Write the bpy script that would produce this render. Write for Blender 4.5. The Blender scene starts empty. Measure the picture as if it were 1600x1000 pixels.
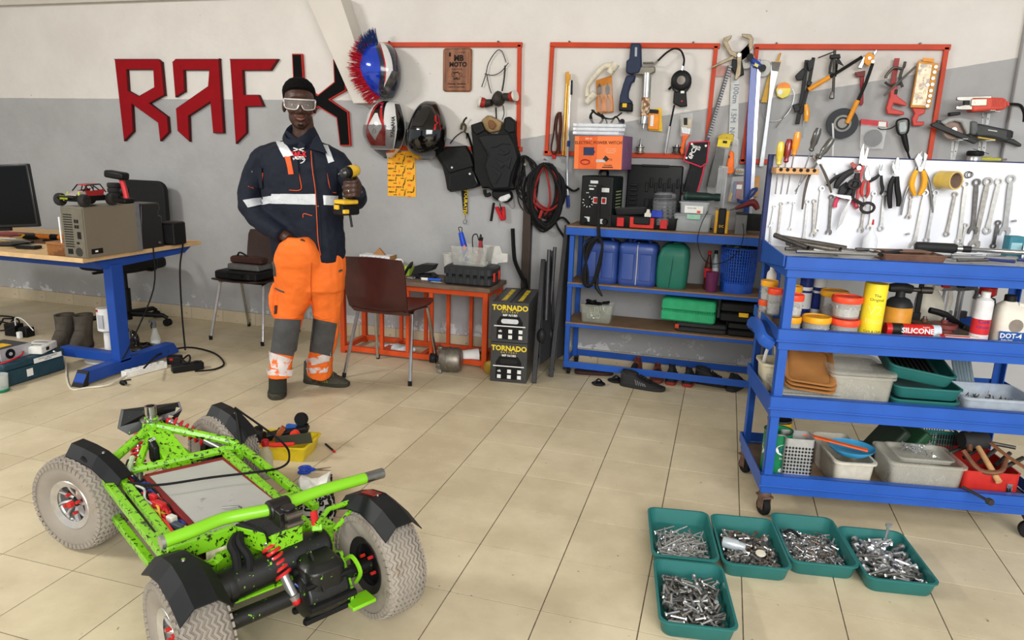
import bpy,math,random
import numpy as np
from mathutils import Vector,Matrix,Euler
random.seed(7)
sc=bpy.context.scene
COL=sc.collection
FX=1110.73
YAW,PIT,ROL=-0.282401,0.2293155,-0.0318835
TILE=0.312
CH=4.56453807*TILE
def cam_rows():
 f=np.array([math.sin(YAW)*math.cos(PIT),math.cos(YAW)*math.cos(PIT),-math.sin(PIT)])
 r=np.array([math.cos(YAW),-math.sin(YAW),0.0]);d=np.cross(f,r)
 return np.array([math.cos(ROL)*r+math.sin(ROL)*d,-math.sin(ROL)*r+math.cos(ROL)*d,f])
CM=cam_rows()
CC=np.array([0,0,CH])
cd=bpy.data.cameras.new('camera');cam=bpy.data.objects.new('camera',cd);COL.objects.link(cam)
cd.sensor_width=36;cd.lens=FX*36/1600;cd.clip_start=0.05
cam.matrix_world=Matrix(((CM[0][0],-CM[1][0],-CM[2][0],0),(CM[0][1],-CM[1][1],-CM[2][1],0),(CM[0][2],-CM[1][2],-CM[2][2],CH),(0,0,0,1)))
sc.camera=cam
sc.view_settings.view_transform='Standard';sc.view_settings.look='None'
sc.view_settings.gamma=1;sc.view_settings.use_curve_mapping=False
sc.view_settings.exposure=0.38
wd=bpy.data.worlds.new('world');sc.world=wd;wd.use_nodes=True
bg=wd.node_tree.nodes['Background'];bg.inputs[0].default_value=(0.93,0.97,1.0,1);bg.inputs[1].default_value=0.46
def area(name,loc,to,sx,sy,e,col=(1,1,1)):
 l=bpy.data.lights.new(name,'AREA');l.shape='RECTANGLE';l.size=sx;l.size_y=sy;l.energy=e;l.color=col
 o=bpy.data.objects.new(name,l);COL.objects.link(o);o.location=loc
 o.rotation_euler=(Vector(to)-Vector(loc)).to_track_quat('-Z','Y').to_euler();return o
area('doorway_daylight',(2.2,-3.2,3.0),(0.2,3.8,0.7),5.0,3.0,410,(1,0.99,0.975))
area('added_side_lamp',(-4.9,.5,3.36),(-1.9,2.4,0),1.2,.5,150,(1,0.985,0.96))  # unseen lamp just under the ceiling, added to throw crisper shadows to the right
def ray(x,y):return np.array([(x-800)/FX,(y-500)/FX,1.0])@CM
def onZ(x,y,z=0.0):
 d=ray(x,y);return Vector(CC+d*(z-CH)/d[2])
def onY(x,y,Y):
 d=ray(x,y);return Vector(CC+d*Y/d[1])
WY=4.82
def W(x,y,off=0.0):return onY(x,y,WY-off)
_mc={}
def lin(c):return tuple(((v/255)/12.92 if v/255<=.04045 else((v/255+.055)/1.055)**2.4)for v in c)
def P(c,rough=.5,metal=0.,var=.12,s=25.,bump=0.,a=1.,name=None,bs=None,coat=0.,spec=None,dirt=None,tr=0.):
 key=(c,rough,metal,var,s,bump,a,bs,coat,spec,dirt,tr)
 if key in _mc:return _mc[key]
 m=bpy.data.materials.new(name or 'mat');m.use_nodes=True;nt=m.node_tree;b=nt.nodes['Principled BSDF']
 L=nt.links.new;N=nt.nodes.new
 tc=N('ShaderNodeTexCoord');nz=N('ShaderNodeTexNoise');nz.inputs['Scale'].default_value=s;nz.inputs['Detail'].default_value=4
 L(tc.outputs['Object'],nz.inputs['Vector'])
 mx=N('ShaderNodeMix');mx.data_type='RGBA';l=lin(c)
 mx.inputs[6].default_value=tuple(v*(1-var)for v in l)+(1,);mx.inputs[7].default_value=tuple(min(1,v*(1+var))for v in l)+(1,)
 mr=N('ShaderNodeMapRange');mr.inputs[1].default_value=.3;mr.inputs[2].default_value=.7
 L(nz.outputs[0],mr.inputs[0]);L(mr.outputs[0],mx.inputs[0])
 out=mx.outputs[2]
 if dirt:
  n2=N('ShaderNodeTexNoise');n2.inputs['Scale'].default_value=dirt[1];n2.inputs['Detail'].default_value=6;n2.inputs['Roughness'].default_value=.7
  L(tc.outputs['Object'],n2.inputs['Vector'])
  m2=N('ShaderNodeMapRange');m2.inputs[1].default_value=dirt[2];m2.inputs[2].default_value=dirt[2]+(dirt[3]if len(dirt)>3 else .04)
  L(n2.outputs[0],m2.inputs[0]);x2=N('ShaderNodeMix');x2.data_type='RGBA'
  L(m2.outputs[0],x2.inputs[0]);L(out,x2.inputs[6]);x2.inputs[7].default_value=lin(dirt[0])+(1,);out=x2.outputs[2]
 L(out,b.inputs['Base Color'])
 b.inputs['Roughness'].default_value=rough;b.inputs['Metallic'].default_value=metal
 if a<1:b.inputs['Alpha'].default_value=a
 if coat:b.inputs['Coat Weight'].default_value=coat;b.inputs['Coat Roughness'].default_value=.08
 if spec is None and not coat and not metal:spec=.25
 if spec is not None:b.inputs['Specular IOR Level'].default_value=spec
 if tr:b.inputs['Transmission Weight'].default_value=tr;b.inputs['IOR'].default_value=1.15
 if bump:
  bn=N('ShaderNodeTexNoise');bn.inputs['Scale'].default_value=bs or s*4;bn.inputs['Detail'].default_value=3
  L(tc.outputs['Object'],bn.inputs['Vector']);bp=N('ShaderNodeBump');bp.inputs['Strength'].default_value=bump;bp.inputs['Distance'].default_value=.01
  L(bn.outputs[0],bp.inputs['Height']);L(bp.outputs[0],b.inputs['Normal'])
 _mc[key]=m;return m
ORG={}
def cr(pts,k,closed=False):
 p=[Vector(q)for q in pts];n=len(p);out=[]
 if n<3:return p
 for i in range(n if closed else n-1):
  if closed:a,b,c,d=p[(i-1)%n],p[i],p[(i+1)%n],p[(i+2)%n]
  else:a,b,c,d=p[max(i-1,0)],p[i],p[i+1],p[min(i+2,n-1)]
  for j in range(k):
   t=j/k;out.append(.5*((2*b)+(c-a)*t+(2*a-5*b+4*c-d)*t*t+(3*b-a-3*c+d)*t**3))
 if not closed:out.append(p[-1])
 return out
def rrect(w,h,r,n=4):
 o=[]
 for cx,cy,a0 in((w/2-r,h/2-r,0),(-w/2+r,h/2-r,90),(-w/2+r,-h/2+r,180),(w/2-r,-h/2+r,270)):
  for i in range(n+1):
   a=math.radians(a0+90*i/n);o.append((cx+r*math.cos(a),cy+r*math.sin(a)))
 return o
def circ(r,n=16,ry=None):return[(r*math.cos(2*math.pi*i/n),(ry or r)*math.sin(2*math.pi*i/n))for i in range(n)]
class B:
 def __init__(s):s.v=[];s.f=[]
 def add(s,vs,fs):
  o=len(s.v);s.v+=[Vector(q)for q in vs];s.f+=[tuple(i+o for i in f)for f in fs];return s
 def mark(s):return len(s.v)
 def xf(s,m,k=0):
  for i in range(k,len(s.v)):s.v[i]=m@s.v[i]
  return s
 def mv(s,x,y,z,rz=0,rx=0,ry=0,k=0):return s.xf(Matrix.Translation((x,y,z))@Euler((rx,ry,rz)).to_matrix().to_4x4(),k)
 def bb(s,x0,x1,y0,y1,z0,z1):
  return s.add([(x0,y0,z0),(x1,y0,z0),(x1,y1,z0),(x0,y1,z0),(x0,y0,z1),(x1,y0,z1),(x1,y1,z1),(x0,y1,z1)],
     [(0,3,2,1),(4,5,6,7),(0,1,5,4),(1,2,6,5),(2,3,7,6),(3,0,4,7)])
 def box(s,x,y,z,a,b,c,rz=0,rx=0,ry=0):
  k=s.mark();s.bb(-a/2,a/2,-b/2,b/2,-c/2,c/2);return s.mv(x,y,z,rz,rx,ry,k)
 def loft(s,rings,cap=True,closed=False):
  n=len(rings[0]);vs=[q for r in rings for q in r];fs=[];m=len(rings)
  for i in range(m if closed else m-1):
   for j in range(n):
    a,b=i*n+j,i*n+(j+1)%n;c,d=((i+1)%m)*n+(j+1)%n,((i+1)%m)*n+j;fs.append((a,b,c,d))
  if cap and not closed:fs+=[tuple(reversed(range(n))),tuple(range((m-1)*n,m*n))]
  return s.add(vs,fs)
 def tube(s,pts,r,n=6,k=0,closed=False,cap=True,flat=1.):
  p=cr(pts,k,closed)if k else[Vector(q)for q in pts]
  if not isinstance(r,(int,float)):
   rr=r;m=len(p);r=[rr[min(int(i*(len(rr)-1)/(m-1)),len(rr)-2)]*(1-((i*(len(rr)-1)/(m-1))-min(int(i*(len(rr)-1)/(m-1)),len(rr)-2)))+rr[min(int(i*(len(rr)-1)/(m-1)),len(rr)-2)+1]*((i*(len(rr)-1)/(m-1))-min(int(i*(len(rr)-1)/(m-1)),len(rr)-2))for i in range(m)]
  else:r=[r]*len(p)
  u=None;rings=[]
  for i in range(len(p)):
   t=(p[(i+1)%len(p)]-p[i-1])if closed else(p[min(i+1,len(p)-1)]-p[max(i-1,0)])
   t=t.normalized()if t.length>1e-9 else Vector((0,0,1))
   if u is None:u=t.orthogonal().normalized()if abs(t.z)>.99 else Vector((0,0,1)).cross(t).normalized()
   u=(u-t*u.dot(t));u=u.normalized()if u.length>1e-9 else t.orthogonal().normalized()
   w=t.cross(u)
   rings.append([p[i]+u*(r[i]*math.cos(2*math.pi*j/n))+w*(r[i]*flat*math.sin(2*math.pi*j/n))for j in range(n)])
  return s.loft(rings,cap,closed)
 def cyl(s,a,b,r,r2=None,n=14):return s.tube([a,b],[r,r if r2 is None else r2],n)
 def bar(s,a,b,w,h=None,up=(0,0,1)):
  a,b=Vector(a),Vector(b);h=h or w;t=(b-a).normalized();u=Vector(up)
  if abs(t.dot(u))>.99:u=Vector((0,1,0))
  x=t.cross(u).normalized();z=x.cross(t)
  R_=lambda c:[c+x*(i*w/2)+z*(j*h/2)for i,j in((-1,-1),(1,-1),(1,1),(-1,1))]
  return s.loft([R_(a),R_(b)])
 def lathe(s,prof,c=(0,0,0),ax='z',n=20,cap=True):
  k=s.mark();s.loft([[(r*math.cos(2*math.pi*j/n),r*math.sin(2*math.pi*j/n),h)for j in range(n)]for r,h in prof],cap)
  m={'z':Matrix.Identity(4),'x':Matrix.Rotation(math.pi/2,4,'Y'),'y':Matrix.Rotation(-math.pi/2,4,'X')}[ax]
  return s.xf(Matrix.Translation(c)@m,k)
 def prism(s,pts,d0,d1,pl='xz',taper=None):
  f={'xz':lambda a,b,d:(a,d,b),'xy':lambda a,b,d:(a,b,d),'yz':lambda a,b,d:(d,a,b)}[pl]
  A=[f(a,b,d0)for a,b in pts]
  if taper is not None:
   cx=sum(a for a,_ in pts)/len(pts);cy=sum(b for _,b in pts)/len(pts);q=[(cx+(a-cx)*taper,cy+(b-cy)*taper)for a,b in pts]
  else:q=pts
  return s.loft([A,[f(a,b,d1)for a,b in q]])
 def ball(s,c,r,n=14,m=8,rot=None):
  if isinstance(r,(int,float)):r=(r,r,r)
  k=s.mark()
  rings=[[(r[0]*math.sin(math.pi*i/m)*math.cos(2*math.pi*j/n),r[1]*math.sin(math.pi*i/m)*math.sin(2*math.pi*j/n),-r[2]*math.cos(math.pi*i/m))for j in range(n)]for i in range(1,m)]
  s.loft(rings);mt=Matrix.Translation(c)
  if rot:mt=mt@Euler(rot).to_matrix().to_4x4()
  return s.xf(mt,k)
 def rbox(s,w,d,h,r=.01,n=3,top=None,z0=0.):
  o=rrect(w,d,r,n);t=top or 1;e=min(r*.6,h*.2)
  R_=lambda k,z,g:[((x*(k))-(g if x>0 else-g),(y*k)-(g if y>0 else-g),z)for x,y in o]
  return s.loft([R_(1,z0,e),R_(1,z0+e,0),R_(t,z0+h-e,0),R_(t,z0+h,e)])
 def tub(s,w,d,h,th=.003,r=.02,top=1.1,rim=.006,n=4):
  o=rrect(w,d,r,n);T=lambda k,z,g=0:[(x*k+(g if x>0 else-g),y*k+(g if y>0 else-g),z)for x,y in o]
  return s.loft([T(.97,0),T(1,.006),T(top,h-rim*1.2),T(top,h-rim*1.2,rim),T(top,h,rim),T(top,h,-th),T(1,th+.004,-th),T(.95,th,-th)])
 def pt(s,pts,off,th=.01):
  q=[W(x,y,off)for x,y in pts]
  return s.prism([(v.x,v.z)for v in q],WY-off,WY-off-th)
 def wt(s,pts,off,r,n=6,k=4,closed=False):
  offs=off if isinstance(off,(list,tuple))else[off]*len(pts)
  return s.tube([W(x,y,o)for(x,y),o in zip(pts,offs)],r,n,k if len(pts)>2 else 0,closed)
 def ob(s,name,m,par=None,sm=True,bev=0.,ang=.7,seg=2,label=None,kind=None):
  me=bpy.data.meshes.new(name)
  org=ORG.get(par.name)if par is not None else None
  vs=[tuple(v-org)for v in s.v]if org is not None else[tuple(v)for v in s.v]
  me.from_pydata(vs,[],s.f);me.validate();me.update()
  import bmesh
  bm=bmesh.new();bm.from_mesh(me);bmesh.ops.recalc_face_normals(bm,faces=bm.faces);bm.to_mesh(me);bm.free()
  if sm and len(me.polygons):
   me.polygons.foreach_set('use_smooth',[True]*len(me.polygons));me.set_sharp_from_angle(angle=ang)
  me.materials.append(m)
  o=bpy.data.objects.new(name,me);COL.objects.link(o)
  if par is not None:
   o.parent=par
   if org is not None:ORG[o.name]=org
  if bev:
   md=o.modifiers.new('bevel','BEVEL');md.width=bev;md.segments=seg;md.limit_method='ANGLE';md.angle_limit=.6;md.use_clamp_overlap=True
  if label:o['label']=label
  if kind:o['kind']=kind
  return o
def tag(o,label,cat,group=None):
 o['label']=label;o['category']=cat
 if group:o['group']=group
 return o
def T(name,label,cat,loc=(0,0,0),rz=0.,group=None,rx=0.,ry=0.):
 o=bpy.data.objects.new(name,None);COL.objects.link(o);o.location=loc;o.rotation_euler=(rx,ry,rz);o.empty_display_size=.05
 return tag(o,label,cat,group)
def TW(name,label,cat,loc,group=None):
 o=T(name,label,cat,loc,0,group);ORG[o.name]=Vector(loc);return o
def dup(root,loc,rz=None,label=None,group=None):
 def cp(o,par):
  c=o.copy();COL.objects.link(c)
  if par is not None:c.parent=par
  for ch in o.children:cp(ch,c)
  return c
 r=cp(root,None);r.location=loc
 if rz is not None:r.rotation_euler=(r.rotation_euler[0],r.rotation_euler[1],rz)
 if label:r['label']=label
 if group:r['group']=group
 return r
def S(o):
 o['kind']='structure';return o
def text(name,body,size,m,par,loc,rot=(math.pi/2,0,0),ext=.0006,al='CENTER',label=None,bold=0.,sx=1.,world=False,shear=0.):
 cu=bpy.data.curves.new(name,'FONT');cu.body=body;cu.size=size;cu.extrude=ext;cu.align_x=al;cu.align_y='CENTER';cu.offset=bold;cu.resolution_u=2;cu.shear=shear
 t=bpy.data.objects.new(name,cu);COL.objects.link(t)
 me=bpy.data.meshes.new_from_object(t);bpy.data.objects.remove(t);me.materials.clear();me.materials.append(m)
 me.transform(Matrix.Diagonal((sx,1,1,1)))
 o=bpy.data.objects.new(name,me);COL.objects.link(o);o.parent=par
 org=ORG.get(par.name)if par is not None else None
 o.location=Vector(loc)-org if org is not None else loc
 o.rotation_euler=rot
 if label:o['label']=label
 return o
BLACK=P((15,15,16),.5,var=.15);RUBBER=P((20,20,21),.75,var=.2);DARK=P((30,30,32),.5)
CHROME=P((190,190,188),.22,1.,.08);STEEL=P((150,150,150),.35,1.,.12,40);IRON=P((85,82,78),.5,.9,.2,40)
WHITE=P((225,225,222),.5,var=.04);RED=P((178,30,30),.45);ORANGE=P((222,100,30),.45)
YELLOW=P((226,178,40),.45);BLUEP=P((38,84,168),.38,var=.1,s=6,bump=.03,dirt=((70,80,105),9,.69,.05));GREY=P((120,120,120),.5)
KRAFT=P((165,120,75),.75);CLEAR=P((215,220,215),.25,a=.32,var=.03);PAPER=P((228,228,224),.7,var=.03)
# ================================================================ structure
def paint_wall():
 m=bpy.data.materials.new('two_tone_paint');m.use_nodes=True;nt=m.node_tree;b=nt.nodes['Principled BSDF'];L=nt.links.new;N=nt.nodes.new
 g=N('ShaderNodeNewGeometry');sp=N('ShaderNodeSeparateXYZ');L(g.outputs['Position'],sp.inputs[0])
 def mth(op,a,c):
  n=N('ShaderNodeMath');n.operation=op
  for i,v in enumerate((a,c)):
   if isinstance(v,(int,float)):n.inputs[i].default_value=v
   else:L(v,n.inputs[i])
  return n.outputs[0]
 X,Z=sp.outputs[0],sp.outputs[2]
 def ln(p,q):
  k=(q.z-p.z)/(q.x-p.x);return mth('ADD',mth('MULTIPLY',X,k),p.z-k*p.x)
 l1=ln(W(548,156),W(740,232));l2=ln(W(840,213),W(1597,89));l0=ln(W(0,153),W(440,156))
 zb=mth('MAXIMUM',mth('MINIMUM',l0,l1),l2)
 nz=N('ShaderNodeTexNoise');nz.inputs['Scale'].default_value=30;L(g.outputs['Position'],nz.inputs['Vector'])
 e=mth('ADD',mth('SUBTRACT',Z,zb),mth('MULTIPLY',mth('SUBTRACT',nz.outputs[0],.5),.006))
 ml=N('ShaderNodeMath');ml.operation='GREATER_THAN';L(e,ml.inputs[0]);ml.inputs[1].default_value=0
 n1=N('ShaderNodeTexNoise');n1.inputs['Scale'].default_value=2.2;n1.inputs['Detail'].default_value=8;n1.inputs['Roughness'].default_value=.65;L(g.outputs['Position'],n1.inputs['Vector'])
 def ramp(c0,c1):
  r=N('ShaderNodeMapRange');r.inputs[1].default_value=.35;r.inputs[2].default_value=.65;L(n1.outputs[0],r.inputs[0])
  x=N('ShaderNodeMix');x.data_type='RGBA';L(r.outputs[0],x.inputs[0]);x.inputs[6].default_value=lin(c0)+(1,);x.inputs[7].default_value=lin(c1)+(1,);return x.outputs[2]
 up=ramp((205,200,194),(214,210,204));lo=ramp((153,153,153),(165,165,165))
 x=N('ShaderNodeMix');x.data_type='RGBA';L(ml.outputs[0],x.inputs[0]);L(lo,x.inputs[6]);L(up,x.inputs[7])
 n2=N('ShaderNodeTexNoise');n2.inputs['Scale'].default_value=7;n2.inputs['Detail'].default_value=8;n2.inputs['Roughness'].default_value=.75;L(g.outputs['Position'],n2.inputs['Vector'])
 low=N('ShaderNodeMapRange');low.inputs[1].default_value=.30;low.inputs[2].default_value=.1;L(Z,low.inputs[0])
 pk=mth('MULTIPLY',mth('GREATER_THAN',mth('ADD',n2.outputs[0],mth('MULTIPLY',low.outputs[0],.14)),.66),low.outputs[0])
 y=N('ShaderNodeMix');y.data_type='RGBA';L(pk,y.inputs[0]);L(x.outputs[2],y.inputs[6]);y.inputs[7].default_value=lin((205,205,203))+(1,)
 n3=N('ShaderNodeTexNoise');n3.inputs['Scale'].default_value=34;n3.inputs['Detail'].default_value=2;L(g.outputs['Position'],n3.inputs['Vector'])
 z=N('ShaderNodeMix');z.data_type='RGBA';L(mth('MULTIPLY',mth('GREATER_THAN',n3.outputs[0],.765),.55),z.inputs[0]);L(y.outputs[2],z.inputs[6]);z.inputs[7].default_value=lin((90,90,90))+(1,)
 L(z.outputs[2],b.inputs['Base Color']);b.inputs['Roughness'].default_value=.62
 n4=N('ShaderNodeTexNoise');n4.inputs['Scale'].default_value=14;n4.inputs['Detail'].default_value=6;L(g.outputs['Position'],n4.inputs['Vector'])
 bp=N('ShaderNodeBump');bp.inputs['Strength'].default_value=.25;bp.inputs['Distance'].default_value=.012;L(n4.outputs[0],bp.inputs['Height']);L(bp.outputs[0],b.inputs['Normal'])
 return m
PAINT=paint_wall()
S(B().bb(-9.0,3.4,WY,WY+.15,0,3.4).ob('wall_back',PAINT,sm=False))
OFFW=P((208,202,193),.65,var=.04,s=3,bump=.15,bs=20)
S(B().bb(-9.0,3.4,-1.2,WY,3.4,3.5).ob('ceiling',P((205,202,196),.7,var=.04,s=3),sm=False))
bx=B();q=[W(x,y,.16)for x,y in((476,-8),(530,-8),(586,160),(552,162))]
bx.prism([(v.x,v.z)for v in q],WY-.16,WY)
S(bx.ob('trim_1',OFFW,sm=False,bev=.006))
a=W(0,8,.05);S(B().bb(-9.0,W(478,8,.05).x,WY-.05,WY,a.z,a.z+.5).ob('trim_2',P((196,190,182),.65,var=.04,s=3),sm=False))
a0,a1=W(1598,40,.05),W(1564,280,.05)
b_=B();xm=(a0.x*.4+a1.x*.6);b_.bb(xm,xm+.9,WY-.05,WY,0,3.4)
S(b_.ob('wall_right',P((168,168,168),.65,var=.06,s=4,bump=.15,bs=20),sm=False,bev=.01))
def tile_mat():
 m=bpy.data.materials.new('beige_floor_tile');m.use_nodes=True;nt=m.node_tree;b=nt.nodes['Principled BSDF'];L=nt.links.new;N=nt.nodes.new
 g=N('ShaderNodeNewGeometry');oi=N('ShaderNodeObjectInfo')
 n1=N('ShaderNodeTexNoise');n1.inputs['Scale'].default_value=3.5;n1.inputs['Detail'].default_value=6;n1.inputs['Roughness'].default_value=.65;L(g.outputs['Position'],n1.inputs['Vector'])
 x=N('ShaderNodeMix');x.data_type='RGBA';x.inputs[6].default_value=lin((190,176,146))+(1,);x.inputs[7].default_value=lin((209,196,166))+(1,)
 r=N('ShaderNodeMapRange');r.inputs[1].default_value=.35;r.inputs[2].default_value=.65;L(n1.outputs[0],r.inputs[0])
 ad=N('ShaderNodeMath');ad.operation='MULTIPLY_ADD';L(oi.outputs['Random'],ad.inputs[0]);ad.inputs[1].default_value=.4;ad.inputs[2].default_value=-.2
 a2=N('ShaderNodeMath');L(ad.outputs[0],a2.inputs[0]);L(r.outputs[0],a2.inputs[1]);L(a2.outputs[0],x.inputs[0])
 n2=N('ShaderNodeTexNoise');n2.inputs['Scale'].default_value=42;n2.inputs['Detail'].default_value=3;L(g.outputs['Position'],n2.inputs['Vector'])
 gt=N('ShaderNodeMapRange');gt.inputs[1].default_value=.71;gt.inputs[2].default_value=.78;L(n2.outputs[0],gt.inputs[0])
 y=N('ShaderNodeMix');y.data_type='RGBA';L(gt.outputs[0],y.inputs[0]);L(x.outputs[2],y.inputs[6]);y.inputs[7].default_value=lin((120,104,84))+(1,)
 L(y.outputs[2],b.inputs['Base Color'])
 n3=N('ShaderNodeTexNoise');n3.inputs['Scale'].default_value=9;n3.inputs['Detail'].default_value=5;L(g.outputs['Position'],n3.inputs['Vector'])
 rr=N('ShaderNodeMapRange');rr.inputs[3].default_value=.3;rr.inputs[4].default_value=.55;L(n3.outputs[0],rr.inputs[0]);L(rr.outputs[0],b.inputs['Roughness'])
 b.inputs['Specular IOR Level'].default_value=.35
 return m
TM=tile_mat();GROUT=P((112,100,84),.9,var=.3,s=30)
GX,GY=-4.42452145*TILE,13.3019737*TILE
fl_=S(B().bb(-9.0,3.4,-6,WY,-.12,-.0022).ob('floor',GROUT,sm=False))
g_=.0021
tb=B().bb(g_,TILE-g_,g_,TILE-g_,-.005,0);tile0=None
i0,i1=math.floor((-9-GX)/TILE),math.ceil((3.2-GX)/TILE)
rest=B();n=0
def inview(x,y):
 for dx in(0,.5,1):
  for dy in(0,.5,1):
   v=CM@np.array([x+dx*TILE,y+dy*TILE,-CH])
   if v[2]>.1 and-10<800+FX*v[0]/v[2]<1610 and-10<500+FX*v[1]/v[2]<1010:return True
 return False
cand=[]
for j in range(-33,3):
 for i in range(i0,i1):
  x,y=GX+i*TILE,GY+j*TILE
  if y>WY-.02:continue
  cand.append((not inview(x,y),math.hypot(x,y),x,y))
cand.sort()
for k,(hid,d,x,y)in enumerate(cand):
 if hid or n>=296:
  rest.bb(x+g_,x+TILE-g_,y+g_,min(y+TILE-g_,WY),-.005,0);continue
 n+=1
 if y+TILE>WY:
  o=B().bb(g_,TILE-g_,g_,WY-y,-.005,0).ob('tile',TM,fl_,sm=False);o.location=(x,y,0);continue
 if tile0 is None:tile0=o=tb.ob('tile',TM,fl_,sm=False)
 else:o=tile0.copy();COL.objects.link(o);o.parent=fl_
 o.location=(x,y,0)
rest.ob('tile',TM,fl_,sm=False,kind='stuff')
sk=S(B().bb(-9.0,a1.x,WY-.006,WY-.0005,0,.1).ob('baseboard_back',GROUT,sm=False));SKM=P((188,174,148),.4,var=.08,s=6,dirt=((150,130,100),12,.66))
s0=None;x=GX-24*TILE
while x<a1.x-TILE:
 if s0 is None:s0=o=B().bb(.0015,TILE-.0015,-.012,-.006,.001,.1).ob('tile',SKM,sk,sm=False)
 else:o=s0.copy();COL.objects.link(o);o.parent=sk
 o.location=(x,WY,0);x+=TILE
# ================================================================ placing helpers
TA=math.radians(9.0);TU=np.array([math.cos(TA),math.sin(TA)]);TN=np.array([-TU[1],TU[0]]);TP=np.array([.254,2.869])
def TR(x,y,v=0.):
 d=ray(x,y);t=(TN@TP+v)/(TN@d[:2]);q=CC+t*d;return float(TU@(q[:2]-TP)),v,float(q[2])
def TRW(u,v,z):
 p=TP+u*TU+v*TN;return Vector((p[0],p[1],z))
PEGV=.41
def PL(pl,name,label,cat,anchor,off=0.,group=None):
 if pl=='w':
  a=W(*anchor,off);t=T(name,label,cat,a,0,group)
  def L(x,y,o=0.):
   q=W(x,y,off+o);return Vector((q.x-a.x,-o,q.z-a.z))
 else:
  u,v,z=TR(*anchor,PEGV-off);t=T(name,label,cat,TRW(u,v,z),TA,group)
  def L(x,y,o=0.):
   q=TR(x,y,PEGV-off-o);return Vector((q[0]-u,-o,q[2]-z))
 return t,L
def pp(b,L,pts,o,th):
 q=[L(x,y,o+th)for x,y in pts];return b.prism([(v.x,v.z)for v in q],-o,-o-th)
def pw(b,L,pts,o,r,n=6,k=4,closed=False,flat=1.):
 os_=o if isinstance(o,(list,tuple))else[o]*len(pts)
 return b.tube([L(x,y,e)for(x,y),e in zip(pts,os_)],r,n,k if len(pts)>2 else 0,closed,flat=flat)
def put(o,loc,rz=0.,rx=0.,ry=0.):
 o.location=loc;o.rotation_euler=(rx,ry,rz);return o
# ================================================================ blue tool trolley
TL,TD=1.06,.45
tt=T('tool_trolley','blue four-tier steel tool trolley on casters with a white tool board at its back','trolley',(TP[0],TP[1],0),TA)
for x in(0,TL):
 for y in(0,TD):
  e,g=(1 if x==0 else-1),(1 if y==0 else-1)
  k=B().bb(min(x,x+e*.036),max(x,x+e*.036),min(y,y+g*.005),max(y,y+g*.005),.1,1.0)
  k.bb(min(x,x+e*.005),max(x,x+e*.005),min(y,y+g*.036),max(y,y+g*.036),.1,1.0)
  k.ob('post',BLUEP,tt,sm=False,bev=.0015)
LEV=[(.108,.188),(.437,.524),(.715,.798),(1.0,1.08)]
for i,(z0,z1)in enumerate(LEV):
 s_=T('shelf','','x');del s_['label'],s_['category'];s_.parent=tt
 zm=z0+(z1-z0)*.45;o=.012
 f=B();f.bb(-o,TL+o,-o,-o+.004,zm,z1);f.bb(-o-.004,TL+o,-o-.006,-o+.002,zm-.004,zm+.002);f.bb(-.003,TL+.003,-.006,-.002,z0,zm);f.bb(-o,TL+o,-o,.02,z1-.003,z1)
 f.ob('front_rail',BLUEP,s_,sm=False,bev=.001)
 f=B();f.bb(-o,TL+o,TD+o-.004,TD+o,zm,z1);f.bb(-.003,TL+.003,TD+.002,TD+.006,z0,zm);f.ob('back_rail',BLUEP,s_,sm=False)
 for xx in(-o,TL+o-.004):
  f=B();f.bb(xx,xx+.004,-o,TD+o,zm,z1);xi=xx+(.008 if xx<0 else-.008);f.bb(xi,xi+.004,-.003,TD+.003,z0,zm);f.ob('side_rail',BLUEP,s_,sm=False)
 zf=z0+.03 if i<3 else z1-.008
 B().bb(-.002,TL+.002,-.002,TD+.002,zf-.006,zf).ob('shelf_panel',P((128,108,88),.8,var=.25,s=14,dirt=((70,58,48),8,.62))if i<3 else P((196,197,200),.5,var=.08,dirt=((120,116,110),14,.6)),s_,sm=False)
FLZ=[z0+.03 for z0,z1 in LEV[:3]]+[LEV[3][1]-.008]
B().bb(-.012,TL+.01,PEGV,PEGV+.012,1.05,1.452).ob('tool_board',P((222,224,230),.4,var=.03,s=8,dirt=((120,120,125),40,.7)),tt,sm=False,bev=.002)
e=B();e.bb(-.03,-.012,PEGV-.012,PEGV+.02,1.0,1.455);e.bb(-.03,TL+.01,PEGV-.002,PEGV+.016,1.4525,1.457);e.ob('board_edging',P((28,40,84),.45),tt,sm=False)
h=B();h.prism([(.42,1.0),(.42,1.08),(.395,1.1),(0,1.081),(0,1.04)],-.02,-.014,'yz');h.ob('side_plate',BLUEP,tt,sm=False)
h=B();h.tube([(-.014,.33,.72),(-.05,.30,.75),(-.055,.2,.77),(-.055,.12,.765),(-.05,.05,.74),(-.014,.04,.72)],.018,8,5,flat=1.5);h.ob('push_handle',BLUEP,tt)
for x in(.02,TL-.02):
 for y in(.02,TD-.02):
  c=T('caster','','x',(x,y,0));del c['label'],c['category'];c.parent=tt
  a=.35 if x<.5 else 1.3
  w=B();w.lathe([(.008,-.014),(.032,-.014),(.037,-.009),(.037,.009),(.032,.014),(.008,.014)],(0,0,.037),'x',20);w.mv(0,0,0,a);w.ob('wheel',RUBBER,c)
  w=B();w.bb(-.02,-.0165,-.02,.016,.03,.085);w.bb(.0165,.02,-.02,.016,.03,.085);w.bb(-.024,.024,-.028,.028,.08,.088);w.cyl((-.022,0,.037),(.022,0,.037),.007);w.lathe([(.012,.085),(.024,.088),(.026,.1),(.02,.112)],n=14);w.mv(0,0,0,a)
  w.ob('fork',P((105,82,68),.7,.4,.4,40),c)
WRM=P((172,172,170),.3,.9,.12,60);WRD=P((95,92,90),.42,.85,.25,60);WRT=[P((200,198,192),.28,.9,.1,50),WRM,P((150,146,140),.36,.9,.2,60)]
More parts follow.
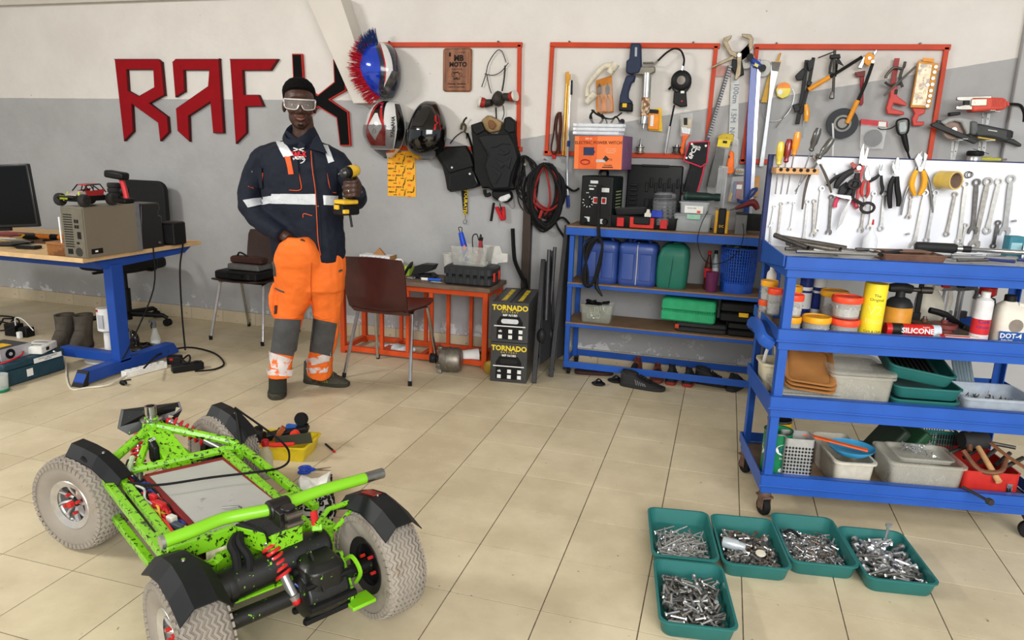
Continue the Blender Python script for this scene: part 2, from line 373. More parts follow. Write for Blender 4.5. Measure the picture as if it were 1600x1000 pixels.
def wrench(p0,p1,label,m,w=.008,bend=0,rows='wrenches hung on the white tool board',flip=False):
 u0,_,z0=TR(*p0,PEGV-.01);u1,_,z1=TR(*p1,PEGV-.01)
 L=math.hypot(u1-u0,z1-z0);an=math.atan2(u1-u0,z0-z1)
 w=max(w,L*.055);b=B();ro=w*1.12;ri=ro*.58;t=.0035
 n=16;A=[(ro*math.cos(2*math.pi*i/n),ro*math.sin(2*math.pi*i/n))for i in range(n)];C=[(x*ri/ro,y*ri/ro)for x,y in A]
 b.loft([[(x,-t,z)for x,z in A],[(x,t,z)for x,z in A],[(x,t,z)for x,z in C],[(x,-t,z)for x,z in C]],False,True)
 s=w*.62
 b.prism([(-s*.8,-ro*.8),(-s,-L*.2),(-s*.85,-L*.75),(-s*1.1,-L+w),(s*1.1,-L+w),(s*.85,-L*.75),(s,-L*.2),(s*.8,-ro*.8)],-t*.8,t*.8)
 if bend==2:
  k=b.mark();b.loft([[(x,-t,z)for x,z in A],[(x,t,z)for x,z in A],[(x,t,z)for x,z in C],[(x,-t,z)for x,z in C]],False,True);b.mv(0,0,-L,k=k)
 else:
  j=w*1.3;k=b.mark()
  b.prism([(-j*.7,j*1.0),(-j*1.05,.1*j),(-j*.95,-j*.75),(-j*.55,-j*.95),(-j*.42,-j*.1),(-j*.15,j*.22),(j*.2,j*.2),(j*.42,-j*.15),(j*.5,-j*.8),(j*.9,-j*.7),(j*1.05,.15*j),(j*.65,j*1.0)],-t,t);b.mv(0,0,-L,0,0,.25 if not flip else-.25,k)
 o=tag(b.ob('wrench',m),label,'wrench',rows)
 put(o,TRW(u0,PEGV-.01,z0),TA,0,-an)
 return o
def c5(x,y):return 1170+x*.26875,230+y*.26875
WR=[(150,345,128,460,0,.006,'short slim wrench at the far left end of the white tool board'),
 (133,440,122,570,2,.006,'slim ring wrench lowest at the left end of the white tool board'),
 (190,330,168,512,0,.007,'slim wrench second from the left end of the white tool board'),
 (265,325,243,474,0,.006,'small wrench under the wooden screwdriver block'),
 (343,318,318,540,0,.008,'bright slim wrench hanging down into the trolley top left of a ring pair'),
 (383,315,374,508,0,.009,'wrench with open jaw hanging just right of the slimmest pair below the block'),
 (425,240,396,485,2,.008,'double ring wrench leaning across its neighbour below the long pincers'),
 (480,290,465,495,0,.009,'dark blackened open wrench below the pruning shears'),
 (680,290,652,482,0,.009,'wrench below the red-handled pliers with jaw pointing down'),
 (728,270,703,465,0,.009,'dull wrench with double-notched end right of the big scissors'),
 (790,270,768,472,2,.011,'polished ring wrench below the slim black pliers'),
 (945,290,928,405,0,.008,'short wrench hanging below the yellow-handled pliers'),
 (1025,265,960,570,0,.011,'long offset wrench slanting below the yellow-handled pliers'),
 (1085,265,1035,540,2,.010,'long thin ring wrench slanting left of the tape roll'),
 (1200,275,1150,505,2,.010,'grey ring wrench hanging right below the yellow tape roll'),
 (1262,215,1222,548,2,.012,'long ring wrench first right of the tape roll'),
 (1325,205,1303,485,0,.014,'dark worn wrench second right of the tape roll'),
 (1390,200,1312,568,0,.016,'largest bright wrench on the tool board with a wide jaw'),
 (1455,200,1386,485,2,.014,'bright ring wrench between the largest wrench and the rightmost one'),
 (1525,185,1488,490,0,.016,'topmost hung bright wrench at the right of the tool board'),
 (1450,440,1420,575,2,.010,'short dark ring wrench low at the right of the tool board'),
 (1262,455,1235,570,2,.009,'small dull ring wrench low beside the largest wrench')]
for i,(x0,y0,x1,y1,bd,w,lb)in enumerate(WR):
 wrench(c5(x0,y0),c5(x1,y1),lb,WRD if 'dark' in lb else WRT[i%3],w,bd)
for i,(x,y,lb)in enumerate([(500,157,'upper left'),(230,322,'far left'),(1530,430,'far right'),(915,505,'bare middle')]):
 b=B();b.cyl((0,0,0),(0,-.022,.003),.0035,n=8);b.lathe([(.0055,-.026),(.0055,-.022)],(0,0,.003),'y',8);u,v,z=TR(*c5(x,y),PEGV)
 put(tag(b.ob('screw_hook',STEEL),'bare screw peg in the %s part of the white tool board'%lb,'hook','bare pegs on the tool board'),TRW(u,v,z),TA)
WOODM=P((196,152,104),.7,var=.15,s=30)
t,L=PL('p','screwdriver_block','wooden block with a row of holes holding screwdrivers at top left of the tool board','tool holder',c5(258,120))
q0,q1=L(*c5(160,100),.09),L(*c5(375,155),.02)
b=B();x0,x1,zt=q0.x,q1.x,q0.z;hh=.014
b.bb(x0,x1,-.1,0,zt-.036,zt-.012);b.ob('wood_block',WOODM,t,sm=False,bev=.002)
hx=[x0+(x1-x0)*(i+.7)/6.4 for i in range(6)]
b=B()
for x in hx:b.lathe([(.011,0),(.011,.0015),(.0075,.0015),(.0075,0)],(x,-.05,zt-.0122),'z',12)
[b.lathe([(.0075,-.1006),(.0075,-.0995)],(x,0,zt-.02),'y',14)for x in hx];b.ob('hole_rim',P((40,26,18),.8),t,kind='stuff')
SD=[('yellow screwdriver with a plain handle standing in the wooden block',(214,190,60),0,.008,0,0),('dark red clear-handled screwdriver in the wooden block',(130,22,18),1,.02,.06,-.02),
 ('amber clear-handled screwdriver standing high in the wooden block',(222,140,28),2,.05,.04,.03),
 ('grey and black handled screwdriver standing highest in the wooden block',(62,62,60),4,.07,.2,.03),('grey and black handled screwdriver leaning over most in the wooden block',(74,74,70),5,.045,.5,.02)]
for lb,c,i,hg,tilt,dy in SD:
 s_=T('screwdriver',lb,'screwdriver',(0,0,0),group='screwdrivers in the wooden block')
 m4=t.matrix_basis@Matrix.Translation((hx[i],-.05,zt-.012))@Matrix.Rotation(tilt,4,'Y')@Matrix.Rotation(dy*3,4,'X');s_.matrix_world=m4
 b=B();b.cyl((0,0,-.11),(0,0,hg+.01),.0028,n=8);b.ob('blade',CHROME,s_)
 b=B();z0=hg;hl=.095;b.lathe([(.006,z0),(.011,z0+.006),(.009,z0+.02),(.0145,z0+.035),(.0155,z0+hl*.8),(.011,z0+hl),(.004,z0+hl+.002)],n=10);b.ob('handle',P(c,.3,coat=.5),s_)
def plier(name,label,cat,anchor,head,hl,hr,mh,off=.012,piv=None,hr_=.008,hm=None,jaws=2):
 t,L=PL('p',name,label,cat,anchor,off)
 pv=L(*anchor)
 for i,pts in enumerate(head):
  b=B();pp(b,L,pts,.0025*i,.006);b.ob('jaw',hm or STEEL,t,sm=False,bev=.0012)
 b=B();b.lathe([(.009,-.012),(.009,.004),(.006,.006)],(0,0,0),'y',12);b.ob('pivot',CHROME,t)
 for pts in(hl,hr):
  b=B();pw(b,L,pts,[.006]*len(pts),[hr_*.75,hr_,hr_*1.1,hr_,hr_*.7],8,5);b.ob('handle',mh,t)
 return t,L
S5=lambda*a:[c5(a[i],a[i+1])for i in range(0,len(a),2)]
plier('combination_pliers','yellow-handled pliers hanging open at the centre of the tool board','pliers',c5(993,128),[S5(985,125,965,70,990,30,1012,60,1000,125),S5(990,128,1015,80,1020,25,1042,45,1020,128)],
 S5(975,135,955,180,948,225,965,280),S5(1012,135,1022,180,1015,235,990,280),P((222,160,40),.45),.02,hr_=.011)
plier('pruning_shears','black-handled pruning shears with red trim and a curved blade pointing up','shears',c5(853,145),[S5(838,150,845,110,862,55,875,60,878,110,868,150),S5(845,152,832,120,836,80,850,100,862,150)],
 S5(845,170,825,220,818,290,822,355),S5(862,170,862,230,872,300,868,345),P((24,24,25),.55),.03,hr_=.011)
plier('side_cutters','red-handled pliers with closed handles hung beside the big scissors','pliers',c5(690,180),[S5(675,190,672,150,688,105,700,120,705,190)],
 S5(672,195,660,225,655,260,660,288),S5(698,195,694,225,694,260,686,288),P((190,62,56),.45),.018,hr_=.007)
plier('needle_pliers','slim black pliers with a two-prong tip between scissors and pruning shears','pliers',c5(765,150),[S5(752,155,758,120,764,98,768,155),S5(764,155,772,118,780,100,778,155)],
 S5(758,160,738,178,708,195,705,205),S5(770,165,772,210,778,245,765,275),P((34,34,36),.5),.02,hr_=.007)
plier('secateurs','large black secateurs with pink-red grip trim hanging at a slant','shears',c5(635,120),[S5(600,110,618,95,650,100,665,125,640,145,612,135),S5(610,130,590,95,606,85,630,110)],
 S5(605,140,560,165,520,205,505,240),S5(630,150,625,200,600,250,560,300),P((42,40,42),.55),.03,hr_=.013,hm=P((150,70,66),.5,.3))
plier('pincers','long-armed steel nippers with thin bent arms beside the wooden block','pliers',c5(405,85),[S5(385,95,395,60,390,35,408,40,420,70,412,100),S5(398,100,370,60,372,42,395,55,415,95)],
 S5(395,95,350,170,325,260,310,362),S5(412,95,440,150,460,200,480,265),P((105,98,88),.45,.8),.03,hr_=.0055,hm=P((105,98,88),.45,.8))
plier('lock_pliers','thin steel tongs hanging behind the yellow-handled pliers with straight arms','pliers',c5(985,95),[S5(975,100,980,60,1005,20,1012,30,995,100),S5(982,105,960,60,975,40,1000,90)],
 S5(975,115,945,190,905,290,885,395),S5(1005,110,1040,180,1060,280,1070,380),STEEL,.008,hr_=.005)
t,L=PL('p','scissors','black-ringed scissors with red inlay and blade pointing left across the tool board','scissors',c5(602,298),.045)
for pts in(S5(468,270,590,282,610,296,595,306,540,296),):
 b=B();pp(b,L,pts,0,.004);b.ob('blade',CHROME,t,sm=False)
b=B();pp(b,L,S5(590,300,600,300,545,440,508,482,540,380),-.006,.004);b.ob('blade',STEEL,t,sm=False)
for c,r,h in((c5(688,352),.0075,1),(c5(612,215),.0085,2)):
 ct=L(*c);ra=.024 if h==1 else .02
 b=B();b.tube([(ct.x+ra*1.1*math.cos(a),-.004,ct.z+ra*.85*math.sin(a))for a in[i*math.pi/9 for i in range(18)]],.006,6,closed=True);q=L(*c5(602,298));b.cyl((q.x,-.004,q.z),(ct.x-ra*.6*(1 if h==1 else-.1),-.004,ct.z+(ra*.4 if h==1 else-ra)),.006,.008,8);b.ob('finger_ring',P((38,34,36),.5),t)
t,L=PL('p','shears','steel tin shears standing with bright blades up above the tool board edge','shears',c5(660,90),.03)
for pts in(S5(640,95,652,20,668,-20,672,95),S5(660,95,690,0,697,10,676,110)):
 b=B();pp(b,L,pts,0,.004);b.ob('blade',P((205,202,196),.35,.8),t,sm=False)
b=B();b.lathe([(.01,-.01),(.01,.002)],(0,0,0),'y',12);b.ob('pivot',CHROME,t)
b=B();pw(b,L,S5(655,100,610,125,560,150,500,180,455,225),.002,.007,8,4);b.ob('handle',DARK,t)
b=B();pw(b,L,S5(668,105,655,150,640,220,625,345),.002,.0065,8,4);b.ob('handle',P((190,90,90),.5),t)
t,L=PL('p','pliers','pink-red handled pliers hanging low behind the ringed scissors','pliers',c5(540,240),.012)
b=B();pp(b,L,S5(515,300,530,230,570,200,590,230,580,290,545,300),0,.012);b.ob('jaw',DARK,t,bev=.003)
for pts in(S5(520,290,505,320,500,350),S5(575,280,610,320,630,355)):
 b=B();pw(b,L,pts,.006,.009,8,4);b.ob('handle',P((196,66,92),.45),t)
t,L=PL('p','tape_roll','roll of yellow printed packing tape hung on the tool board','tape',c5(1150,190),0)
b=B();R0,R1=.037,.032;b.lathe([(R1,0),(R0,0),(R0,.075),(R1,.075)],(0,0,0),'y',28,cap=False);b.loft([[(R1*math.cos(2*math.pi*i/28),y,R1*math.sin(2*math.pi*i/28))for i in range(28)]for y in(0,.075)],False);b.mv(0,-.085,0,.45)
b.ob('tape',P((205,176,86),.35,var=.12,s=30,coat=.3,dirt=((170,90,60),60,.63)),t)
b=B();b.lathe([(R1-.0005,.001),(R1-.003,.001),(R1-.003,.074),(R1-.0005,.074)],(0,0,0),'y',28,cap=False);b.mv(0,-.085,0,.45);b.ob('core',P((150,126,108),.8),t)
t,L=PL('p','hose_clamp','two small wire rings hung on a peg right of the tape roll','clamp',c5(1275,160),.006)
for r,dx in((.013,0),(.011,.006)):
 b=B();b.tube([(dx+r*math.cos(a),-.003*dx/.006,r*math.sin(a))for a in[i*math.pi/8 for i in range(16)]],.0016,5,closed=True);b.ob('ring',IRON,t)
ZT=FLZ[3]
def lie(name,label,cat,a,b_,r,m,n=8,group=None,hexs=0):
 A,C=TRW(*a),TRW(*b_);o=B();d=C-A;o.cyl((0,0,0),tuple(d),r,n=n)
 return put(tag(o.ob(name,m),label,cat,group),A)
PIPE=P((112,108,102),.4,.8,.25,40);ZR=1.083
t=T('socket_bar_set','heap of grey steel sockets and tubes at the left of the trolley top','sockets',TRW(.08,.28,ZT));del t['label'],t['category'];bpy.data.objects.remove(t)
def tubeth(name,label,a,b_,ro,ri,m,group=None):
 A,C=TRW(*a),TRW(*b_);d=C-A;Ln=d.length;o=B();o.lathe([(ri,0),(ro,0),(ro,Ln),(ri,Ln)],n=12,cap=False);o.loft([[(ri*math.cos(2*math.pi*i/12),ri*math.sin(2*math.pi*i/12),z)for i in range(12)]for z in(0,Ln)],False)
 ob=o.ob(name,m);ob.location=A;ob.rotation_euler=d.to_track_quat('Z','Y').to_euler();return tag(ob,label,'steel tube',group)
tubeth('tube_spanner','short wide steel tube spanner lying open end forward on the trolley top',(.22,.13,ZR+.012),(.06,.3,ZR+.02),.016,.012,PIPE)
tubeth('tube_spanner','long dark steel tube spanner leaning at the left on the trolley top',(.09,.1,ZR+.02),(-.005,.25,ZR+.05),.011,.008,WRD)
tubeth('tube_spanner','steel tube spanner lying behind the open-ended one',(.28,.25,ZR+.008),(.05,.36,ZR+.03),.012,.009,PIPE)
lie('breaker_bar','long polished breaker bar lying along the trolley top front edge','bar',(.03,.03,ZR+.012),(.38,.07,ZR+.01),.007,CHROME)
lie('breaker_bar','black rubber gripped bar pointing right on the trolley top','bar',(.34,.05,ZR+.014),(.44,.12,ZR+.022),.0085,DARK)
for i,(u,v,a,ln)in enumerate([(.02,.16,.3,.1),(.05,.2,1.1,.12),(.1,.06,-.2,.09),(.14,.1,.6,.11),(.16,.2,0,.14),(.2,.06,.1,.1),(.06,.12,-.5,.1),(.3,.2,.2,.13),(.33,.14,-.1,.1),(.48,.08,.3,.08)]):
 lie('extension_bar','short grey extension bar in the heap on the trolley top','bar',(u,v,ZR+.006+.006*(i%3)),(u+ln*math.cos(a),v+ln*math.sin(a)*.6,ZR+.006+.004*(i%2)),.0075,[PIPE,WRD,STEEL][i%3],group='short bars heaped on the trolley top')
t=T('rusty_tray','shallow rust-brown sheet metal tray on the trolley top centre','tray',TRW(.46,.1,ZR-.01),TA)
b=B();b.tub(.21,.13,.03,.003,.008,1.06,.003);b.ob('tray',P((110,78,62),.8,.2,.3,20),t)
b=B();b.box(0,.045,.032,.18,.07,.004,.2);b.ob('plate',P((120,92,76),.8,.1,.2,20),t)
t=T('oil_bottle','small white dropper bottle with a red tip against the tool board','bottle',TRW(.40,.34,ZT),TA)
b=B();b.lathe([(.026,0),(.028,.004),(.028,.05),(.022,.066),(.009,.085),(.006,.09)]);b.ob('body',P((228,232,236),.4,a=.9),t)
b=B();b.lathe([(.006,.088),(.0035,.1),(.0025,.115)],n=10);b.ob('spout',WHITE,t)
b=B();b.lathe([(.004,.113),(.0045,.115),(.0035,.133),(.002,.135)],n=10);b.ob('tip',RED,t)
t=T('torque_wrench','long torque wrench with black grip lying along the trolley top','wrench',TRW(.54,.25,ZR+.03),TA-.14)
b=B();b.lathe([(.012,0),(.019,.006),(.02,.14),(.016,.15)],ax='x',n=14);b.ob('grip',P((32,33,34),.6),t)
b=B();b.lathe([(.012,.15),(.012,.22),(.009,.225),(.009,.40),(.012,.405),(.012,.43)],ax='x',n=14);b.ob('shaft',CHROME,t)
b=B();b.lathe([(.013,.17),(.0135,.18),(.0135,.19),(.013,.2)],ax='x',n=14);b.ob('scale_collar',DARK,t);b=B();b.ball((.45,0,0),(.026,.014,.02));b.ob('ratchet_head',CHROME,t)
t=T('grease_box','small teal carton standing at the right end of the trolley top','box',TRW(.93,.3,ZT),TA)
b=B();b.rbox(.055,.05,.095,.003);b.ob('carton',P((56,120,135),.6),t);b=B();b.bb(-.02,.02,-.0262,-.0256,.03,.07);b.ob('label_patch',P((150,190,200),.6),t)
t=T('jar','small metal-capped jar standing before the teal carton on the trolley top','jar',TRW(.965,.235,ZT),TA);b=B();b.lathe([(.02,0),(.02,.045),(.017,.05)]);b.ob('glass',P((130,120,100),.3,a=.8),t);b=B();b.lathe([(.0205,.05),(.0205,.066)]);b.ob('lid',STEEL,t)
lie('ratchet_wrench','chrome ratchet bar lying at the right end of the trolley top','wrench',(.62,.1,ZR+.008),(.86,.12,ZR+.012),.008,CHROME)
for i,(u,v,a)in enumerate([(.6,.15,.2),(.66,.2,-.1),(.72,.07,.1),(.75,.17,.3),(.80,.22,0),(.85,.1,-.2),(.9,.16,.15),(.95,.1,.1),(.70,.13,-.25),(.62,.06,.05)]):
 lie('drill_extension','dark steel rod among the bars at the right of the trolley top','bar',(u,v,ZR+.004+.004*(i%3)),(u+.11*math.cos(a),v+.08*math.sin(a),ZR+.006+.004*(i%2)),.006,[WRD,STEEL,P((40,50,110),.4,.3)][i%3],group='dark rods at the right of the trolley top')
# ================================================================ what the trolley carries
def c6(x,y):return 1160+x*.275,400+y*.275
def c7(x,y):return 1120+x*.3,560+y*.3
def spec(cv,x,y,v):return TR(*cv(x,y),v)
def rod_heap(n,r,h0,h1,ln,rr,seed,slope=0):
 R=random.Random(seed);b=B()
 for i in range(n):
  a=R.uniform(0,6.28);d=r*math.sqrt(R.random());x,y=d*math.cos(a),d*math.sin(a);z=R.uniform(h0,h1);t=R.uniform(0,3.14);e=R.uniform(-.6,.6)*slope
  dx,dy=ln*math.cos(t)/2,ln*math.sin(t)/2;b.cyl((x-dx,y-dy,z-e*ln),(x+dx,y+dy,z+e*ln),rr,n=4)
 return b
TUB=P((222,222,216),.3,a=.24,var=.03);SCR=P((196,198,200),.35,.7,.2,80);BRASS=P((150,108,60),.45,.6,.25,60)
def jar(cx,top,w,v,lid,label,zb=None,fill=SCR,hgt=None):
 u0,_,zt=spec(c6,cx-w/2,top,v);u1,_,_=spec(c6,cx+w/2,top,v);u=(u0+u1)/2;r=(u1-u0)/2
 zb=FLZ[2]+.001 if zb is None else zb;h=hgt or(zt-zb);zb=zb if not hgt else zt-hgt
 t=T('screw_tub',label,'tub',TRW(u,v,zb),TA,'lidded tubs of screws on the trolley')
 b=B();b.lathe([(r*.84,0),(r*.86,.004),(r*.95,h-.018),(r*.9,h-.018),(r*.82,.006)],n=24,cap=False);b.add([(r*.82*math.cos(2*math.pi*i/24),r*.82*math.sin(2*math.pi*i/24),.004)for i in range(24)],[tuple(range(24))]);b.ob('tub_wall',TUB,t)
 b=B();b.lathe([(r*.97,h-.024),(r,h-.02),(r,h-.004),(r*.95,h),(r*.86,h),(r*.84,h-.004),(.0,h-.004)],n=28,cap=False);b.ob('lid',P(lid,.4),t)
 hf=(h-.02)*.62
 b=B();b.lathe([(r*.78,.006),(r*.84,hf*.9),(r*.5,hf)],n=16);q=rod_heap(60,r*.8,hf*.85,hf*1.15,.022,.0016,int(cx));b.add(q.v,q.f)
 for i in range(60):
  a=random.uniform(0,6.28);z=random.uniform(.01,hf);rr=r*(.80+.05*z/h);t_=random.uniform(-1,1);b.cyl((rr*math.cos(a),rr*math.sin(a),z),(rr*math.cos(a+.18*t_),rr*math.sin(a+.18*t_),z+.014*(1-abs(t_))),.0018,n=4)
 b.ob('screws',fill,t,kind='stuff',sm=False)
 return u,zb,h,r
OL,YL,RL=(226,84,40),(226,160,36),(232,74,44)
jar(280,338,118,.075,YL,'low yellow-lidded screw tub at front left of the second tier under an orange lid')
jar(292,212,126,.075,RL,'orange-lidded tub stacked on the front left yellow-lidded one',zb=spec(c6,280,336,.075)[2]+.001)
jar(425,335,168,.075,YL,'wide yellow-lidded tub alone between the two orange-lidded stacks')
jar(586,350,168,.075,RL,'lower orange-lidded tub beside the tall yellow can')
jar(600,222,176,.078,RL,'upper orange-lidded tub full of bright screws beside the tall yellow can',zb=spec(c6,586,347,.075)[2]+.001)
jar(528,190,160,.25,YL,'yellow-lidded tub with rusty contents standing at the back behind the orange-lidded stack',fill=BRASS)
jar(290,165,110,.22,YL,'yellow-lidded tub behind the front left stack',hgt=.115)
jar(190,182,84,.25,RL,'orange-lidded tub seen past the left post, inner one',hgt=.11)
jar(158,135,100,.33,YL,'topmost yellow-lidded tub at the left end of the second tier',zb=FLZ[2]+.1)
jar(140,245,92,.33,OL,'orange-lidded tub under the topmost yellow lid at the left end',zb=FLZ[2]+.001,fill=BRASS)
def can(cx,top,w,v,label,body,band,h=None,cv=c6,zf=None):
 u0,_,zt=spec(cv,cx-w/2,top,v);u1=spec(cv,cx+w/2,top,v)[0];r=(u1-u0)/2;zf=FLZ[2]+.001 if zf is None else zf
 h=h or zt-zf;zb=zt-h if h else zf
 t=T('spray_can',label,'can',TRW((u0+u1)/2,v,zf),TA);h=zt-zf
 b=B();b.lathe([(r*.95,0),(r,.003),(r,h*.84),(r*.92,h*.9),(r*.5,h*.95),(r*.5,h)],n=20);b.ob('body',body,t)
 b=B();b.lathe([(r*1.005,h*.28),(r*1.005,h*.56)],n=20,cap=False);b.ob('label_band',band,t)
 return t,r,h
NAVY=P((28,44,110),.4)
for cx,w,v,bd,bn,lb in[(378,74,.36,NAVY,WHITE,'navy and white spray can at the back of the second tier'),(452,76,.36,WHITE,NAVY,'white and navy spray can standing right of the navy one'),(172,56,.38,WHITE,NAVY,'white paint can at the back behind the left rear post')]:
 t,r,h=can(cx,62,w,v,lb,bd,bn)
 B().lathe([(r*1.008,h*.6),(r*1.008,h*.66)],n=20,cap=False).ob('stripe',bn,t)
u0,_,zt=spec(c6,700,150,.075);u1=spec(c6,838,150,.075)[0];r=(u1-u0)/2*.95;h=zt-FLZ[2]-.002
t=T('yellow_can','tall yellow cylindrical can standing on the second tier in front of the torch','can',TRW((u0+u1)/2-.004,.08,FLZ[2]+.001),TA,ry=.02)
b=B();b.lathe([(r,0),(r,h-.004),(r*.97,h),(r*.9,h)],n=28);b.ob('body',P((236,212,46),.45,var=.06,s=12,dirt=((200,180,60),14,.62)),t)
DB=P((60,50,20),.6)
def wraptext(body,size,m,t,r,z,a0,name='lettering'):
 cu=bpy.data.curves.new(name,'FONT');cu.body=body;cu.size=size;cu.align_x='CENTER';cu.align_y='CENTER';cu.resolution_u=2
 o=bpy.data.objects.new(name,cu);me=bpy.data.meshes.new_from_object(o);bpy.data.objects.remove(o);me.materials.clear();me.materials.append(m)
 for v in me.vertices:
  a=a0+v.co.x/r;v.co=Vector(((r+.0008)*math.sin(a),-(r+.0008)*math.cos(a),z+v.co.y))
 o=bpy.data.objects.new(name,me);COL.objects.link(o);o.parent=t;return o
wraptext('The\nOriginal',.016,DB,t,r,h*.78,-.1);wraptext('V2',.05,P((246,226,110),.5),t,r,h*.56,-.15);wraptext('FINISH',.026,P((246,226,110),.5),t,r,h*.38,0);wraptext('Carb & Choke',.012,DB,t,r,h*.22,0)
t=T('gas_torch','black blowtorch head on a tan gas cartridge behind the silicone tube','blowtorch',TRW(spec(c6,885,300,.17)[0],.17,FLZ[2]+.001),TA)
zs=spec(c6,885,285,.17)[2]-FLZ[2];zt=spec(c6,885,185,.17)[2]-FLZ[2];r=.052
b=B();b.lathe([(r,0),(r+.001,zs*.94),(r-.004,zs)],n=24);b.ob('cartridge',P((205,140,46),.45,var=.15,s=20),t)
b=B();b.lathe([(r,zs),(r-.004,zs+.014),(r*.7,zs+.03),(r*.35,zs+.038),(.016,zt)],n=20);b.ob('collar',P((36,37,38),.5),t)
b=B();b.tube([(-.045,0,zt),(.0,0,zt+.004),(.04,0,zt-.002)],[.016,.022,.017],10,3);b.ob('valve_body',P((36,37,38),.5),t)
b=B();b.lathe([(.009,.03),(.009,.07),(.014,.072),(.014,.115),(.012,.115)],(0,0,zt-.002),'x',12);b.ob('nozzle',IRON,t)
def lying(name,label,cat,cxa,cya,cxb,cyb,va,vb,prof_parts,zr,cv=c6):
 a=spec(cv,cxa,cya,va);b_=spec(cv,cxb,cyb,vb);A,C=TRW(a[0],va,zr),TRW(b_[0],vb,zr);d=C-A
 t=T(name,label,cat,A);t.rotation_euler=(0,0,math.atan2(d.y,d.x));return t,d.length
t,Ln=lying('silicone_tube','red cartridge of sealant lettered SILICONE lying on the second tier','sealant tube',815,385,1125,380,.1,.1,0,FLZ[2]+.055)
r=.0245
b=B();b.lathe([(r,0),(r,Ln*.88)],ax='x',n=24);b.ob('cartridge',P((196,36,34),.35),t)
b=B();b.lathe([(r+.0004,.02),(r+.0004,.06)],ax='x',n=24,cap=False);b.ob('label_end',P((30,28,24),.5),t)
b=B();b.lathe([(r+.001,Ln*.86),(r+.001,Ln),(r-.002,Ln),(r-.002,Ln*.9)],ax='x',n=24);b.ob('plunger_end',P((200,212,225),.35),t)
def facet(body,size,x,a,name,m,t,r,bold=.0):
 o=text(name,body,size,m,t,(x,-(r+.001)*math.cos(a),(r+.001)*math.sin(a)),(math.pi/2-a,0,0),bold=bold);return o
facet('SILICONE',.028,Ln*.56,.1,'lettering',WHITE,t,r,.0008);facet('P',.03,Ln*.27,.25,'lettering',P((30,28,24),.5),t,r,.001);facet('ELASTIC',.007,Ln*.72,.75,'lettering',WHITE,t,r)
b=B();b.box(Ln*.3,.01,-.039,Ln*.8,.06,.028);b.ob('box_under',P((70,80,76),.6),t);
t,Ln=lying('sealant_tube','dirty white sealant cartridge with a red top band lying before the spray can','sealant tube',1120,425,1400,440,.06,.06,0,FLZ[2]+.03)
b=B();b.lathe([(r,0),(r,Ln*.8),(r*.8,Ln*.86),(r*.4,Ln*.9)],ax='x',n=20);b.ob('cartridge',P((206,200,190),.5,var=.15,s=20),t)
b=B();b.lathe([(r+.0005,.0),(r+.0005,Ln*.1)],ax='x',n=20,cap=False);b.prism([(.01,r*.5),(Ln*.6,r*.55),(Ln*.6,r*.95),(.01,r*.95)],-.014,-.006);b.ob('red_band',RED,t)
b=B();b.lathe([(r*.45,Ln*.88),(r*.5,Ln*.9),(r*.5,Ln),(r*.35,Ln+.005)],ax='x',n=14);b.ob('cap',P((190,44,40),.45),t)
t=T('glue_tube','small tube with pale blue cap lying under the silicone tube','tube',TRW(spec(c6,1075,435,.03)[0],.03,FLZ[2]+.02),TA)
b=B();b.lathe([(.004,-.1),(.014,-.08),(.014,0)],ax='x',n=12);b.ob('body',P((60,110,84),.5),t);b=B();b.lathe([(.017,0),(.017,.02),(.015,.022)],ax='x',n=14);b.ob('cap',P((190,214,222),.4),t)
t,r,h=can(1385,215,104,.09,'white and red spray can with blue lettering standing before the oil jug',P((214,212,212),.35),P((200,44,48),.4))
BL=P((36,60,140),.4);wraptext('Carb',.02,BL,t,r+.0006,h*.52,-.1);wraptext('Cleaner',.015,BL,t,r+.0006,h*.42,-.1);wraptext('200',.012,WHITE,t,r+.0006,h*.64,0)
b=B();b.lathe([(.5*r,h),(.5*r,h+.01),(.2*r,h+.012)],n=12);b.ob('nozzle',WHITE,t)
t=T('funnel','red plastic funnel cap perched behind the red and white spray can','cap',TRW(spec(c6,1425,215,.16)[0],.2,FLZ[2]+.001),TA)
zt=spec(c6,1425,178,.2)[2]-FLZ[2];b=B();b.lathe([(.034,0),(.034,zt-.06),(.03,zt-.045),(.012,zt-.04)],n=20);b.ob('bottle',P((60,60,62),.5),t);b=B();b.lathe([(.016,zt-.04),(.031,zt-.03),(.031,zt-.002),(.028,zt)],n=20);b.ob('cap',P((178,34,34),.4),t)
u,_,zt=spec(c6,1500,225,.11)
t=T('oil_jug','off-white handled jug with black cap and blue label reading DOT-4','bottle',TRW(spec(c6,1525,400,.11)[0],.11,FLZ[2]+.001),TA)
h=zt-FLZ[2];o=rrect(.135,.085,.03,4)
b=B();rings=[]
for k,z,dx in((.96,0,0),(1,.006,0),(1,h*.5,0),(.96,h*.66,0),(.7,h*.82,-.012),(.3,h*.9,-.02),(.26,h*.94,-.02)):rings.append([(x*k+dx,y*(k if k>.7 else k*1.1),z)for x,y in o])
b.loft(rings);b.ob('body',P((214,208,194),.4,var=.05),t)
b=B();b.lathe([(.021,h*.9),(.021,h),(.018,h+.003)],(-.02,0,0),'z',20);b.ob('cap',BLACK,t)
b=B();b.tube([(.0,-.02,h*.85),(.045,-.02,h*.8),(.066,-.02,h*.62),(.062,-.02,h*.4)],.011,8,4);b.ob('handle',P((220,214,200),.4),t)
b=B();b.prism([(-.056,.03),(.052,.045),(.06,.08),(.02,.075),(-.06,.078)],-.0445,-.043);b.ob('label_patch',P((32,78,150),.45),t)
text('lettering','DOT-4',.026,WHITE,t,(-.018,-.0452,.06),bold=.0006);text('lettering','Brake Fluid',.009,WHITE,t,(-.03,-.0452,.044));text('lettering','500',.014,NAVY,t,(.02,-.0438,.018))
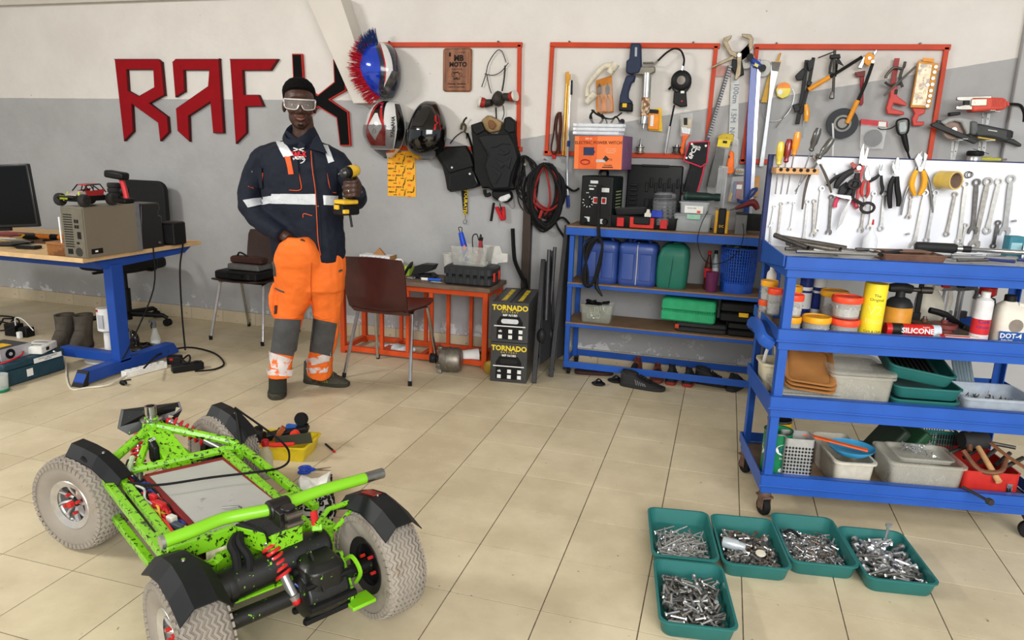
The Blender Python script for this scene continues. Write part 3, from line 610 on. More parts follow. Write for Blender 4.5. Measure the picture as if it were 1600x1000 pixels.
b=B();b.prism(circ(.026,14),-.0436,-.0428);b.mv(-.005,0,.1);b.ob('emblem',P((130,120,110),.5),t)
t=T('white_jug','tall cream jug with a moulded handle at the back of the second tier','jug',TRW(spec(c6,1070,250,.36)[0],.36,FLZ[2]+.001),TA);h=spec(c6,1070,150,.36)[2]-FLZ[2]
b=B();o=rrect(.11,.09,.03);b.loft([[(x*k+dx,y*k,z)for x,y in o]for k,z,dx in((.95,0,0),(1,.01,0),(1,h*.6,0),(.55,h*.9,-.02),(.4,h,-.02))]);b.ob('body',P((214,208,190),.45),t)
b=B();b.tube([(-.01,-.03,h*.92),(.045,-.03,h*.9),(.062,-.03,h*.7),(.055,-.03,h*.45)],.012,8,4);b.ob('handle',P((222,216,200),.45),t)
for k,(cx,lb)in enumerate([(1150,'grey plastic spring clamp with a red tip standing at the back of the second tier'),(1235,'grey plastic clamp right of the red-tipped one')]):
 t=T('clamp',lb,'clamp',TRW(spec(c6,cx,250,.33)[0],.33,FLZ[2]+.001),TA);h=spec(c6,cx,160,.33)[2]-FLZ[2]
 b=B();b.cyl((0,0,0),(0,0,h),.012,n=12);b.ob('bar',P((190,190,192),.4,.6),t)
 b=B();b.bar((-.02,0,h-.02),(.05,0,h-.01),.024,.022);b.tube([(.05,0,h-.01),(.062,0,h-.03),(.055,0,h-.06)],.009,8,3);b.bar((-.01,0,h*.4),(.035,0,h*.4),.02,.03);b.ob('jaw',GREY,t,bev=.003)
 b=B();b.box(-.012,-.012,h-.006,.03,.02,.014);b.ob('release_tab',RED if k==0 else DARK,t,bev=.002)
t=T('caliper','black upright clamp bar standing left of the cream jug','clamp',TRW(spec(c6,1005,250,.27)[0],.27,FLZ[2]+.001),TA);h=spec(c6,1005,160,.27)[2]-FLZ[2]
b=B();b.box(0,0,h/2,.018,.008,h);b.ob('bar',BLACK,t);b=B();b.box(-.012,0,h*.35,.05,.016,.04);b.ob('slider',BLACK,t,bev=.002)
t=T('caulking_gun','black handled tool lying across a rusty pulley on the second tier','tool',TRW(spec(c6,1110,300,.2)[0],.2,FLZ[2]+.09),TA)
b=B();b.tube([(-.03,0,.03),(.03,0,.015),(.1,0,-.025),(.17,0,-.05)],[.012,.013,.01,.006],8,4);b.ob('handle',BLACK,t);b=B();b.bar((.1,0,-.03),(.2,.02,-.06),.03,.02);b.ob('head',IRON,t,bev=.004)
for cx,cy,lb,m in[(1040,330,'brown rusty pulley lying behind the silicone tube',P((92,62,46),.55,.3)),(1150,360,'dark red round motor part behind the white sealant tube',P((120,60,56),.5))]:
 t=T('pulley',lb,'pulley',TRW(spec(c6,cx,cy,.19)[0],.19,FLZ[2]+.001),TA);b=B();b.lathe([(.05,0),(.05,.03),(.035,.036),(.035,.05),(.05,.055),(.05,.07),(.012,.072),(.012,.085)],n=24);b.ob('wheel',m,t);b=B();b.cyl((0,0,.08),(0,0,.095),.007);b.ob('shaft',STEEL,t)
t=T('pliers','red handled pliers lying between the tub stacks at the back','pliers',TRW(spec(c6,400,300,.17)[0],.17,FLZ[2]+.055),TA,rx=.1);b=B();b.tube([(-.07,0,0),(0,.01,.006),(.08,0,.012)],.009,8,3);b.ob('handle',RED,t);b=B();b.tube([(-.06,.02,.0),(0,.01,.002),(.07,.03,.0)],.009,8,3);b.ob('handle',RED,t);b=B();b.rbox(.17,.07,.04,.004,z0=-.0545);b.ob('carton_under',P((70,72,76),.6),t)
Z3=FLZ[1]+.001
FOG=P((205,203,190),.4,a=.28,var=.08,s=14,dirt=((160,150,125),6,.58,.2));FOG2=P((205,202,188),.4,a=.34,var=.06,s=12,dirt=((150,140,112),7,.58,.2))
def clearbox(name,label,u,v,z,w,d,h,rz=0.,lid=True,m=None,fill=None,top=1.08,tz=.35):
 t=T(name,label,'box',TRW(u,v,z),TA+rz);b=B();b.tub(w,d,h,.003,.025,top,.008);b.ob('body',m or FOG,t)
 if lid:
  b=B();b.rbox(w*top+.018,d*top+.018,.014,.03,z0=h+.001);b.ob('lid',m or FOG,t)
 if fill:
  q=rod_heap(150,.5,0,h*tz,.04,.004,int(u*1000)+5,.4);b=B()
  for i in range(0,len(q.v)):p=q.v[i];q.v[i]=Vector((max(-w*.46,min(w*.46,p.x*w*.9)),max(-d*.46,min(d*.46,p.y*d*.9)),.01+max(0,p.z)))
  q.ob('hardware_heap',fill,t,kind='stuff',sm=False)
 return t
GLASSY=P((170,172,172),.3,.3,.2,60)
ua=spec(c7,300,180,.1)[0];ub=spec(c7,625,180,.1)[0]
clearbox('storage_box','low cloudy plastic box under the brown serving trays',(ua+ub)/2,.14,Z3,(ub-ua)*.93,.2,.062,lid=True,fill=GLASSY)
TRAYM=P((168,116,66),.5,var=.08,s=10,dirt=((120,78,44),16,.66))
for i,(dz,rz)in enumerate([(0,0),(.016,.03),(.032,-.02)]):
 uu=spec(c7,480,90,.14)[0]
 t=T('serving_tray','brown rounded serving tray, %s of the slanting stack on the cloudy box'%['bottom','middle','top'][i],'tray',TRW(uu-.01,.13,Z3+.118+dz),TA-.12+rz,'brown serving trays',rx=.36,ry=.06)
 b=B();b.tub(.168,.23,.014,.003,.03,1.1,.004,5);b.ob('tray',TRAYM,t)
 if i==2:
  b=B();o1,o2=rrect(.158,.22,.03,5),rrect(.152,.214,.028,5);b.loft([[(x,y,.0035)for x,y in o1],[(x,y,.005)for x,y in o1],[(x,y,.005)for x,y in o2],[(x,y,.0035)for x,y in o2]],False,True);b.ob('raised_line',P((140,92,50),.5),t)
ua=spec(c7,605,220,.03)[0];ub=spec(c7,905,220,.03)[0];zt=spec(c7,780,70,.03)[2]
clearbox('storage_box','big cloudy plastic box with latch tabs between the brown trays and the green ones',(ua+ub)/2,.17,Z3,(ub-ua),.26,zt-Z3-.02,lid=True,fill=GLASSY,m=FOG2)
GRT=P((42,106,102),.4,var=.06,s=10);GRT2=P((24,100,88),.4,var=.06,s=10)
def gtray(name,label,loc,rz,w=.212,d=.325,h=.055,rx=0,ry=0,group=None,m=None):
 b=B();b.tub(w,d,h,.003,.03,1.075,.005,5);return put(tag(b.ob(name,m or GRT),label,'tray',group),loc,rz,rx,ry)
ua=spec(c7,915,230,.06)[0];ub=spec(c7,1250,230,.06)[0];uc=(ua+ub)/2;wv=(ub-ua)
gtray('green_tray','lowest green plastic tray of the stack on the trolley',TRW(uc,.2,Z3),TA,wv*.97,.3,.065,group='green trays stacked on the trolley')
gtray('green_tray','middle green plastic tray of the stack on the trolley',TRW(uc+.008,.2,Z3+.067),TA-.03,wv*.97,.3,.05,group='green trays stacked on the trolley')
t=gtray('green_tray','top green tray tilted with a black ribbed liner in it',TRW(uc-.015,.21,Z3+.15),TA-.1,wv*.95,.3,.055,rx=.13,ry=.14,group='green trays stacked on the trolley')
b=B();b.bb(-.09,.09,-.125,.125,.006,.012)
for i in range(9):b.bb(-.085+i*.02,-.077+i*.02,-.12,.12,.012,.02)
b.ob('ribbed_liner',P((34,36,36),.5),t)
t=T('hose_coil','bundle of pale blue-grey hose hanging behind the green trays','hose',TRW(spec(c7,1245,40,.4)[0],.38,Z3),TA)
b=B()
for i in range(6):b.tube([(-.05+i*.012,.0+.006*(i%2),.26),(-.03+i*.013,-.02,.14),(.0+i*.01,-.03-.004*i,.05),(.02+i*.008,-.04,.012)],.0075,8,4)
b.ob('hose',P((120,138,146),.5),t,kind='stuff')
ua=spec(c7,1305,255,.05)[0];clearbox('storage_box','open pale plastic box of washers at the right end of the third tier',ua+.13,.17,Z3,.25,.2,.085,lid=False,m=P((200,210,220),.3,a=.5),fill=IRON,tz=.5)
t=T('food_container','cream plastic container with a white bail handle at the left end of the third tier','container',TRW(.078,.3,Z3),TA);b=B();b.tub(.13,.13,.12,.003,.03,1.12,.008);b.ob('body',P((205,196,170),.5,dirt=((150,130,95),8,.6)),t);b=B();b.tube([(-.062,-.02,.115),(-.06,-.05,.18),(-.03,-.03,.2),(.0,.06,.13)],.007,6,5,flat=.5);b.ob('handle',WHITE,t)
Z1=FLZ[0]+.001
def opencan(name,label,cx,top,w,v,body,cv=c7,inner=None):
 u0,_,zt=spec(cv,cx-w/2,top,v);u1=spec(cv,cx+w/2,top,v)[0];r=(u1-u0)/2;h=zt-Z1
 t=T(name,label,'can',TRW(max((u0+u1)/2,r+.008),v,Z1),TA);b=B();b.lathe([(r,0),(r,h),(r*.94,h),(r*.94,.01),(0,.01)],n=28,cap=False);b.add([(r*math.cos(2*math.pi*i/28),r*math.sin(2*math.pi*i/28),.0)for i in range(28)],[tuple(range(28))]);b.ob('body',body,t)
 b=B();b.lathe([(r*1.02,h-.004),(r*1.02,h+.002),(r*.95,h+.002)],n=28,cap=False);b.ob('rim',STEEL,t);return t,r,h
t,r,h=opencan('milk_tin','open green and white milk powder tin at the left of the bottom tier',308,365,150,.1,P((24,118,74),.4,dirt=((220,224,218),7,.56,.02)))
wraptext('lait',.04,P((30,60,120),.4),t,r+.001,h*.68,.3);b=B();b.prism(circ(.034,16,.024),-.001,.001);
for v_ in b.v:a=.3+v_.x/r;y=v_.y;v_.x,v_.y=(r+.0004+y)*math.sin(a),-(r+.0004+y)*math.cos(a)
for v_ in b.v:v_.z+=h*.68
b.ob('label_oval',WHITE,t);wraptext('Nutritif',.012,WHITE,t,r+.001,h*.5,.3)
t,r,h=opencan('paint_tin','black and yellow paint tin standing behind the milk tin',330,310,128,.26,P((26,26,27),.4));B().lathe([(r*1.006,h*.78),(r*1.006,h*.96)],n=28,cap=False).ob('yellow_band',YELLOW,t)
u0,_,zt=spec(c7,345,440,.055);u1=spec(c7,500,440,.055)[0];w=u1-u0;h=zt-Z1
t=T('checkered_tin','square black and white patterned tin on the bottom tier','tin',TRW((u0+u1)/2,.07,Z1),TA)
b=B();b.tub(w*.98,w*.85,h+.035,.002,.012,1.0,.002);b.ob('body',P((176,176,174),.35,.4),t)
b=B()
for i in range(9):
 for j in range(11):
  cx,cz=-w*.44+i*w*.11,.012+j*h*.09;b.prism([(cx-w*.047,cz),(cx,cz-h*.036),(cx+w*.047,cz),(cx,cz+h*.036)],-w*.425-.0012,-w*.425)
  if i<8:cy=-w*.36+i*w*.1;k=b.mark();b.prism([(cy-w*.045,cz),(cy,cz-h*.036),(cy+w*.045,cz),(cy,cz+h*.036)],w*.49,w*.49+.0012,'yz')
b.ob('black_lozenges',P((16,16,17),.4),t,kind='stuff',sm=False)
u0,_,zt=spec(c7,630,535,.03);u1=spec(c7,850,535,.03)[0];uc=spec(c7,700,600,.06)[0];h=zt-Z1
clearbox('plastic_tub','long cloudy white tub carrying a blue bowl on the bottom tier',uc-.005,.19,Z1,(u1-u0)*.9,.3,h,rz=.06,lid=False,m=P((200,194,178),.45,dirt=((150,138,112),6,.6,.2)))
t=T('plastic_bowl','shallow sky blue plastic bowl resting on the cloudy tub','bowl',TRW(spec(c7,700,470,.12)[0],.12,Z1+h+.003),TA,rx=-.03);b=B();b.lathe([(.06,0),(.085,.02),(.09,.03),(.092,.03),(.086,.026),(.06,.006),(.0,.006)],n=32,cap=False);b.ob('bowl',P((66,158,206),.35),t)
A=TRW(spec(c7,450,375,.13)[0],.13,Z1+h+.068);C=TRW(spec(c7,785,485,.06)[0],.06,Z1+h+.044);b=B();b.bar((0,0,0),tuple(C-A),.026,.006);put(tag(b.ob('orange_stick',P((226,98,44),.5),sm=False,bev=.001),'flat orange stick laid across the blue bowl','stick'),A)
for k,(cx,lb,m,rz)in enumerate([(900,'dark olive flat case leaning inside the bottom tier',P((44,58,46),.5,dirt=((90,86,70),8,.62)),.1),(985,'dark green ridged case leaning right of the olive one',P((38,80,52),.45,dirt=((90,96,80),8,.64)),.1)]):
 t=T('flat_case',lb,'case',TRW(spec(c7,cx,470,.22)[0]-.03+.02*k,.34,Z1+.002),TA+rz,rx=-.0,ry=.62)
 b=B();b.rbox(.04,.18,.19,.012,z0=.0);b.ob('shell',m,t);b=B();b.bb(.0205,.0235,-.07,.07,.02,.165);b.bb(.0235,.026,-.05,.05,.04,.145);b.ob('raised_panel',m,t,bev=.003)
 t.location.z+=.02
BM=P((40,110,104),.5);t=T('mesh_basket','teal plastic mesh basket at the back of the bottom tier','basket',TRW(spec(c7,1120,400,.36)[0],.36,Z1),TA)
b=B();h=.17
for i in range(14):
 for s_ in(-1,1):b.bar((-.07+i*.0108,s_*.05,0),(-.07+i*.0108,s_*.055,h),.003,.003)
for j in range(8):
 z=.004+j*h/7.4
 for s_ in(-1,1):b.bar((-.074,s_*.052,z),(.074,s_*.052,z),.003,.003);b.bar((s_*.074,-.052,z),(s_*.074,.052,z),.003,.003)
b.bb(-.074,.074,-.052,.052,0,.003);b.ob('lattice',BM,t,sm=False,kind='stuff');b=B();b.loft([[(x*.155,y*.115,z)for x,y in((-.5,-.5),(.5,-.5),(.5,.5),(-.5,.5))]for z in(h,h+.012)],False);b.ob('rim',BM,t,sm=False)
u0,_,zt=spec(c7,915,540,.035);u1=spec(c7,1310,540,.035)[0];w=u1-u0;h=zt-Z1
t=clearbox('storage_box','cloudy plastic box with screws heaped on its sunken lid on the bottom tier',(u0+u1)/2,.14,Z1,w*.93,.2,h,lid=False,m=FOG2,fill=GLASSY)
b=B();b.tub(w*.72,.16,.02,.002,.02,1.04,.004);b.mv(0,0,h-.006);b.ob('inner_lid',FOG,t)
for i in range(26):
 R_=random.Random(i);b=B();Ln=.032;b.cyl((0,0,0),(Ln,0,0),.0022,n=5);b.cyl((-.003,0,0),(0,0,0),.005,n=6)
 a=TRW((u0+u1)/2+R_.uniform(-.06,.04),.14+R_.uniform(-.05,.05),Z1+h+.016+.003*(i%5));o=b.ob('long_screw',SCR,sm=False);put(tag(o,'bright screw lying in the sunken lid of the cloudy box','screw','screws in the sunken box lid'),a,R_.uniform(0,6.3),0,R_.uniform(-.5,.5))
u0,_,zt=spec(c7,1300,570,.04);u1=spec(c7,1595,620,.04)[0];w=u1-u0;h=zt-Z1
t=T('red_toolbox','open red metal toolbox full of old tools at the right of the bottom tier','toolbox',TRW((u0+u1)/2,.18,Z1),TA)
RT=P((190,46,40),.4,var=.1,dirt=((120,60,50),10,.64));b=B();b.tub(w*.98,.27,h*.9,.003,.02,1.0,.003);b.ob('body',RT,t)
b=B();b.bb(-w*.49,w*.49,.136,.142,h*.4,h*1.35);b.ob('lid',P((90,30,28),.5),t,bev=.004)
b=B();b.bb(.055,.075,-.141,-.135,.035,.075);b.tube([(.058,-.143,.06),(.065,-.15,.02),(.072,-.143,.06)],.002,5,3);b.ob('latch',CHROME,t)
uc=(u0+u1)/2
def tool(name,label,cat,pts,r,m,n=8,k=4,flat=1.):
 A=TRW(*pts[0]);b=B();b.tube([TRW(*p)-A for p in pts],r,n,k if len(pts)>2 else 0,flat=flat);return put(tag(b.ob(name,m),label,cat),A)
RU=P((112,72,50),.65,.3,.3,30);zz=Z1+h
t=T('rubber_mallet','black rubber mallet lying on the red toolbox heap','mallet',TRW(spec(c7,1335,445,.2)[0],.2,zz+.06),TA+.1,rx=.2,ry=-.06);b=B();b.lathe([(.034,-.05),(.038,-.045),(.038,.045),(.034,.05)],ax='x',n=20);b.ob('head',P((48,49,50),.7),t);b=B();b.cyl((0,-.03,-.01),(.0,-.2,-.06),.011,.012);b.ob('handle',WOODM,t)
tool('clamp_screw','rusty bent clamp frame sticking up from the red toolbox','clamp',[(uc-.13,.25,zz+.1),(uc-.06,.22,zz+.14),(uc-.04,.2,zz+.09),(uc-.05,.15,zz+.03)],.011,RU)
tool('hacksaw','rusty flat bar slanting across the red toolbox','saw',[(uc-.03,.28,zz+.12),(uc+.06,.14,zz+.045),(uc+.13,.06,zz+.005)],.013,P((140,88,56),.6,.3),flat=.3)
tool('curved_hook','rusty curved hook hanging over the front of the red toolbox','hook',[(uc-.1,.1,zz+.05),(uc-.05,.055,zz-.01),(uc+.02,.04,zz-.005),(uc+.06,.09,zz+.03)],.01,RU)
tool('steel_pipe','dark pipe with a bolt end pointing right out of the red toolbox','pipe',[(uc+.02,.24,zz+.045),(uc+.15,.2,zz+.04)],.008,IRON)
for i,(a,c_)in enumerate([((-.06,.12),(.03,.22)),((-.02,.08),(.08,.2)),((.03,.06),(.11,.16)),((-.1,.16),(.0,.24)),((.06,.05),(.14,.12))]):
 tool('old_spanner','dark old tool in the jumble of the red toolbox','tool',[(uc+a[0],a[1]+.04,zz-.005),(uc+c_[0],c_[1],zz+.03)],.0085,[IRON,WRD][i%2])['group']='old tools in the red toolbox'
A=TRW(spec(c7,1290,672,0)[0],.01,LEV[0][1]+.01);C=TRW(spec(c7,1415,715,-.1)[0],-.1,LEV[0][1]+.012);b=B();b.cyl((0,0,0),tuple(C-A),.006,n=8);d=(C-A).normalized();b.cyl(tuple(C-A),tuple(C-A+d*.02),.013,n=6);put(tag(b.ob('long_bolt',IRON),'long steel bar with a hexagon end poking out over the bottom tier edge','bar'),A)
# ================================================================ green floor trays of bolts
BOLM=[P((178,178,176),.33,.9,.15,60),P((140,138,134),.38,.9,.2,60),P((120,104,88),.5,.7,.25,60),P((200,202,202),.3,.85,.1,60)]
_bp={}
def boltm(ln,r,hd,mi):
 key=(ln,r,hd,mi)
 if key not in _bp:
  b=B();b.cyl((0,0,0),(ln,0,0),r,n=7)
  if hd:b.cyl((-r*1.1,0,0),(0,0,0),r*1.85,n=6)
  if hd==2:b.cyl((0,0,0),(r*.35,0,0),r*2.3,n=10)
  _bp[key]=b
 return _bp[key]
TRAYS=[((-.04,2.516),[(.075,.0026,1),(.085,.0028,1),(.06,.0026,1)],'long thin steel screw in the green floor tray of long screws',60,(-.13,.06),(0,3)),
  ((.202,2.545),[(.035,.0042,1),(.05,.0045,1),(.028,.004,2),(.022,.0045,1)],'mixed steel bolt in the green floor tray with the pale disc',60,(-.14,.1),(0,1,2)),
  ((.431,2.638),[(.022,.003,1),(.03,.0032,1),(.016,.003,1)],'small worn bolt in the green floor tray of smallest hardware',60,(-.15,.1),(1,0,2)),
  ((.675,2.614),[(.05,.005,2),(.065,.0055,2),(.042,.005,1),(.055,.0052,2)],'thick flanged bolt in the green floor tray of thickest bolts',60,(-.14,.13),(3,0,1)),
  ((.019,2.142),[(.035,.0038,1),(.045,.004,1),(.028,.0042,1)],'mid-sized steel bolt in the green floor tray standing before the other four',60,(-.15,.12),(0,1,3))]
LBL=['green floor tray of long thin screws','green floor tray with a pale disc on its mixed bolts','green floor tray of the smallest worn hardware','green floor tray of the thickest flanged bolts','green floor tray of mid-sized bolts standing before the other four']
for k,((cx,cy),kinds,lb,n,(y0,y1),mats)in enumerate(TRAYS):
 R_=random.Random(k+11);rz=math.radians(8.6);c_,s_=math.cos(rz),math.sin(rz)
 gtray('floor_tray',LBL[k],(cx,cy,0),rz,.212,.325,.06,group='green floor trays')
 bulk=B();top=[]
 def one(z,tilt):
  ln,r,hd=kinds[R_.randrange(len(kinds))];a=R_.uniform(0,6.28)if k else R_.choice([R_.gauss(1.6,.35),R_.gauss(.1,.25),R_.gauss(-.8,.3)])
  m=ln/2;x=R_.uniform(-.094+m*abs(math.cos(a)),.094-m*abs(math.cos(a)));y=R_.uniform(y0+m*abs(math.sin(a)),y1-m*abs(math.sin(a)))
  e=R_.uniform(-tilt,tilt);return ln,r,hd,x-m*math.cos(a),y-m*math.sin(a),z,a,e
 nb=[120,190,420,80,190][k]
 lay=[.022,.03,.026,.034,.034][k]
 for i in range(nb):
  ln,r,hd,x,y,z,a,e=one(R_.uniform(.009,lay),.35);q=boltm(ln,r,hd,0);o=len(bulk.v)
  M_=Matrix.Translation((x,y,z))@Matrix.Rotation(a,4,'Z')@Matrix.Rotation(e,4,'Y');bulk.add([M_@p for p in q.v],q.f)
 o=bulk.ob('hardware_layer',BOLM[mats[1]],sm=False,kind='stuff');put(tag(o,'under layer of hardware in the '+LBL[k].split(',')[0],'bolts'),(cx,cy,0),rz)
 for i in range(n):
  ln,r,hd,x,y,z,a,e=one(R_.uniform(lay,lay+.014),.4);mi=mats[i%len(mats)];q=boltm(ln,r,hd,mi);key=('o',ln,r,hd,mi)
  if key not in _bp:o=q.ob('bolt',BOLM[mi],sm=False);_bp[key]=o
  else:o=_bp[key].copy();COL.objects.link(o)
  tag(o,lb,'bolt',lb.replace('bolt in','bolts in').replace('screw in','screws in'));wx,wy=cx+x*c_-y*s_,cy+x*s_+y*c_;put(o,(wx,wy,z),rz+a,0,e)
b=B();b.lathe([(.017,0),(.018,.002),(.017,.004)],n=24);put(tag(b.ob('pale_disc',P((205,200,180),.5)),'pale round disc lying on mixed bolts in a green floor tray','disc'),onZ(990+635*.3125,770+305*.3125,.055),0,.2)
b=B();b.lathe([(.008,-.035),(.02,-.03),(.02,.02),(.014,.03),(.014,.05)],ax='x',n=14);put(tag(b.ob('plastic_fitting',P((205,215,220),.2,.3,a=.7)),'shiny clear plastic fitting lying beside the pale disc on mixed bolts','fitting'),onZ(990+490*.3125,770+255*.3125,.055),-.2)
A=onZ(990+1258*.3125,770+235*.3125,.055);b=B();b.cyl((0,0,0),(.004,.002,.055),.0055,n=8);b.cyl((.004,.002,.055),(.0045,.002,.065),.012,n=6);put(tag(b.ob('standing_bolt',BOLM[3],sm=False),'long flanged bolt standing upright among the thickest bolts','bolt'),A)
A=onZ(990+755*.3125,770+200*.3125,.05);b=B();b.tube([(0,0,0),(.02,.012,.008),(.045,.0,.002),(.05,-.012,0)],.006,8,4);put(tag(b.ob('rubber_elbow',RUBBER),'bent black rubber piece on the smallest worn hardware','tube'),A)
# ================================================================ blue rack against the wall
RX0,RX1,RY0,RY1=-.93,.36,4.47,4.79
rk=T('storage_rack','low blue steel rack with plywood shelves standing against the wall on casters','shelf rack',(RX0,RY0,0))
RW_,RD=RX1-RX0,RY1-RY0
for x in(.0,RW_-.03):
 for y in(0,RD-.03):
  B().bb(x,x+.03,y,y+.03,.055,.93).ob('post',BLUEP,rk,sm=False,bev=.002)
PLY=P((134,108,82),.7,var=.15,s=12,dirt=((110,84,60),8,.62))
for z,pl in((.96,1),(.608,1),(.343,1),(.075,0)):
 hgt=.05 if z>.9 else .022 if pl else .045
 s_=T('shelf','','x');del s_['label'],s_['category'];s_.parent=rk
 o=.02 if z>.9 else 0
 B().bb(-o,RW_+o,-.004-o,.0,z-hgt/2,z+hgt/2).ob('front_rail',BLUEP,s_,sm=False,bev=.002)
 B().bb(-o,RW_+o,RD,RD+.004,z-hgt/2,z+hgt/2).ob('back_rail',BLUEP,s_,sm=False,bev=.002)
 for x in(-o-.001,RW_+o-.003):B().bb(x,x+.004,-.004-o,RD,z-hgt/2,z+hgt/2).ob('side_rail',BLUEP,s_,sm=False,bev=.002)
 if pl:B().bb(-o,RW_+o,-.006-o,RD,z+hgt/2,z+hgt/2+.009).ob('plywood',PLY,s_,sm=False,bev=.001)
for x in(.03,RW_-.03):
 for y in(.03,RD-.03):
  c=T('caster','','x',(x,y,0));del c['label'],c['category'];c.parent=rk
  b=B();b.lathe([(.005,-.01),(.022,-.01),(.024,0),(.022,.01),(.005,.01)],(0,0,.024),'x',16);b.ob('wheel',RUBBER,c)
  b=B();b.bb(-.016,.016,-.016,.016,.05,.055);b.bb(-.015,-.012,-.01,.01,.02,.052);b.bb(.012,.015,-.01,.01,.02,.052);b.ob('fork',IRON,c)
ZA,ZB,ZC=.9945,.6285,.3635
def FB(x0,x1,yt,yb,Y,z=None):
 a,b_=onY(x0,(yt+yb)/2,Y),onY(x1,(yt+yb)/2,Y);t=onY((x0+x1)/2,yt,Y).z;q=onY((x0+x1)/2,yb,Y).z if z is None else z
 return(a.x+b_.x)/2,b_.x-a.x,q,t-q
BK2=P((17,18,19),.5,var=.15,s=20)
x,w,z,h=FB(908,958,275,350,4.52,ZA)
t=T('welding_machine','black inverter welder with two red switches standing at the left end of the rack top','welder',(x,4.52,z),-.12);d=.24
b=B();b.rbox(w,d,h,.012,z0=0);b.mv(0,d/2,0);b.ob('housing',P((26,34,32),.45),t)
b=B();b.rbox(w*1.02,.02,h*1.0,.008);b.mv(0,-.004,0);b.ob('front_panel',BK2,t)
b=B();b.tube([(0,.03,h-.004),(0,.05,h+.03),(0,d-.05,h+.03),(0,d-.03,h-.004)],.009,8,4);b.ob('handle',BLACK,t)
for sx in(-.005,.055):
 b=B();b.bb(sx*.9-.016,sx*.9+.016,-.017,-.0135,h*.52-.02,h*.52+.02);b.ob('switch_frame',P((200,200,198),.5),t);b=B();b.box(sx*.9,-.019,h*.52,.02,.006,.028,0,.12);b.ob('switch',P((170,30,26),.4),t)
b=B();b.lathe([(.02,-.032),(.022,-.016)],(-.055,0,h*.48),'y',16);b.ob('current_knob',BK2,t);
b=B()
for i in range(9):a=.3+i*.6;b.box(-.055+.032*math.sin(a),-.0145,h*.48+.032*math.cos(a),.004,.001,.01,0,0,a)
b.ob('dial_marks',WHITE,t,sm=False)
for a in((-.02,h*.88,.05,.018),(.05,h*.73,.06,.026),(-.055,h*.13,.035,.03),(.045,h*.1,.035,.03),(-.035,h*.74,.03,.01)):b=B();b.bb(a[0]-a[2]/2,a[0]+a[2]/2,-.0155,-.0138,a[1]-a[3]/2,a[1]+a[3]/2);b.ob('label_patch',P((196,200,198),.5),t,sm=False)
for sx in(-.07,.065):b=B();b.lathe([(.016,-.03),(.02,-.014)],(sx,0,h*.1),'y',14);b.ob('cable_socket',BLACK,t)
b=B()
for i in range(7):b.bb(w/2-.0005,w/2+.0012,d*.3,d*.8,h*.3+i*.02,h*.3+i*.02+.008)
b.ob('vent_slots',P((150,160,120),.5),t,sm=False);text('lettering','MMA-200',.012,WHITE,t,(-.03,-.0155,h*.80));text('lettering','AMP',.01,WHITE,t,(-.06,-.0155,h*.66))
wx_,wh_=x,h
A=onY(935,300,4.46);b=B();b.tube([p-A for p in[onY(938,290,4.49),onY(936,315,4.455),onY(935,350,4.42),onY(937,380,4.42)]],.011,8,5);t=T('welding_lead','black welding lead looped in a bundle in front of the blue jerrycans','cable',A)
b.ob('cable',RUBBER,t);b=B()
for i in range(5):
 o=i*3;b.tube([onY(x_,y_,4.42-.012*(i%3))-A for x_,y_ in[(938-o*.3,370),(925-o,385),(911+o*.6,425),(913+o*.5,445),(924+o*.4,446-o*.6),(933+o*.3,420),(941,385),(938-o*.3,372)]],.0075,7,5)
b.ob('loops',RUBBER,t,kind='stuff');b=B();b.tube([onY(x_,y_,4.42)-A for x_,y_ in[(935,420),(932,440),(933,450),(941,463)]],[.008,.011,.013,.006],8,4);b.ob('electrode_holder',BK2,t)
zt=ZA+wh_+.04;x,w,z,h=FB(896,974,214,272,4.50,zt)
z=zt;h=onY(935,212,4.5).z-zt
t=T('winch_carton','orange printed carton of an electric winch on top of the welder','carton',(x,4.50,z),-.14,ry=-.02);d=.22
b=B();b.rbox(w,d,h,.003);b.mv(0,d/2,0);b.ob('carton',P((120,84,120),.65,dirt=((190,170,150),8,.66)),t)
b=B();b.bb(-w/2+.002,w/2-.002,-.0018,.0002,.002,h-.002);b.ob('front_print',P((232,122,66),.5,var=.06,s=5,dirt=((240,170,120),9,.64)),t,sm=False)
b=B();b.bb(-w/2+.03,-w*.02,-.0024,-.0018,.002,h-.002);b.ob('print_band',P((214,96,44),.5),t,sm=False)
DT=P((96,40,26),.6);text('lettering','ELECTRIC POWER WITCH',w*.083,DT,t,(0,-.0028,h*.79),bold=.0003);text('lettering','500 W',w*.05,P((245,225,200),.5),t,(-w*.2,-.0028,h*.91));text('lettering','CE',w*.05,DT,t,(w*.27,-.0028,h*.3));text('lettering','Portable',w*.05,DT,t,(w*.22,-.0028,h*.13));text('lettering','max lift weight\nwire rope length\nlifting speed',w*.035,P((245,200,160),.5),t,(w*.26,-.0028,h*.56))
b=B();b.lathe([(.028,-.004),(.028,.03)],(-w*.16,-.003,h*.52),'x',14);b.xf(Matrix.Diagonal((1,.08,1,1)));b.bb(-w*.3,-w*.08,-.004,-.0025,h*.42,h*.66);b.ob('printed_winch',P((40,52,84),.5),t)
b=B();b.tube([(-w*.26+.03*math.cos(a),-.003,h*.22+.014*math.sin(a))for a in[i*.52 for i in range(12)]],.004,5,closed=True);b.ob('printed_rope',P((150,40,44),.5),t);b=B();b.bb(-.01,.05,-.0034,-.0024,h*.22,h*.3);b.ob('printed_hook',P((190,190,190),.5),t);b=B();b.prism([(w*.1,h*.3),(w*.16,h*.42),(w*.24,h*.32),(w*.18,h*.24)],-.0034,-.0024);b.ob('printed_remote',P((60,44,40),.5),t);b=B();b.bb(w*.1,w*.32,-.003,-.0024,h*.055,h*.085);b.ob('printed_bar',P((50,36,36),.5),t)
zc=z+h
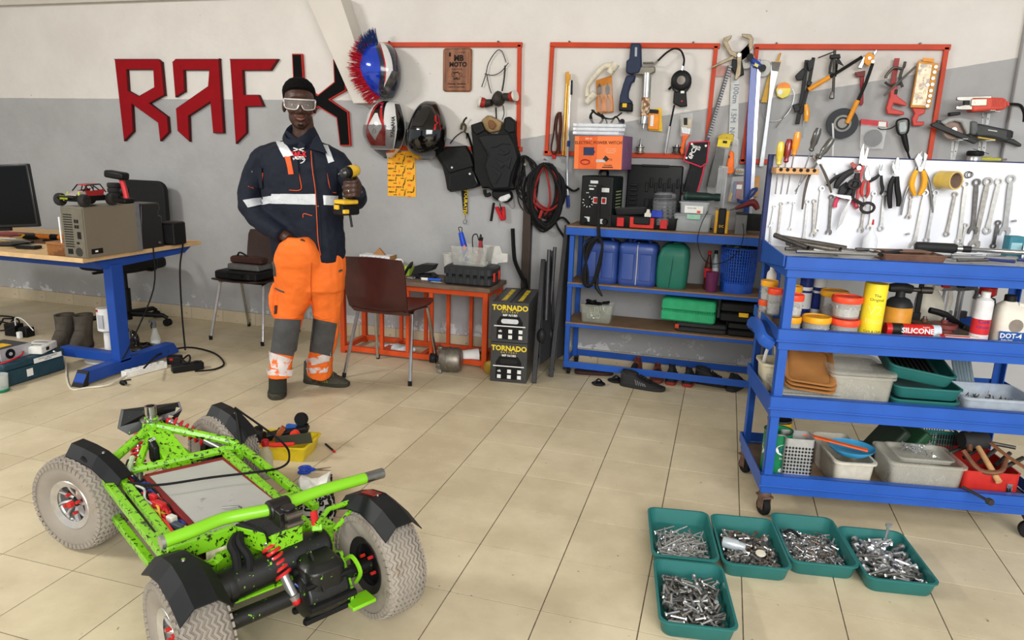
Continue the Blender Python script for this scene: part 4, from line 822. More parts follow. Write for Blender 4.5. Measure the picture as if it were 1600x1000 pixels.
t=T('tube_bag','clear bag of white plastic tubes lying on the winch carton','bag',(x-.01,4.6,zc+.002));b=B()
for i in range(9):b.cyl((-.17+.01*(i%3),.0+.028*(i%3)-.03,.014+.024*(i//3)),(.12+.012*(i%4),.0+.028*(i%3)-.03,.014+.024*(i//3)),.0115,n=9)
b.ob('tubes',P((226,230,234),.35),t,kind='stuff');b=B();o=rrect(.3,.13,.04);b.loft([[(x_*k,y_*k,z_)for x_,y_ in o]for k,z_ in((.95,0),(1.06,.03),(1.0,.075),(.6,.1))]);b.ob('film',P((225,228,232),.15,a=.22),t)
t,L=PL('w','headlamp','head torch with tangled black straps on the bag of tubes','headlamp',(945,195),.16)
for i,pts in enumerate([[(925,172),(935,180),(955,186),(972,176)],[(923,178),(928,196),(945,200),(970,198)],[(940,178),(948,190),(946,202)],[(955,192),(962,182),(968,192),(958,200)],[(928,172),(922,184),(932,196),(942,186),(934,176)]]):b=B();pw(b,L,pts,[.02+.012*math.sin(i+j)for j in range(len(pts))],.015,6,5,flat=.35);b.ob('strap',P((34,35,30),.7),t)
b=B();pp(b,L,[(934,196),(962,198),(968,206),(961,214),(936,212)],.01,.06);b.ob('battery_pack',BLACK,t,bev=.006)
b=B();q=L(972,190,.03);b.lathe([(.014,-.05),(.017,-.03),(.012,0)],(q.x,q.y+.03,q.z),'y',12);b.ob('lamp_head',BK2,t)
x,w,z,h=FB(951,1057,336,355,4.50,ZA)
t=T('power_tool_case','open black tool case with red latches and handle in the middle of the rack top','tool case',(x,4.50,z));hb=.075
b=B();b.tub(w,.2,hb,.004,.012,1.02,.004);b.mv(0,.1,0);b.ob('case_base',BK2,t)
for sx in(-.32,.32):b=B();b.bb(sx*w-.022,sx*w+.022,-.014,-.004,.008,hb*.85);b.ob('latch',P((190,40,40),.4),t,bev=.003)
b=B();b.bb(-.075,.075,-.016,-.004,.005,hb*.95);b.ob('handle_surround',P((196,50,40),.4),t,bev=.004);b=B();b.bb(-.05,.05,-.03,-.015,hb*.38,hb*1.0);b.ob('handle',BK2,t,bev=.006)
wl_=w*.84;lh=onY(1020,258,4.70).z-ZA
b=B();b.rbox(wl_,.05,lh-.05,.012);b.mv(.035,.235,.05,0,-.06);b.ob('case_lid',BK2,t)
b=B();R_=random.Random(3)
for i in range(5):b.box(.035-wl_*.36,.2,.14+i*.03,.05,.012,.014)
for i in range(9):b.box(.035-wl_*.12+i*.028,.2,.25+.03*(i%2),.015,.012,.06)
for i in range(6):b.box(.035-wl_*.1+i*.04,.2,.15,.03,.012,.05)
b.box(.035,.222,lh-.004,wl_*.5,.02,.014);b.ob('lid_moulding',P((20,21,22),.55),t,bev=.003,kind='stuff')
t=T('insert_tray','empty black insert tray lying across the left of the open case','tray',(x-.08,4.57,ZA+hb+.008),.1,ry=-.08);b=B();b.tub(.19,.07,.04,.003,.01,1.08,.003);b.ob('tray',DARK,t)
x_,w_,z_,h_=FB(1022,1055,296,340,4.55,ZA+.04)
t=T('hose_coil','coil of grey hose wrapped in film standing in the open case','hose',(x_,4.56,ZA+.03));b=B()
pts=[(w_*.5*math.cos(a*.52),w_*.5*math.sin(a*.52),.012+a*.52/6.283*.021)for a in range(0,12*8)];b.tube(pts,.0105,7);b.ob('hose',P((70,72,76),.35),t);b=B();b.lathe([(w_*.56,.0),(w_*.58,.14),(w_*.5,.19),(w_*.3,.2)],n=14,cap=False);b.ob('film',P((220,222,226),.12,a=.15),t)
t=T('blue_carton','small royal blue carton with a white stopper beside it on the open case','carton',(onY(1027,333,4.49).x,4.485,ZA+hb+.003));b=B();b.rbox(.066,.03,.04,.002);b.ob('carton',P((36,60,170),.4),t);b=B();b.lathe([(.014,0),(.014,.03),(.01,.034),(.01,.045)],(-.055,.0,0),'z',12);b.bb(-.075,-.036,-.012,.012,0,.022);b.ob('stopper',P((214,212,200),.5),t)
x_,w_,z_,h_=FB(1052,1112,335,358,4.5,ZA)
CB=P((196,202,205),.25,a=.42,var=.05)
t=T('clear_box','lower clear plastic box with a pale green clip on the rack top','box',(x_,4.57,ZA));b=B();b.tub(w_*.93,.12,h_-.012,.003,.015,1.06,.004);b.ob('body',CB,t);b=B();b.rbox(w_,.135,.012,.015,z0=h_-.012);b.ob('lid',CB,t);b=B();b.bb(-.035,.045,-.075,-.066,h_-.03,h_);b.ob('clip',P((150,200,180),.4),t,bev=.002);q=rod_heap(30,.08,.01,.04,.05,.006,5);q.xf(Matrix.Diagonal((1.2,.55,1,1)));q.ob('contents',DARK,t,kind='stuff')
t=T('clear_box','upper clear plastic box with a white paper label on the rack top','box',(x_+.005,4.57,ZA+h_+.001),-.05);h2=onY(1082,316,4.52).z-ZA-h_;b=B();b.tub(w_*.7,.11,h2,.003,.015,1.08,.006);b.ob('body',CB,t);b=B();b.bb(-.055,.055,-.0625,-.061,.006,.05);b.ob('paper_label',PAPER,t);b=B();b.bb(.02,.04,-.0635,-.0625,.008,.022);b.ob('red_mark',P((220,70,40),.5),t);text('lettering','Part No. 3060',.009,DARK,t,(-.012,-.0632,.036))
t=T('flashlight','dark green and black torch barrel lying on the upper clear box','torch',(x_-.06,4.60,ZA+h_+h2+.032));b=B();b.lathe([(.024,-.01),(.027,.02),(.026,.13),(.02,.17),(.024,.18),(.024,.21)],ax='x',n=18);b.ob('barrel',P((26,46,42),.4),t);b=B();b.lathe([(.0285,.0),(.0285,.012)],ax='x',n=18);b.ob('ring',P((40,70,62),.4),t)
x_,w_,z_,h_=FB(1117,1139,326,358,4.48,ZA)
t=T('battery_charger','black charger with yellow sides standing on the rack top front edge','charger',(x_,4.5,ZA));b=B();b.rbox(w_*.55,.06,h_,.008);b.ob('body',BK2,t)
for s_ in(-1,1):b=B();b.rbox(w_*.24,.05,h_*.93,.006);b.mv(s_*w_*.38,0,0);b.ob('side',P((196,146,40),.45),t)
text('lettering','DC',.02,YELLOW,t,(0,-.0305,h_*.3),(math.pi/2,0,0))
x_,w_,z_,h_=FB(1149,1167,336,364,4.46,ZA);t=T('grey_tin','plain grey square box at the right end of the rack top','box',(x_,4.51,ZA));b=B();b.rbox(w_,.06,h_,.004);b.ob('body',P((98,98,98),.5),t);b=B();b.rbox(w_*1.05,.064,.012,.004,z0=h_);b.ob('lid',DARK,t)
t=T('soldering_gun','dark red handled gun tool lying above the grey box','tool',(x_+.03,4.58,ZA+h_+.03));b=B();b.tube([(-.07,-.02,.0),(-.02,0,.02),(.03,0,.04),(.06,0,.0)],[.008,.014,.024,.014],10,4);b.ob('body',P((96,32,34),.4),t);b=B();b.cyl((-.1,-.025,-.01),(-.07,-.02,0),.004);b.ob('tip',IRON,t);b=B();b.rbox(.1,.06,.1,.006,z0=-.13);b.mv(.05,.03,0);b.ob('dark_base',BK2,t)
b=B();A=onY(1105,340,4.44);b.tube([onY(x__,y__,e)-A for x__,y__,e in[(1106,330,4.5),(1096,350,4.43),(1090,375,4.42),(1096,400,4.43),(1110,412,4.45),(1135,408,4.44),(1155,390,4.43),(1162,365,4.43),(1160,345,4.5)]],.0024,6,6);put(tag(b.ob('thin_cable',RUBBER),'thin black cord drooping in a loop from the rack top','cable'),A)
def jerry(name,label,x0,x1,yt,Y,d,m,z,seam=False):
 x_,w_,_,h_=FB(x0,x1,yt,yt+80,Y,z);h_=.272;t=T(name,label,'jerrycan',(x_,Y+d/2,z),0,'jerrycans on the rack' if 'blue' in label else None)
 o=rrect(w_,d,.035,4);b=B();R_=lambda k,zz:[(x*k,y*k,zz)for x,y in o]
 b.loft([R_(.93,0),R_(1,.015),R_(1,h_*.2),R_(.985,h_*.23),R_(.985,h_*.76),R_(1,h_*.79),R_(1,h_*.9),R_(.93,h_*.965),R_(.8,h_)]);b.ob('body',m,t)
 for s_ in(-1,1):
  b=B();b.rbox(w_*.3,.01,h_*.62,.004);b.mv(s_*w_*.23,-d/2-.002,h_*.14);b.ob('pressed_panel',m,t)
 b=B();b.lathe([(.022,h_-.002),(.022,h_+.02),(.018,h_+.024)],(-w_*.25,0,0),n=16);b.ob('cap',P((30,40,90),.4),t)
 b=B();b.tube([(-.04,0,h_-.005),(-.02,0,h_+.018),(.05,0,h_+.018),(.07,0,h_-.005)],.01,8,3);b.ob('handle',m,t)
 if seam:b=B();b.tube([(0,-d/2-.003,.01),(.002,-d/2-.004,h_*.5),(0,-d/2-.003,h_*.9),(0,-d*.3,h_+.003)],.003,6,3);b.ob('pale_streak',P((190,190,190),.5),t)
BJ=P((44,72,142),.42,var=.08,s=8,coat=.1)
jerry('jerrycan','blue jerrycan partly hidden behind the black welding lead',908,965,362,4.5,.2,BJ,ZB)
jerry('jerrycan','blue jerrycan with a pale line down its middle, right of the hidden one',965,1026,366,4.5,.2,BJ,ZB,True)
x_,w_,_,h_=FB(1024,1076,374,452,4.5,ZB);h_=min(h_,.28);t=T('jerrycan','green jerrycan with a tapered top on the middle shelf','jerrycan',(x_,4.6,ZB));o=rrect(w_,.17,.035,4);b=B();b.loft([[(x*k+dx,y*min(1,k+.1),z)for x,y in o]for k,z,dx in((.86,0,0),(.94,.015,0),(.985,h_*.4,.0),(.97,h_*.7,.004),(.85,h_*.88,.01),(.6,h_*.97,.01),(.45,h_,.01))]);b.ob('body',P((36,108,90),.42,var=.1,s=8),t);b=B();b.tube([(-.02,-.0,h_*.92),(.0,-.03,h_*.99),(.04,-.02,h_*.99),(.05,0,h_*.9)],.01,8,3);b.ob('handle',P((36,108,90),.42),t);b=B();b.lathe([(.02,h_*.97),(.02,h_+.02)],(0,.03,0));b.ob('cap',BK2,t);b=B();b.tube([(-.01,-.086,.01),(-.0,-.088,h_*.5),(.005,-.08,h_*.8)],.0022,5,3);b.ob('mould_seam',P((26,84,70),.45),t)
BRN=P((70,34,22),.15,a=.85);
for cx,lb,cc in[(1107,'small brown cola bottle with red cap and label beside the blue basket',0),(1117,'small clear bottle with a white label beside the blue basket',1)]:
 x_,w_,_,h_=FB(cx-5,cx+5,393,440,4.58,ZB);t=T('bottle',lb,'bottle',(x_,4.6+.03*cc,ZB));r=.024
 b=B();b.lathe([(r*.9,0),(r,.006),(r*.9,h_*.35),(r,h_*.55),(r*.8,h_*.7),(r*.4,h_*.86),(r*.4,h_*.93)],n=16);b.ob('bottle',BRN if not cc else P((190,200,200),.15,a=.6),t);b=B();b.lathe([(r*.48,h_*.92),(r*.48,h_),(r*.4,h_+.002)],n=14);b.ob('cap',RED if not cc else BLACK,t);b=B();b.lathe([(r*1.02,h_*.32),(r*1.02,h_*.56)],n=16,cap=False);b.ob('label_band',P((180,40,40),.4)if not cc else WHITE,t)
x_,w_,_,h_=FB(1102,1123,425,448,4.53,ZB);t=T('cup','purple plastic cup in front of the small bottles','cup',(x_,4.535,ZB));b=B();b.lathe([(w_*.42,0),(w_*.5,h_),(w_*.46,h_),(w_*.39,.004),(0,.004)],n=22,cap=False);b.ob('cup',P((96,38,76),.4),t)
x_,w_,_,h_=FB(1124,1184,388,458,4.5,ZB)
t=T('mesh_basket','round blue plastic mesh basket at the right of the middle shelf','basket',(x_,4.5+w_/2,ZB));BB=P((36,82,180),.4);r0,r1=w_*.44,w_*.5;n=44
b=B();b.lathe([(r0,0),(r0+(r1-r0)*.22,h_*.22),(r0+(r1-r0)*.2-.003,h_*.22),(r0-.003,.004),(0,.004)],n=36,cap=False);b.ob('base_wall',BB,t)
b=B()
for i in range(n):a=2*math.pi*i/n;b.bar((r0*1.03*math.cos(a),r0*1.03*math.sin(a),h_*.21),(r1*math.cos(a),r1*math.sin(a),h_*.95),.006,.003,(math.cos(a),math.sin(a),0))
for j in range(11):z=h_*(.24+j*.066);rr=r0+(r1-r0)*z/h_;b.tube([(rr*math.cos(2*math.pi*i/30),rr*math.sin(2*math.pi*i/30),z)for i in range(30)],.0028,4,closed=True)
b.ob('lattice',BB,t,kind='stuff',sm=False);b=B();b.tube([(r1*math.cos(2*math.pi*i/30),r1*math.sin(2*math.pi*i/30),h_*.97)for i in range(30)],.006,6,closed=True);b.ob('rim',BB,t)
R_=random.Random(8);b=B()
for i in range(26):a,c_=R_.uniform(0,6.3),R_.uniform(0,r1*.8);k=b.mark();b.box(0,0,0,.05,.03,.012);b.mv(c_*math.cos(a),c_*math.sin(a),h_*R_.uniform(.85,1.05),R_.uniform(0,3),R_.uniform(-.5,.5),0,k)
b.ob('odds_and_ends',P((70,84,70),.6,var=.5,s=14),t,kind='stuff',sm=False)
x_,w_,_,h_=FB(904,956,480,513,4.49,ZC)
t=T('clear_bin','clear plastic bin of glass rings and black parts on the lower shelf','bin',(x_,4.57,ZC));b=B();b.tub(w_*.86,.12,h_*1.1,.003,.012,1.14,.004);b.ob('bin',P((200,204,190),.15,a=.2),t)
b=B();R_=random.Random(4)
for i in range(16):cx,cy,cz,a=R_.uniform(-.06,.06),R_.uniform(-.035,.035),.03+R_.uniform(0,.05),R_.uniform(0,3);r=R_.uniform(.014,.024);b.tube([(cx+r*math.cos(q)*math.cos(a),cy+r*math.cos(q)*math.sin(a),cz+r*math.sin(q))for q in[j*.628 for j in range(10)]],.004,5,closed=True)
b.ob('glass_rings',P((190,195,175),.2,.2),t,kind='stuff');b=B()
for i in range(10):k=b.mark();b.box(0,0,0,.045,.02,.016);b.mv(R_.uniform(-.06,.06),R_.uniform(-.03,.03),h_*1.05+R_.uniform(-.01,.02),R_.uniform(0,3),R_.uniform(-.4,.4),0,k)
b.ob('black_parts',BK2,t,kind='stuff',sm=False)
def case(name,label,x0,x1,yt,yb,Y,d,z,m,latch=None,ribs=False,rz=0.,lm=None):
 x_,w_,z_,h_=FB(x0,x1,yt,yb,Y,z);t=T(name,label,'case',(x_,Y+d/2,z),rz)
 for nm,z0,hh in(('lower_shell',0,h_*.49),('upper_shell',h_*.5,h_*.5)):b=B();b.rbox(w_,d,hh,.018,top=.985 if z0 else 1,z0=z0);b.ob(nm,m,t)
 if ribs:b=B();[b.bb(-w_*.46+i*w_*.92/30,-w_*.46+i*w_*.92/30+.003,-d/2-.002,-d/2+.002,h_*.08,h_*.92)for i in range(31)];b.ob('ribs',m,t,sm=False)
 for lx in latch or[]:b=B();b.bb(lx*w_-.012,lx*w_+.012,-d/2-.008,-d/2+.001,h_*.3,h_*.72);b.ob('latch',lm or BLACK,t,bev=.002)
 return t,w_,h_
g,gw,gh=None,0,0
_,bw,bh=case('tool_case','flat black tool case with an orange clip under the green case',1054,1135,505,527,4.5,.22,ZC,P((44,45,46),.55),[-.46],lm=P((200,70,40),.45))
case('tool_case','bright green ribbed plastic case on the lower shelf',1034,1120,470,503,4.47,.24,ZC+bh+.002,P((52,170,116),.4,dirt=((40,110,80),6,.66)),ribs=True,rz=-.06)
_,bw,bh=case('tool_case','lower black case at the right end of the lower shelf',1136,1185,505,533,4.5,.2,ZC,BK2)
t,_,_=case('tool_case','black case with a yellow label at the right end of the lower shelf',1125,1185,474,505,4.48,.22,ZC+bh+.002,BK2);b=B();b.bb(-.0,.055,-.113,-.1105,.04,.065);b.ob('yellow_label',YELLOW,t)
def shoe(label,loc,rz,m,sole,L=.28,hi=.1,cat='shoe',name='shoe',lace=None,roll=0.,grp=None,toe=None,stripes=None,flat=False):
 t=T(name,label,cat,loc,rz,grp,rx=roll);W_=L*.36
 def sec(f):
  return W_/2*(.72+.28*math.sin(min(1,f*1.3)*math.pi/1.0*.5))*(1 if f<.72 else math.sqrt(max(0,1-((f-.72)/.29)**2)))
 out=[(-L/2+.0,0)];fs=[.0,.03,.1,.25,.4,.55,.7,.8,.88,.94,.98]
 side=[(f,sec(f)*(1 if f>.05 else .6+f*8))for f in fs]
 ring=[(-L/2+f*L,-w)for f,w in side]+[(-L/2+L,0)]+[(-L/2+f*L,w)for f,w in reversed(side)]
 b=B();sh=.022;b.loft([[(x*.97,y*.93,0)for x,y in ring],[(x,y,.005)for x,y in ring],[(x,y,sh)for x,y in ring]]);b.ob('sole',sole,t)
 if flat:return t
 hs=[(0,hi),(.2,hi*.97),(.36,hi*.88),(.48,hi*.72),(.62,hi*.55),(.8,hi*.44),(.98,hi*.25)]
 def ht(f):
  for(a,p),(c,q)in zip(hs,hs[1:]):
   if f<=c:return p+(q-p)*(f-a)/(c-a)
  return hs[-1][1]
 n=12;b=B();rings=[]
 for f in[0.01,.05,.12,.22,.32,.42,.5,.58,.68,.78,.87,.94,.985]:
  w=sec(f)*.97*(1 if f>.05 else .55+f*8);h=ht(f);open_=f<.4
  rings.append([(-L/2+f*L,(w if not open_ else w*(1-.28*(max(0,math.sin(a)))))*math.cos(a)*(1 if math.sin(a)<.2 else .9),sh*.8+max(0,(h-sh)*(math.sin(a)if math.sin(a)>0 else 0))if not open_ else sh*.8+(h-sh)*min(1,max(0,math.sin(a))*1.25))for a in[math.pi*i/(n-1)for i in range(n)]])
 b.loft(rings);b.ob('upper',m,t)
 b=B();o=[(-L*.29+L*.185*math.cos(a),W_*.24*math.sin(a))for a in[i*math.pi/8 for i in range(16)]]
 def tz(x):return ht((x+L/2)/L)
 b.loft([[(x,y,tz(x)-.012)for x,y in o],[(x,y,tz(x)+.006)for x,y in o],[((x+L*.29)*.8-L*.29,y*.78,tz(x)+.006)for x,y in o],[((x+L*.29)*.8-L*.29,y*.78,tz(x)-.004)for x,y in o]]);b.ob('collar',toe or m,t)
 if lace:
  b=B()
  for i in range(5):f=.42+i*.055;h=ht(f);y=sec(f)*.5;s_=1 if i%2 else-1;b.tube([(-L/2+f*L,-y,h*.86),(-L/2+(f+.02)*L,0,h+.004),(-L/2+(f+.04)*L,y,h*.82)],.0032,5,3);b.tube([(-L/2+(f+.04)*L,-y,h*.82),(-L/2+(f+.02)*L,0,h+.006),(-L/2+f*L,y,h*.86)],.0032,5,3)
  b.ob('laces',lace,t)
 if stripes:
  b=B()
  for i in range(5):
   for s_ in(-1,1):f=.4+i*.05;w=sec(f);b.bar((-L/2+f*L,s_*w*1.0,sh+.004),(-L/2+(f-.05)*L,s_*w*.86,ht(f)*.72),.006,.004)
  b.ob('side_stripes',stripes,t,sm=False)
 return t
SB=P((34,34,35),.6,bump=.1);BRS=P((120,62,48),.6,dirt=((150,100,80),14,.6));SOLE=P((44,44,44),.7)
shoe('black sneaker with grey side stripes lying in front of the rack',onZ(1004,606),-.12,SB,SOLE,.29,.1,lace=DARK,stripes=P((120,120,120),.5),name='sneaker')
for(px,py,rz,m,so,hi,lb)in[(990,588,-1.7,BRS,P((110,60,48),.6),.1,'brown-heeled black shoe seen from behind, left of the middle pair'),(1026,588,-1.5,BRS,P((120,66,52),.6),.07,'low brown shoe seen from behind under the rack'),
  (1050,586,1.55,SB,P((140,50,40),.6),.13,'black high shoe with a red-brown sole, left of its pair under the rack'),(1077,590,1.5,SB,P((150,52,42),.6),.12,'black high shoe with a red-brown sole, right of its pair under the rack'),
  (1116,594,-.1,SB,SOLE,.11,'black trainer leaning at the right under the rack'),(1152,596,1.2,SB,SOLE,.11,'black shoe furthest right under the rack')]:
 p=onZ(px,py);p.y=4.62 if abs(rz)>1 else 4.6;p=Vector((onY(px,py,4.6).x,4.62,0));shoe(lb,p,rz,m,so,.25,hi,lace=DARK)
shoe('flat black sandal with a red edge under the left front of the rack',onZ(928,584),.25,SB,P((60,40,38),.7),.26,flat=True,name='sandal');
for(px,py,r,lb)in[(935,602,.035,'small round black rubber piece before the left part of the rack'),(962,597,.042,'black slipper toe lying before the rack left of the sneaker')]:
 t=T('slipper',lb,'slipper',onZ(px,py));b=B();b.ball((0,0,.012),(r*1.3,r,.014));b.ob('sole',BK2,t);b=B();b.tube([(-r*.8,-r*.7,.014),(0,-r*.2,.045),(r*.6,r*.7,.014)],.01,8,4,flat=.4);b.ob('strap',BK2,t)
# ================================================================ on the back wall
def mp(x0,y0,k):return lambda*a:[(x0+a[i]*k,y0+a[i+1]*k)for i in range(0,len(a),2)]
cL=mp(0,0,.4);cH=mp(540,40,1/3.127);cM=mp(840,40,.225);cN=mp(800,180,.25);cQ=mp(1160,40,.275);cV=mp(555,40,.215);cB=mp(680,170,.18);cU=mp(1050,170,.21);cS=mp(1440,130,.13)
LR,LRE=P((138,16,24),.75,var=.06,s=10,spec=.1),P((70,14,16),.6)
def letter(name,label,anchor,polys,face,edge,grow=.007):
 t,L=PL('w',name,label,'sign letter',anchor,0)
 e=B();f=B()
 for pi,pts in enumerate(polys):
  q=[L(x,y,.03)for x,y in pts];cx=sum(v.x for v in q)/len(q);cz=sum(v.z for v in q)/len(q)
  f.prism([(v.x,v.z)for v in q],-.004,-.03-.0005*pi)
  n=len(q);o=[];ar=sum(q[i].x*q[(i+1)%n].z-q[(i+1)%n].x*q[i].z for i in range(n));sg=1 if ar>0 else-1
  for i in range(n):
   a,b_,c=q[i-1],q[i],q[(i+1)%n];d1=Vector((b_.x-a.x,b_.z-a.z)).normalized();d2=Vector((c.x-b_.x,c.z-b_.z)).normalized()
   n1=Vector((d1.y,-d1.x))*sg;n2=Vector((d2.y,-d2.x))*sg;m=(n1+n2);m=m/max(.35,m.length_squared)*2*grow if m.length>.1 else n1*grow;o.append((b_.x+m.x,b_.z+m.y))
  e.prism(o,-.002-.0002*pi,-.026-.0004*pi)
 e.ob('letter_edge',edge,t,sm=False);f.ob('letter_face',face,t,sm=False)
letter('sign_letter_r','big dark red letter R on the grey wall',(210,150),[cL(448,232,490,232,498,355,512,402,518,512,484,548),cL(448,232,615,232,628,244,599,270,490,270),cL(628,244,640,370,603,342,599,270),cL(640,370,580,403,540,378,603,342),cL(498,355,540,378,580,403,540,420,512,402),cL(540,378,580,403,652,457,657,515,626,548,618,478,512,402)],LR,LRE,.004)
letter('sign_letter_a','big dark red letter shaped like a mirrored R, second of the wall sign',(310,150),[cL(674,243,685,232,853,232,818,272,715,272),cL(674,243,715,272,719,356,685,377),cL(853,232,871,518,833,518,822,395,813,338,818,272),cL(813,338,822,395,734,452,738,550,694,510,688,425)],LR,LRE,.004)
letter('sign_letter_f','big dark red letter F left of the standing man',(385,150),[cL(899,232,943,232,950,370,957,415,960,518,921,558),cL(899,232,1082,232,1055,273,943,273),cL(950,372,1008,372,1026,413,955,415)],LR,LRE,.004)
letter('sign_letter_x','black letter X with a red outline behind the standing man',(500,150),[cL(1143,214,1174,214,1182,340,1240,376,1235,408,1150,362),cL(1304,236,1338,236,1346,350,1280,388,1240,376,1308,322),cL(1240,376,1280,388,1354,438,1363,565,1330,565,1317,458,1235,408),cL(1240,376,1245,410,1196,455,1206,565,1174,565,1160,440)],P((8,8,9),.7,spec=.1),P((176,44,36),.7),.008)
FO=P((188,62,28),.5,var=.1,s=10,dirt=((120,50,36),22,.68))
def wframe(label,bars):
 t,L=PL('w','hanging_rack',label,'wall frame',bars[0][1],0,'orange wall frames')
 for nm,a,b_,px in bars:
  o=B();p,q=L(*a,.0126),L(*b_,.0126);o.bar(p,q,.025 if nm=='side_bar' else .03,.03 if nm=='side_bar' else .025,(0,1,0));k=o;
  for i,v in enumerate(o.v):v.y=-.0255 if v.y<-.0126 else-.0006
  o.ob(nm,FO,t,sm=False,bev=.002)
 for s_ in(.12,.85):p=L(*bars[0][1]).lerp(L(*bars[0][2]),s_);o=B();o.cyl((p.x,-.0,p.z+.018),(p.x,-.02,p.z+.018),.006,n=8);o.ob('screw',IRON,t)
wframe('orange square-tube wall frame behind the helmets and the respirator',[('top_bar',(583,70),(816,70),0),('side_bar',(812,70),(810,232),0),('bottom_bar',(585,231),(816,233),0),('side_bar',(586,70),(588,231),0)])
wframe('orange square-tube wall frame behind the grease gun',[('top_bar',(860,70),(1125,72),0),('side_bar',(863,72),(854,240),0),('bottom_bar',(850,239),(1104,245),0),('side_bar',(1119,72),(1102,245),0)])
wframe('orange square-tube wall frame above the trolley tool board',[('top_bar',(1178,73),(1485,74),0),('side_bar',(1183,74),(1160,253),0),('side_bar',(1479,74),(1450,256),0),('bottom_bar',(1156,252),(1452,256),0)])
def helmet(label,anchor,rows,depth,m):
 t,L=PL('w','helmet',label,'helmet',anchor,.0);D=depth
 R_=[]
 for py,x0,x1 in rows:a,b_=L(x0,py,D*.5),L(x1,py,D*.5);R_.append(((a.x+b_.x)/2,(b_.x-a.x)/2,a.z))
 z0,z1=R_[0][2],R_[-1][2]
 def S_(f,a,g=0.):
  i=min(int(f*(len(R_)-1)),len(R_)-2);u=f*(len(R_)-1)-i;sm=lambda k:(lambda p0,p1,p2,p3:.5*(2*p1+(p2-p0)*u+(2*p0-5*p1+4*p2-p3)*u*u+(3*p1-p0-3*p2+p3)*u**3))(R_[max(i-1,0)][k],R_[i][k],R_[i+1][k],R_[min(i+2,len(R_)-1)][k])
  c,w,z=sm(0),max(.004,sm(1)),sm(2);wm=max(r[1]for r in R_);dd=D*(w/wm)**.8
  return Vector((c+(w+g)*math.sin(a),-.03-(dd*.5+g)*math.cos(a)-dd*.5+(.0),z-g*(1 if f>.97 else-1 if f<.03 else 0)))
 b=B();n=28;b.loft([[S_(f/24,2*math.pi*j/n)for j in range(n)]for f in range(25)]);b.ob('shell',m,t,ang=1.2)
 def patch(name,mt,f0,f1,a0,a1,g=.003,nf=10,na=14,edge=None):
  b=B();fa=lambda i,j:(f0+(f1-f0)*i/nf)
  vs=[]
  for i in range(nf+1):
   for j in range(na+1):
    u,v=i/nf,j/na
    if edge:f,a=edge(u,v)
    else:f,a=f0+(f1-f0)*u,a0+(a1-a0)*v
    vs.append(S_(f,a,g))
  m_=len(vs);fs=[(i*(na+1)+j,i*(na+1)+j+1,(i+1)*(na+1)+j+1,(i+1)*(na+1)+j)for i in range(nf)for j in range(na)]
  inner=[]
  for i in range(nf+1):
   for j in range(na+1):
    u,v=i/nf,j/na
    f,a=edge(u,v)if edge else(f0+(f1-f0)*u,a0+(a1-a0)*v)
    inner.append(S_(f,a,g-.003))
  b.add(vs+inner,fs+[tuple(m_+k for k in reversed(q))for q in fs])
  rim=[j for j in range(na+1)]+[i*(na+1)+na for i in range(1,nf+1)]+[nf*(na+1)+j for j in range(na-1,-1,-1)]+[i*(na+1)for i in range(nf-1,0,-1)]
  b.add(vs+inner,[(rim[k],rim[(k+1)%len(rim)],m_+rim[(k+1)%len(rim)],m_+rim[k])for k in range(len(rim))])
  return b.ob(name,mt,t,ang=1.0)
 return t,L,S_,patch
GB=P((9,9,10),.14,var=.05,coat=.5);GW=P((214,214,212),.2,var=.03,coat=.6);GR=P((180,26,30),.2,coat=.6);VIS=P((8,8,9),.08,var=.05,coat=.8)
V=lambda y,a,b_:(40+y*.215,555+a*.215,555+b_*.215)
t,L,S_,patch=helmet('blue and white helmet with a red and blue bristle mohawk hung above the other helmets',(600,110),[V(118,140,190),V(135,100,240),V(180,55,290),V(250,28,325),V(330,25,340),V(400,45,335),V(460,85,310),V(505,130,275),V(525,170,240)],.24,P((40,44,62),.2,coat=.6))
patch('blue_panel',P((18,62,190),.12,.3,.08,10,coat=1.),0,0,0,0,.004,14,12,lambda u,v:(.06+.88*u,(-.45+1.0*math.sin(math.pi*(.12+.8*u))*v*.95)-.05))
patch('white_panel',GW,0,0,0,0,.005,14,6,lambda u,v:(.05+.72*u,.12+.55*math.sin(math.pi*(.1+.7*u))+.34*v))
patch('grey_visor',P((70,68,66),.15,coat=.8),0,0,0,0,.0055,12,8,lambda u,v:(.52+.46*u,(.95-.95*u)+.55*v*(1-.3*u)))
patch('silver_back',P((170,170,172),.25,coat=.5),.1,.95,-1.25,-.7,.004)
patch('red_line',GR,0,0,0,0,.0065,12,2,lambda u,v:(.12+.55*u,.09+.55*math.sin(math.pi*(.1+.6*u))+.05*v))
R_=random.Random(2)
for nm,m,i0,i1,n in(('blue_bristles',P((18,44,96),.6),0,.35,130),('red_bristles',P((176,26,44),.6),.12,1,260)):
 b=B()
 for i in range(n):
  f=R_.uniform(i0,i1);f=.02+.93*f;p=S_(f,-.52+R_.uniform(-.13,.13));tip=Vector((-.055-.0*f+R_.uniform(-.015,.01),-.035+R_.uniform(-.02,.02),(.07 if nm[0]=='b' else .05)*(1-2.2*(f**1.1))+R_.uniform(-.012,.012)))
  if nm[0]=='b':tip.x+=.045;tip.z+=.02
  q=p+tip;b.cyl(p,p.lerp(q,.6)+Vector((0,-.006,0)),.0028,.0022,4);b.cyl(p.lerp(q,.6)+Vector((0,-.006,0)),q,.0022,.001,4)
 b.ob(nm,m,t,kind='stuff',sm=False)
t,L,S_,patch=helmet('black, white and red full-face helmet with a clear visor',(604,200),[V(550,190,290),V(570,150,320),V(630,115,350),V(710,98,372),V(780,92,372),V(840,105,350),V(890,130,320),V(930,160,275),V(962,190,235)],.24,GW)
patch('black_centre',GB,.02,.62,-.55,.28,.003)
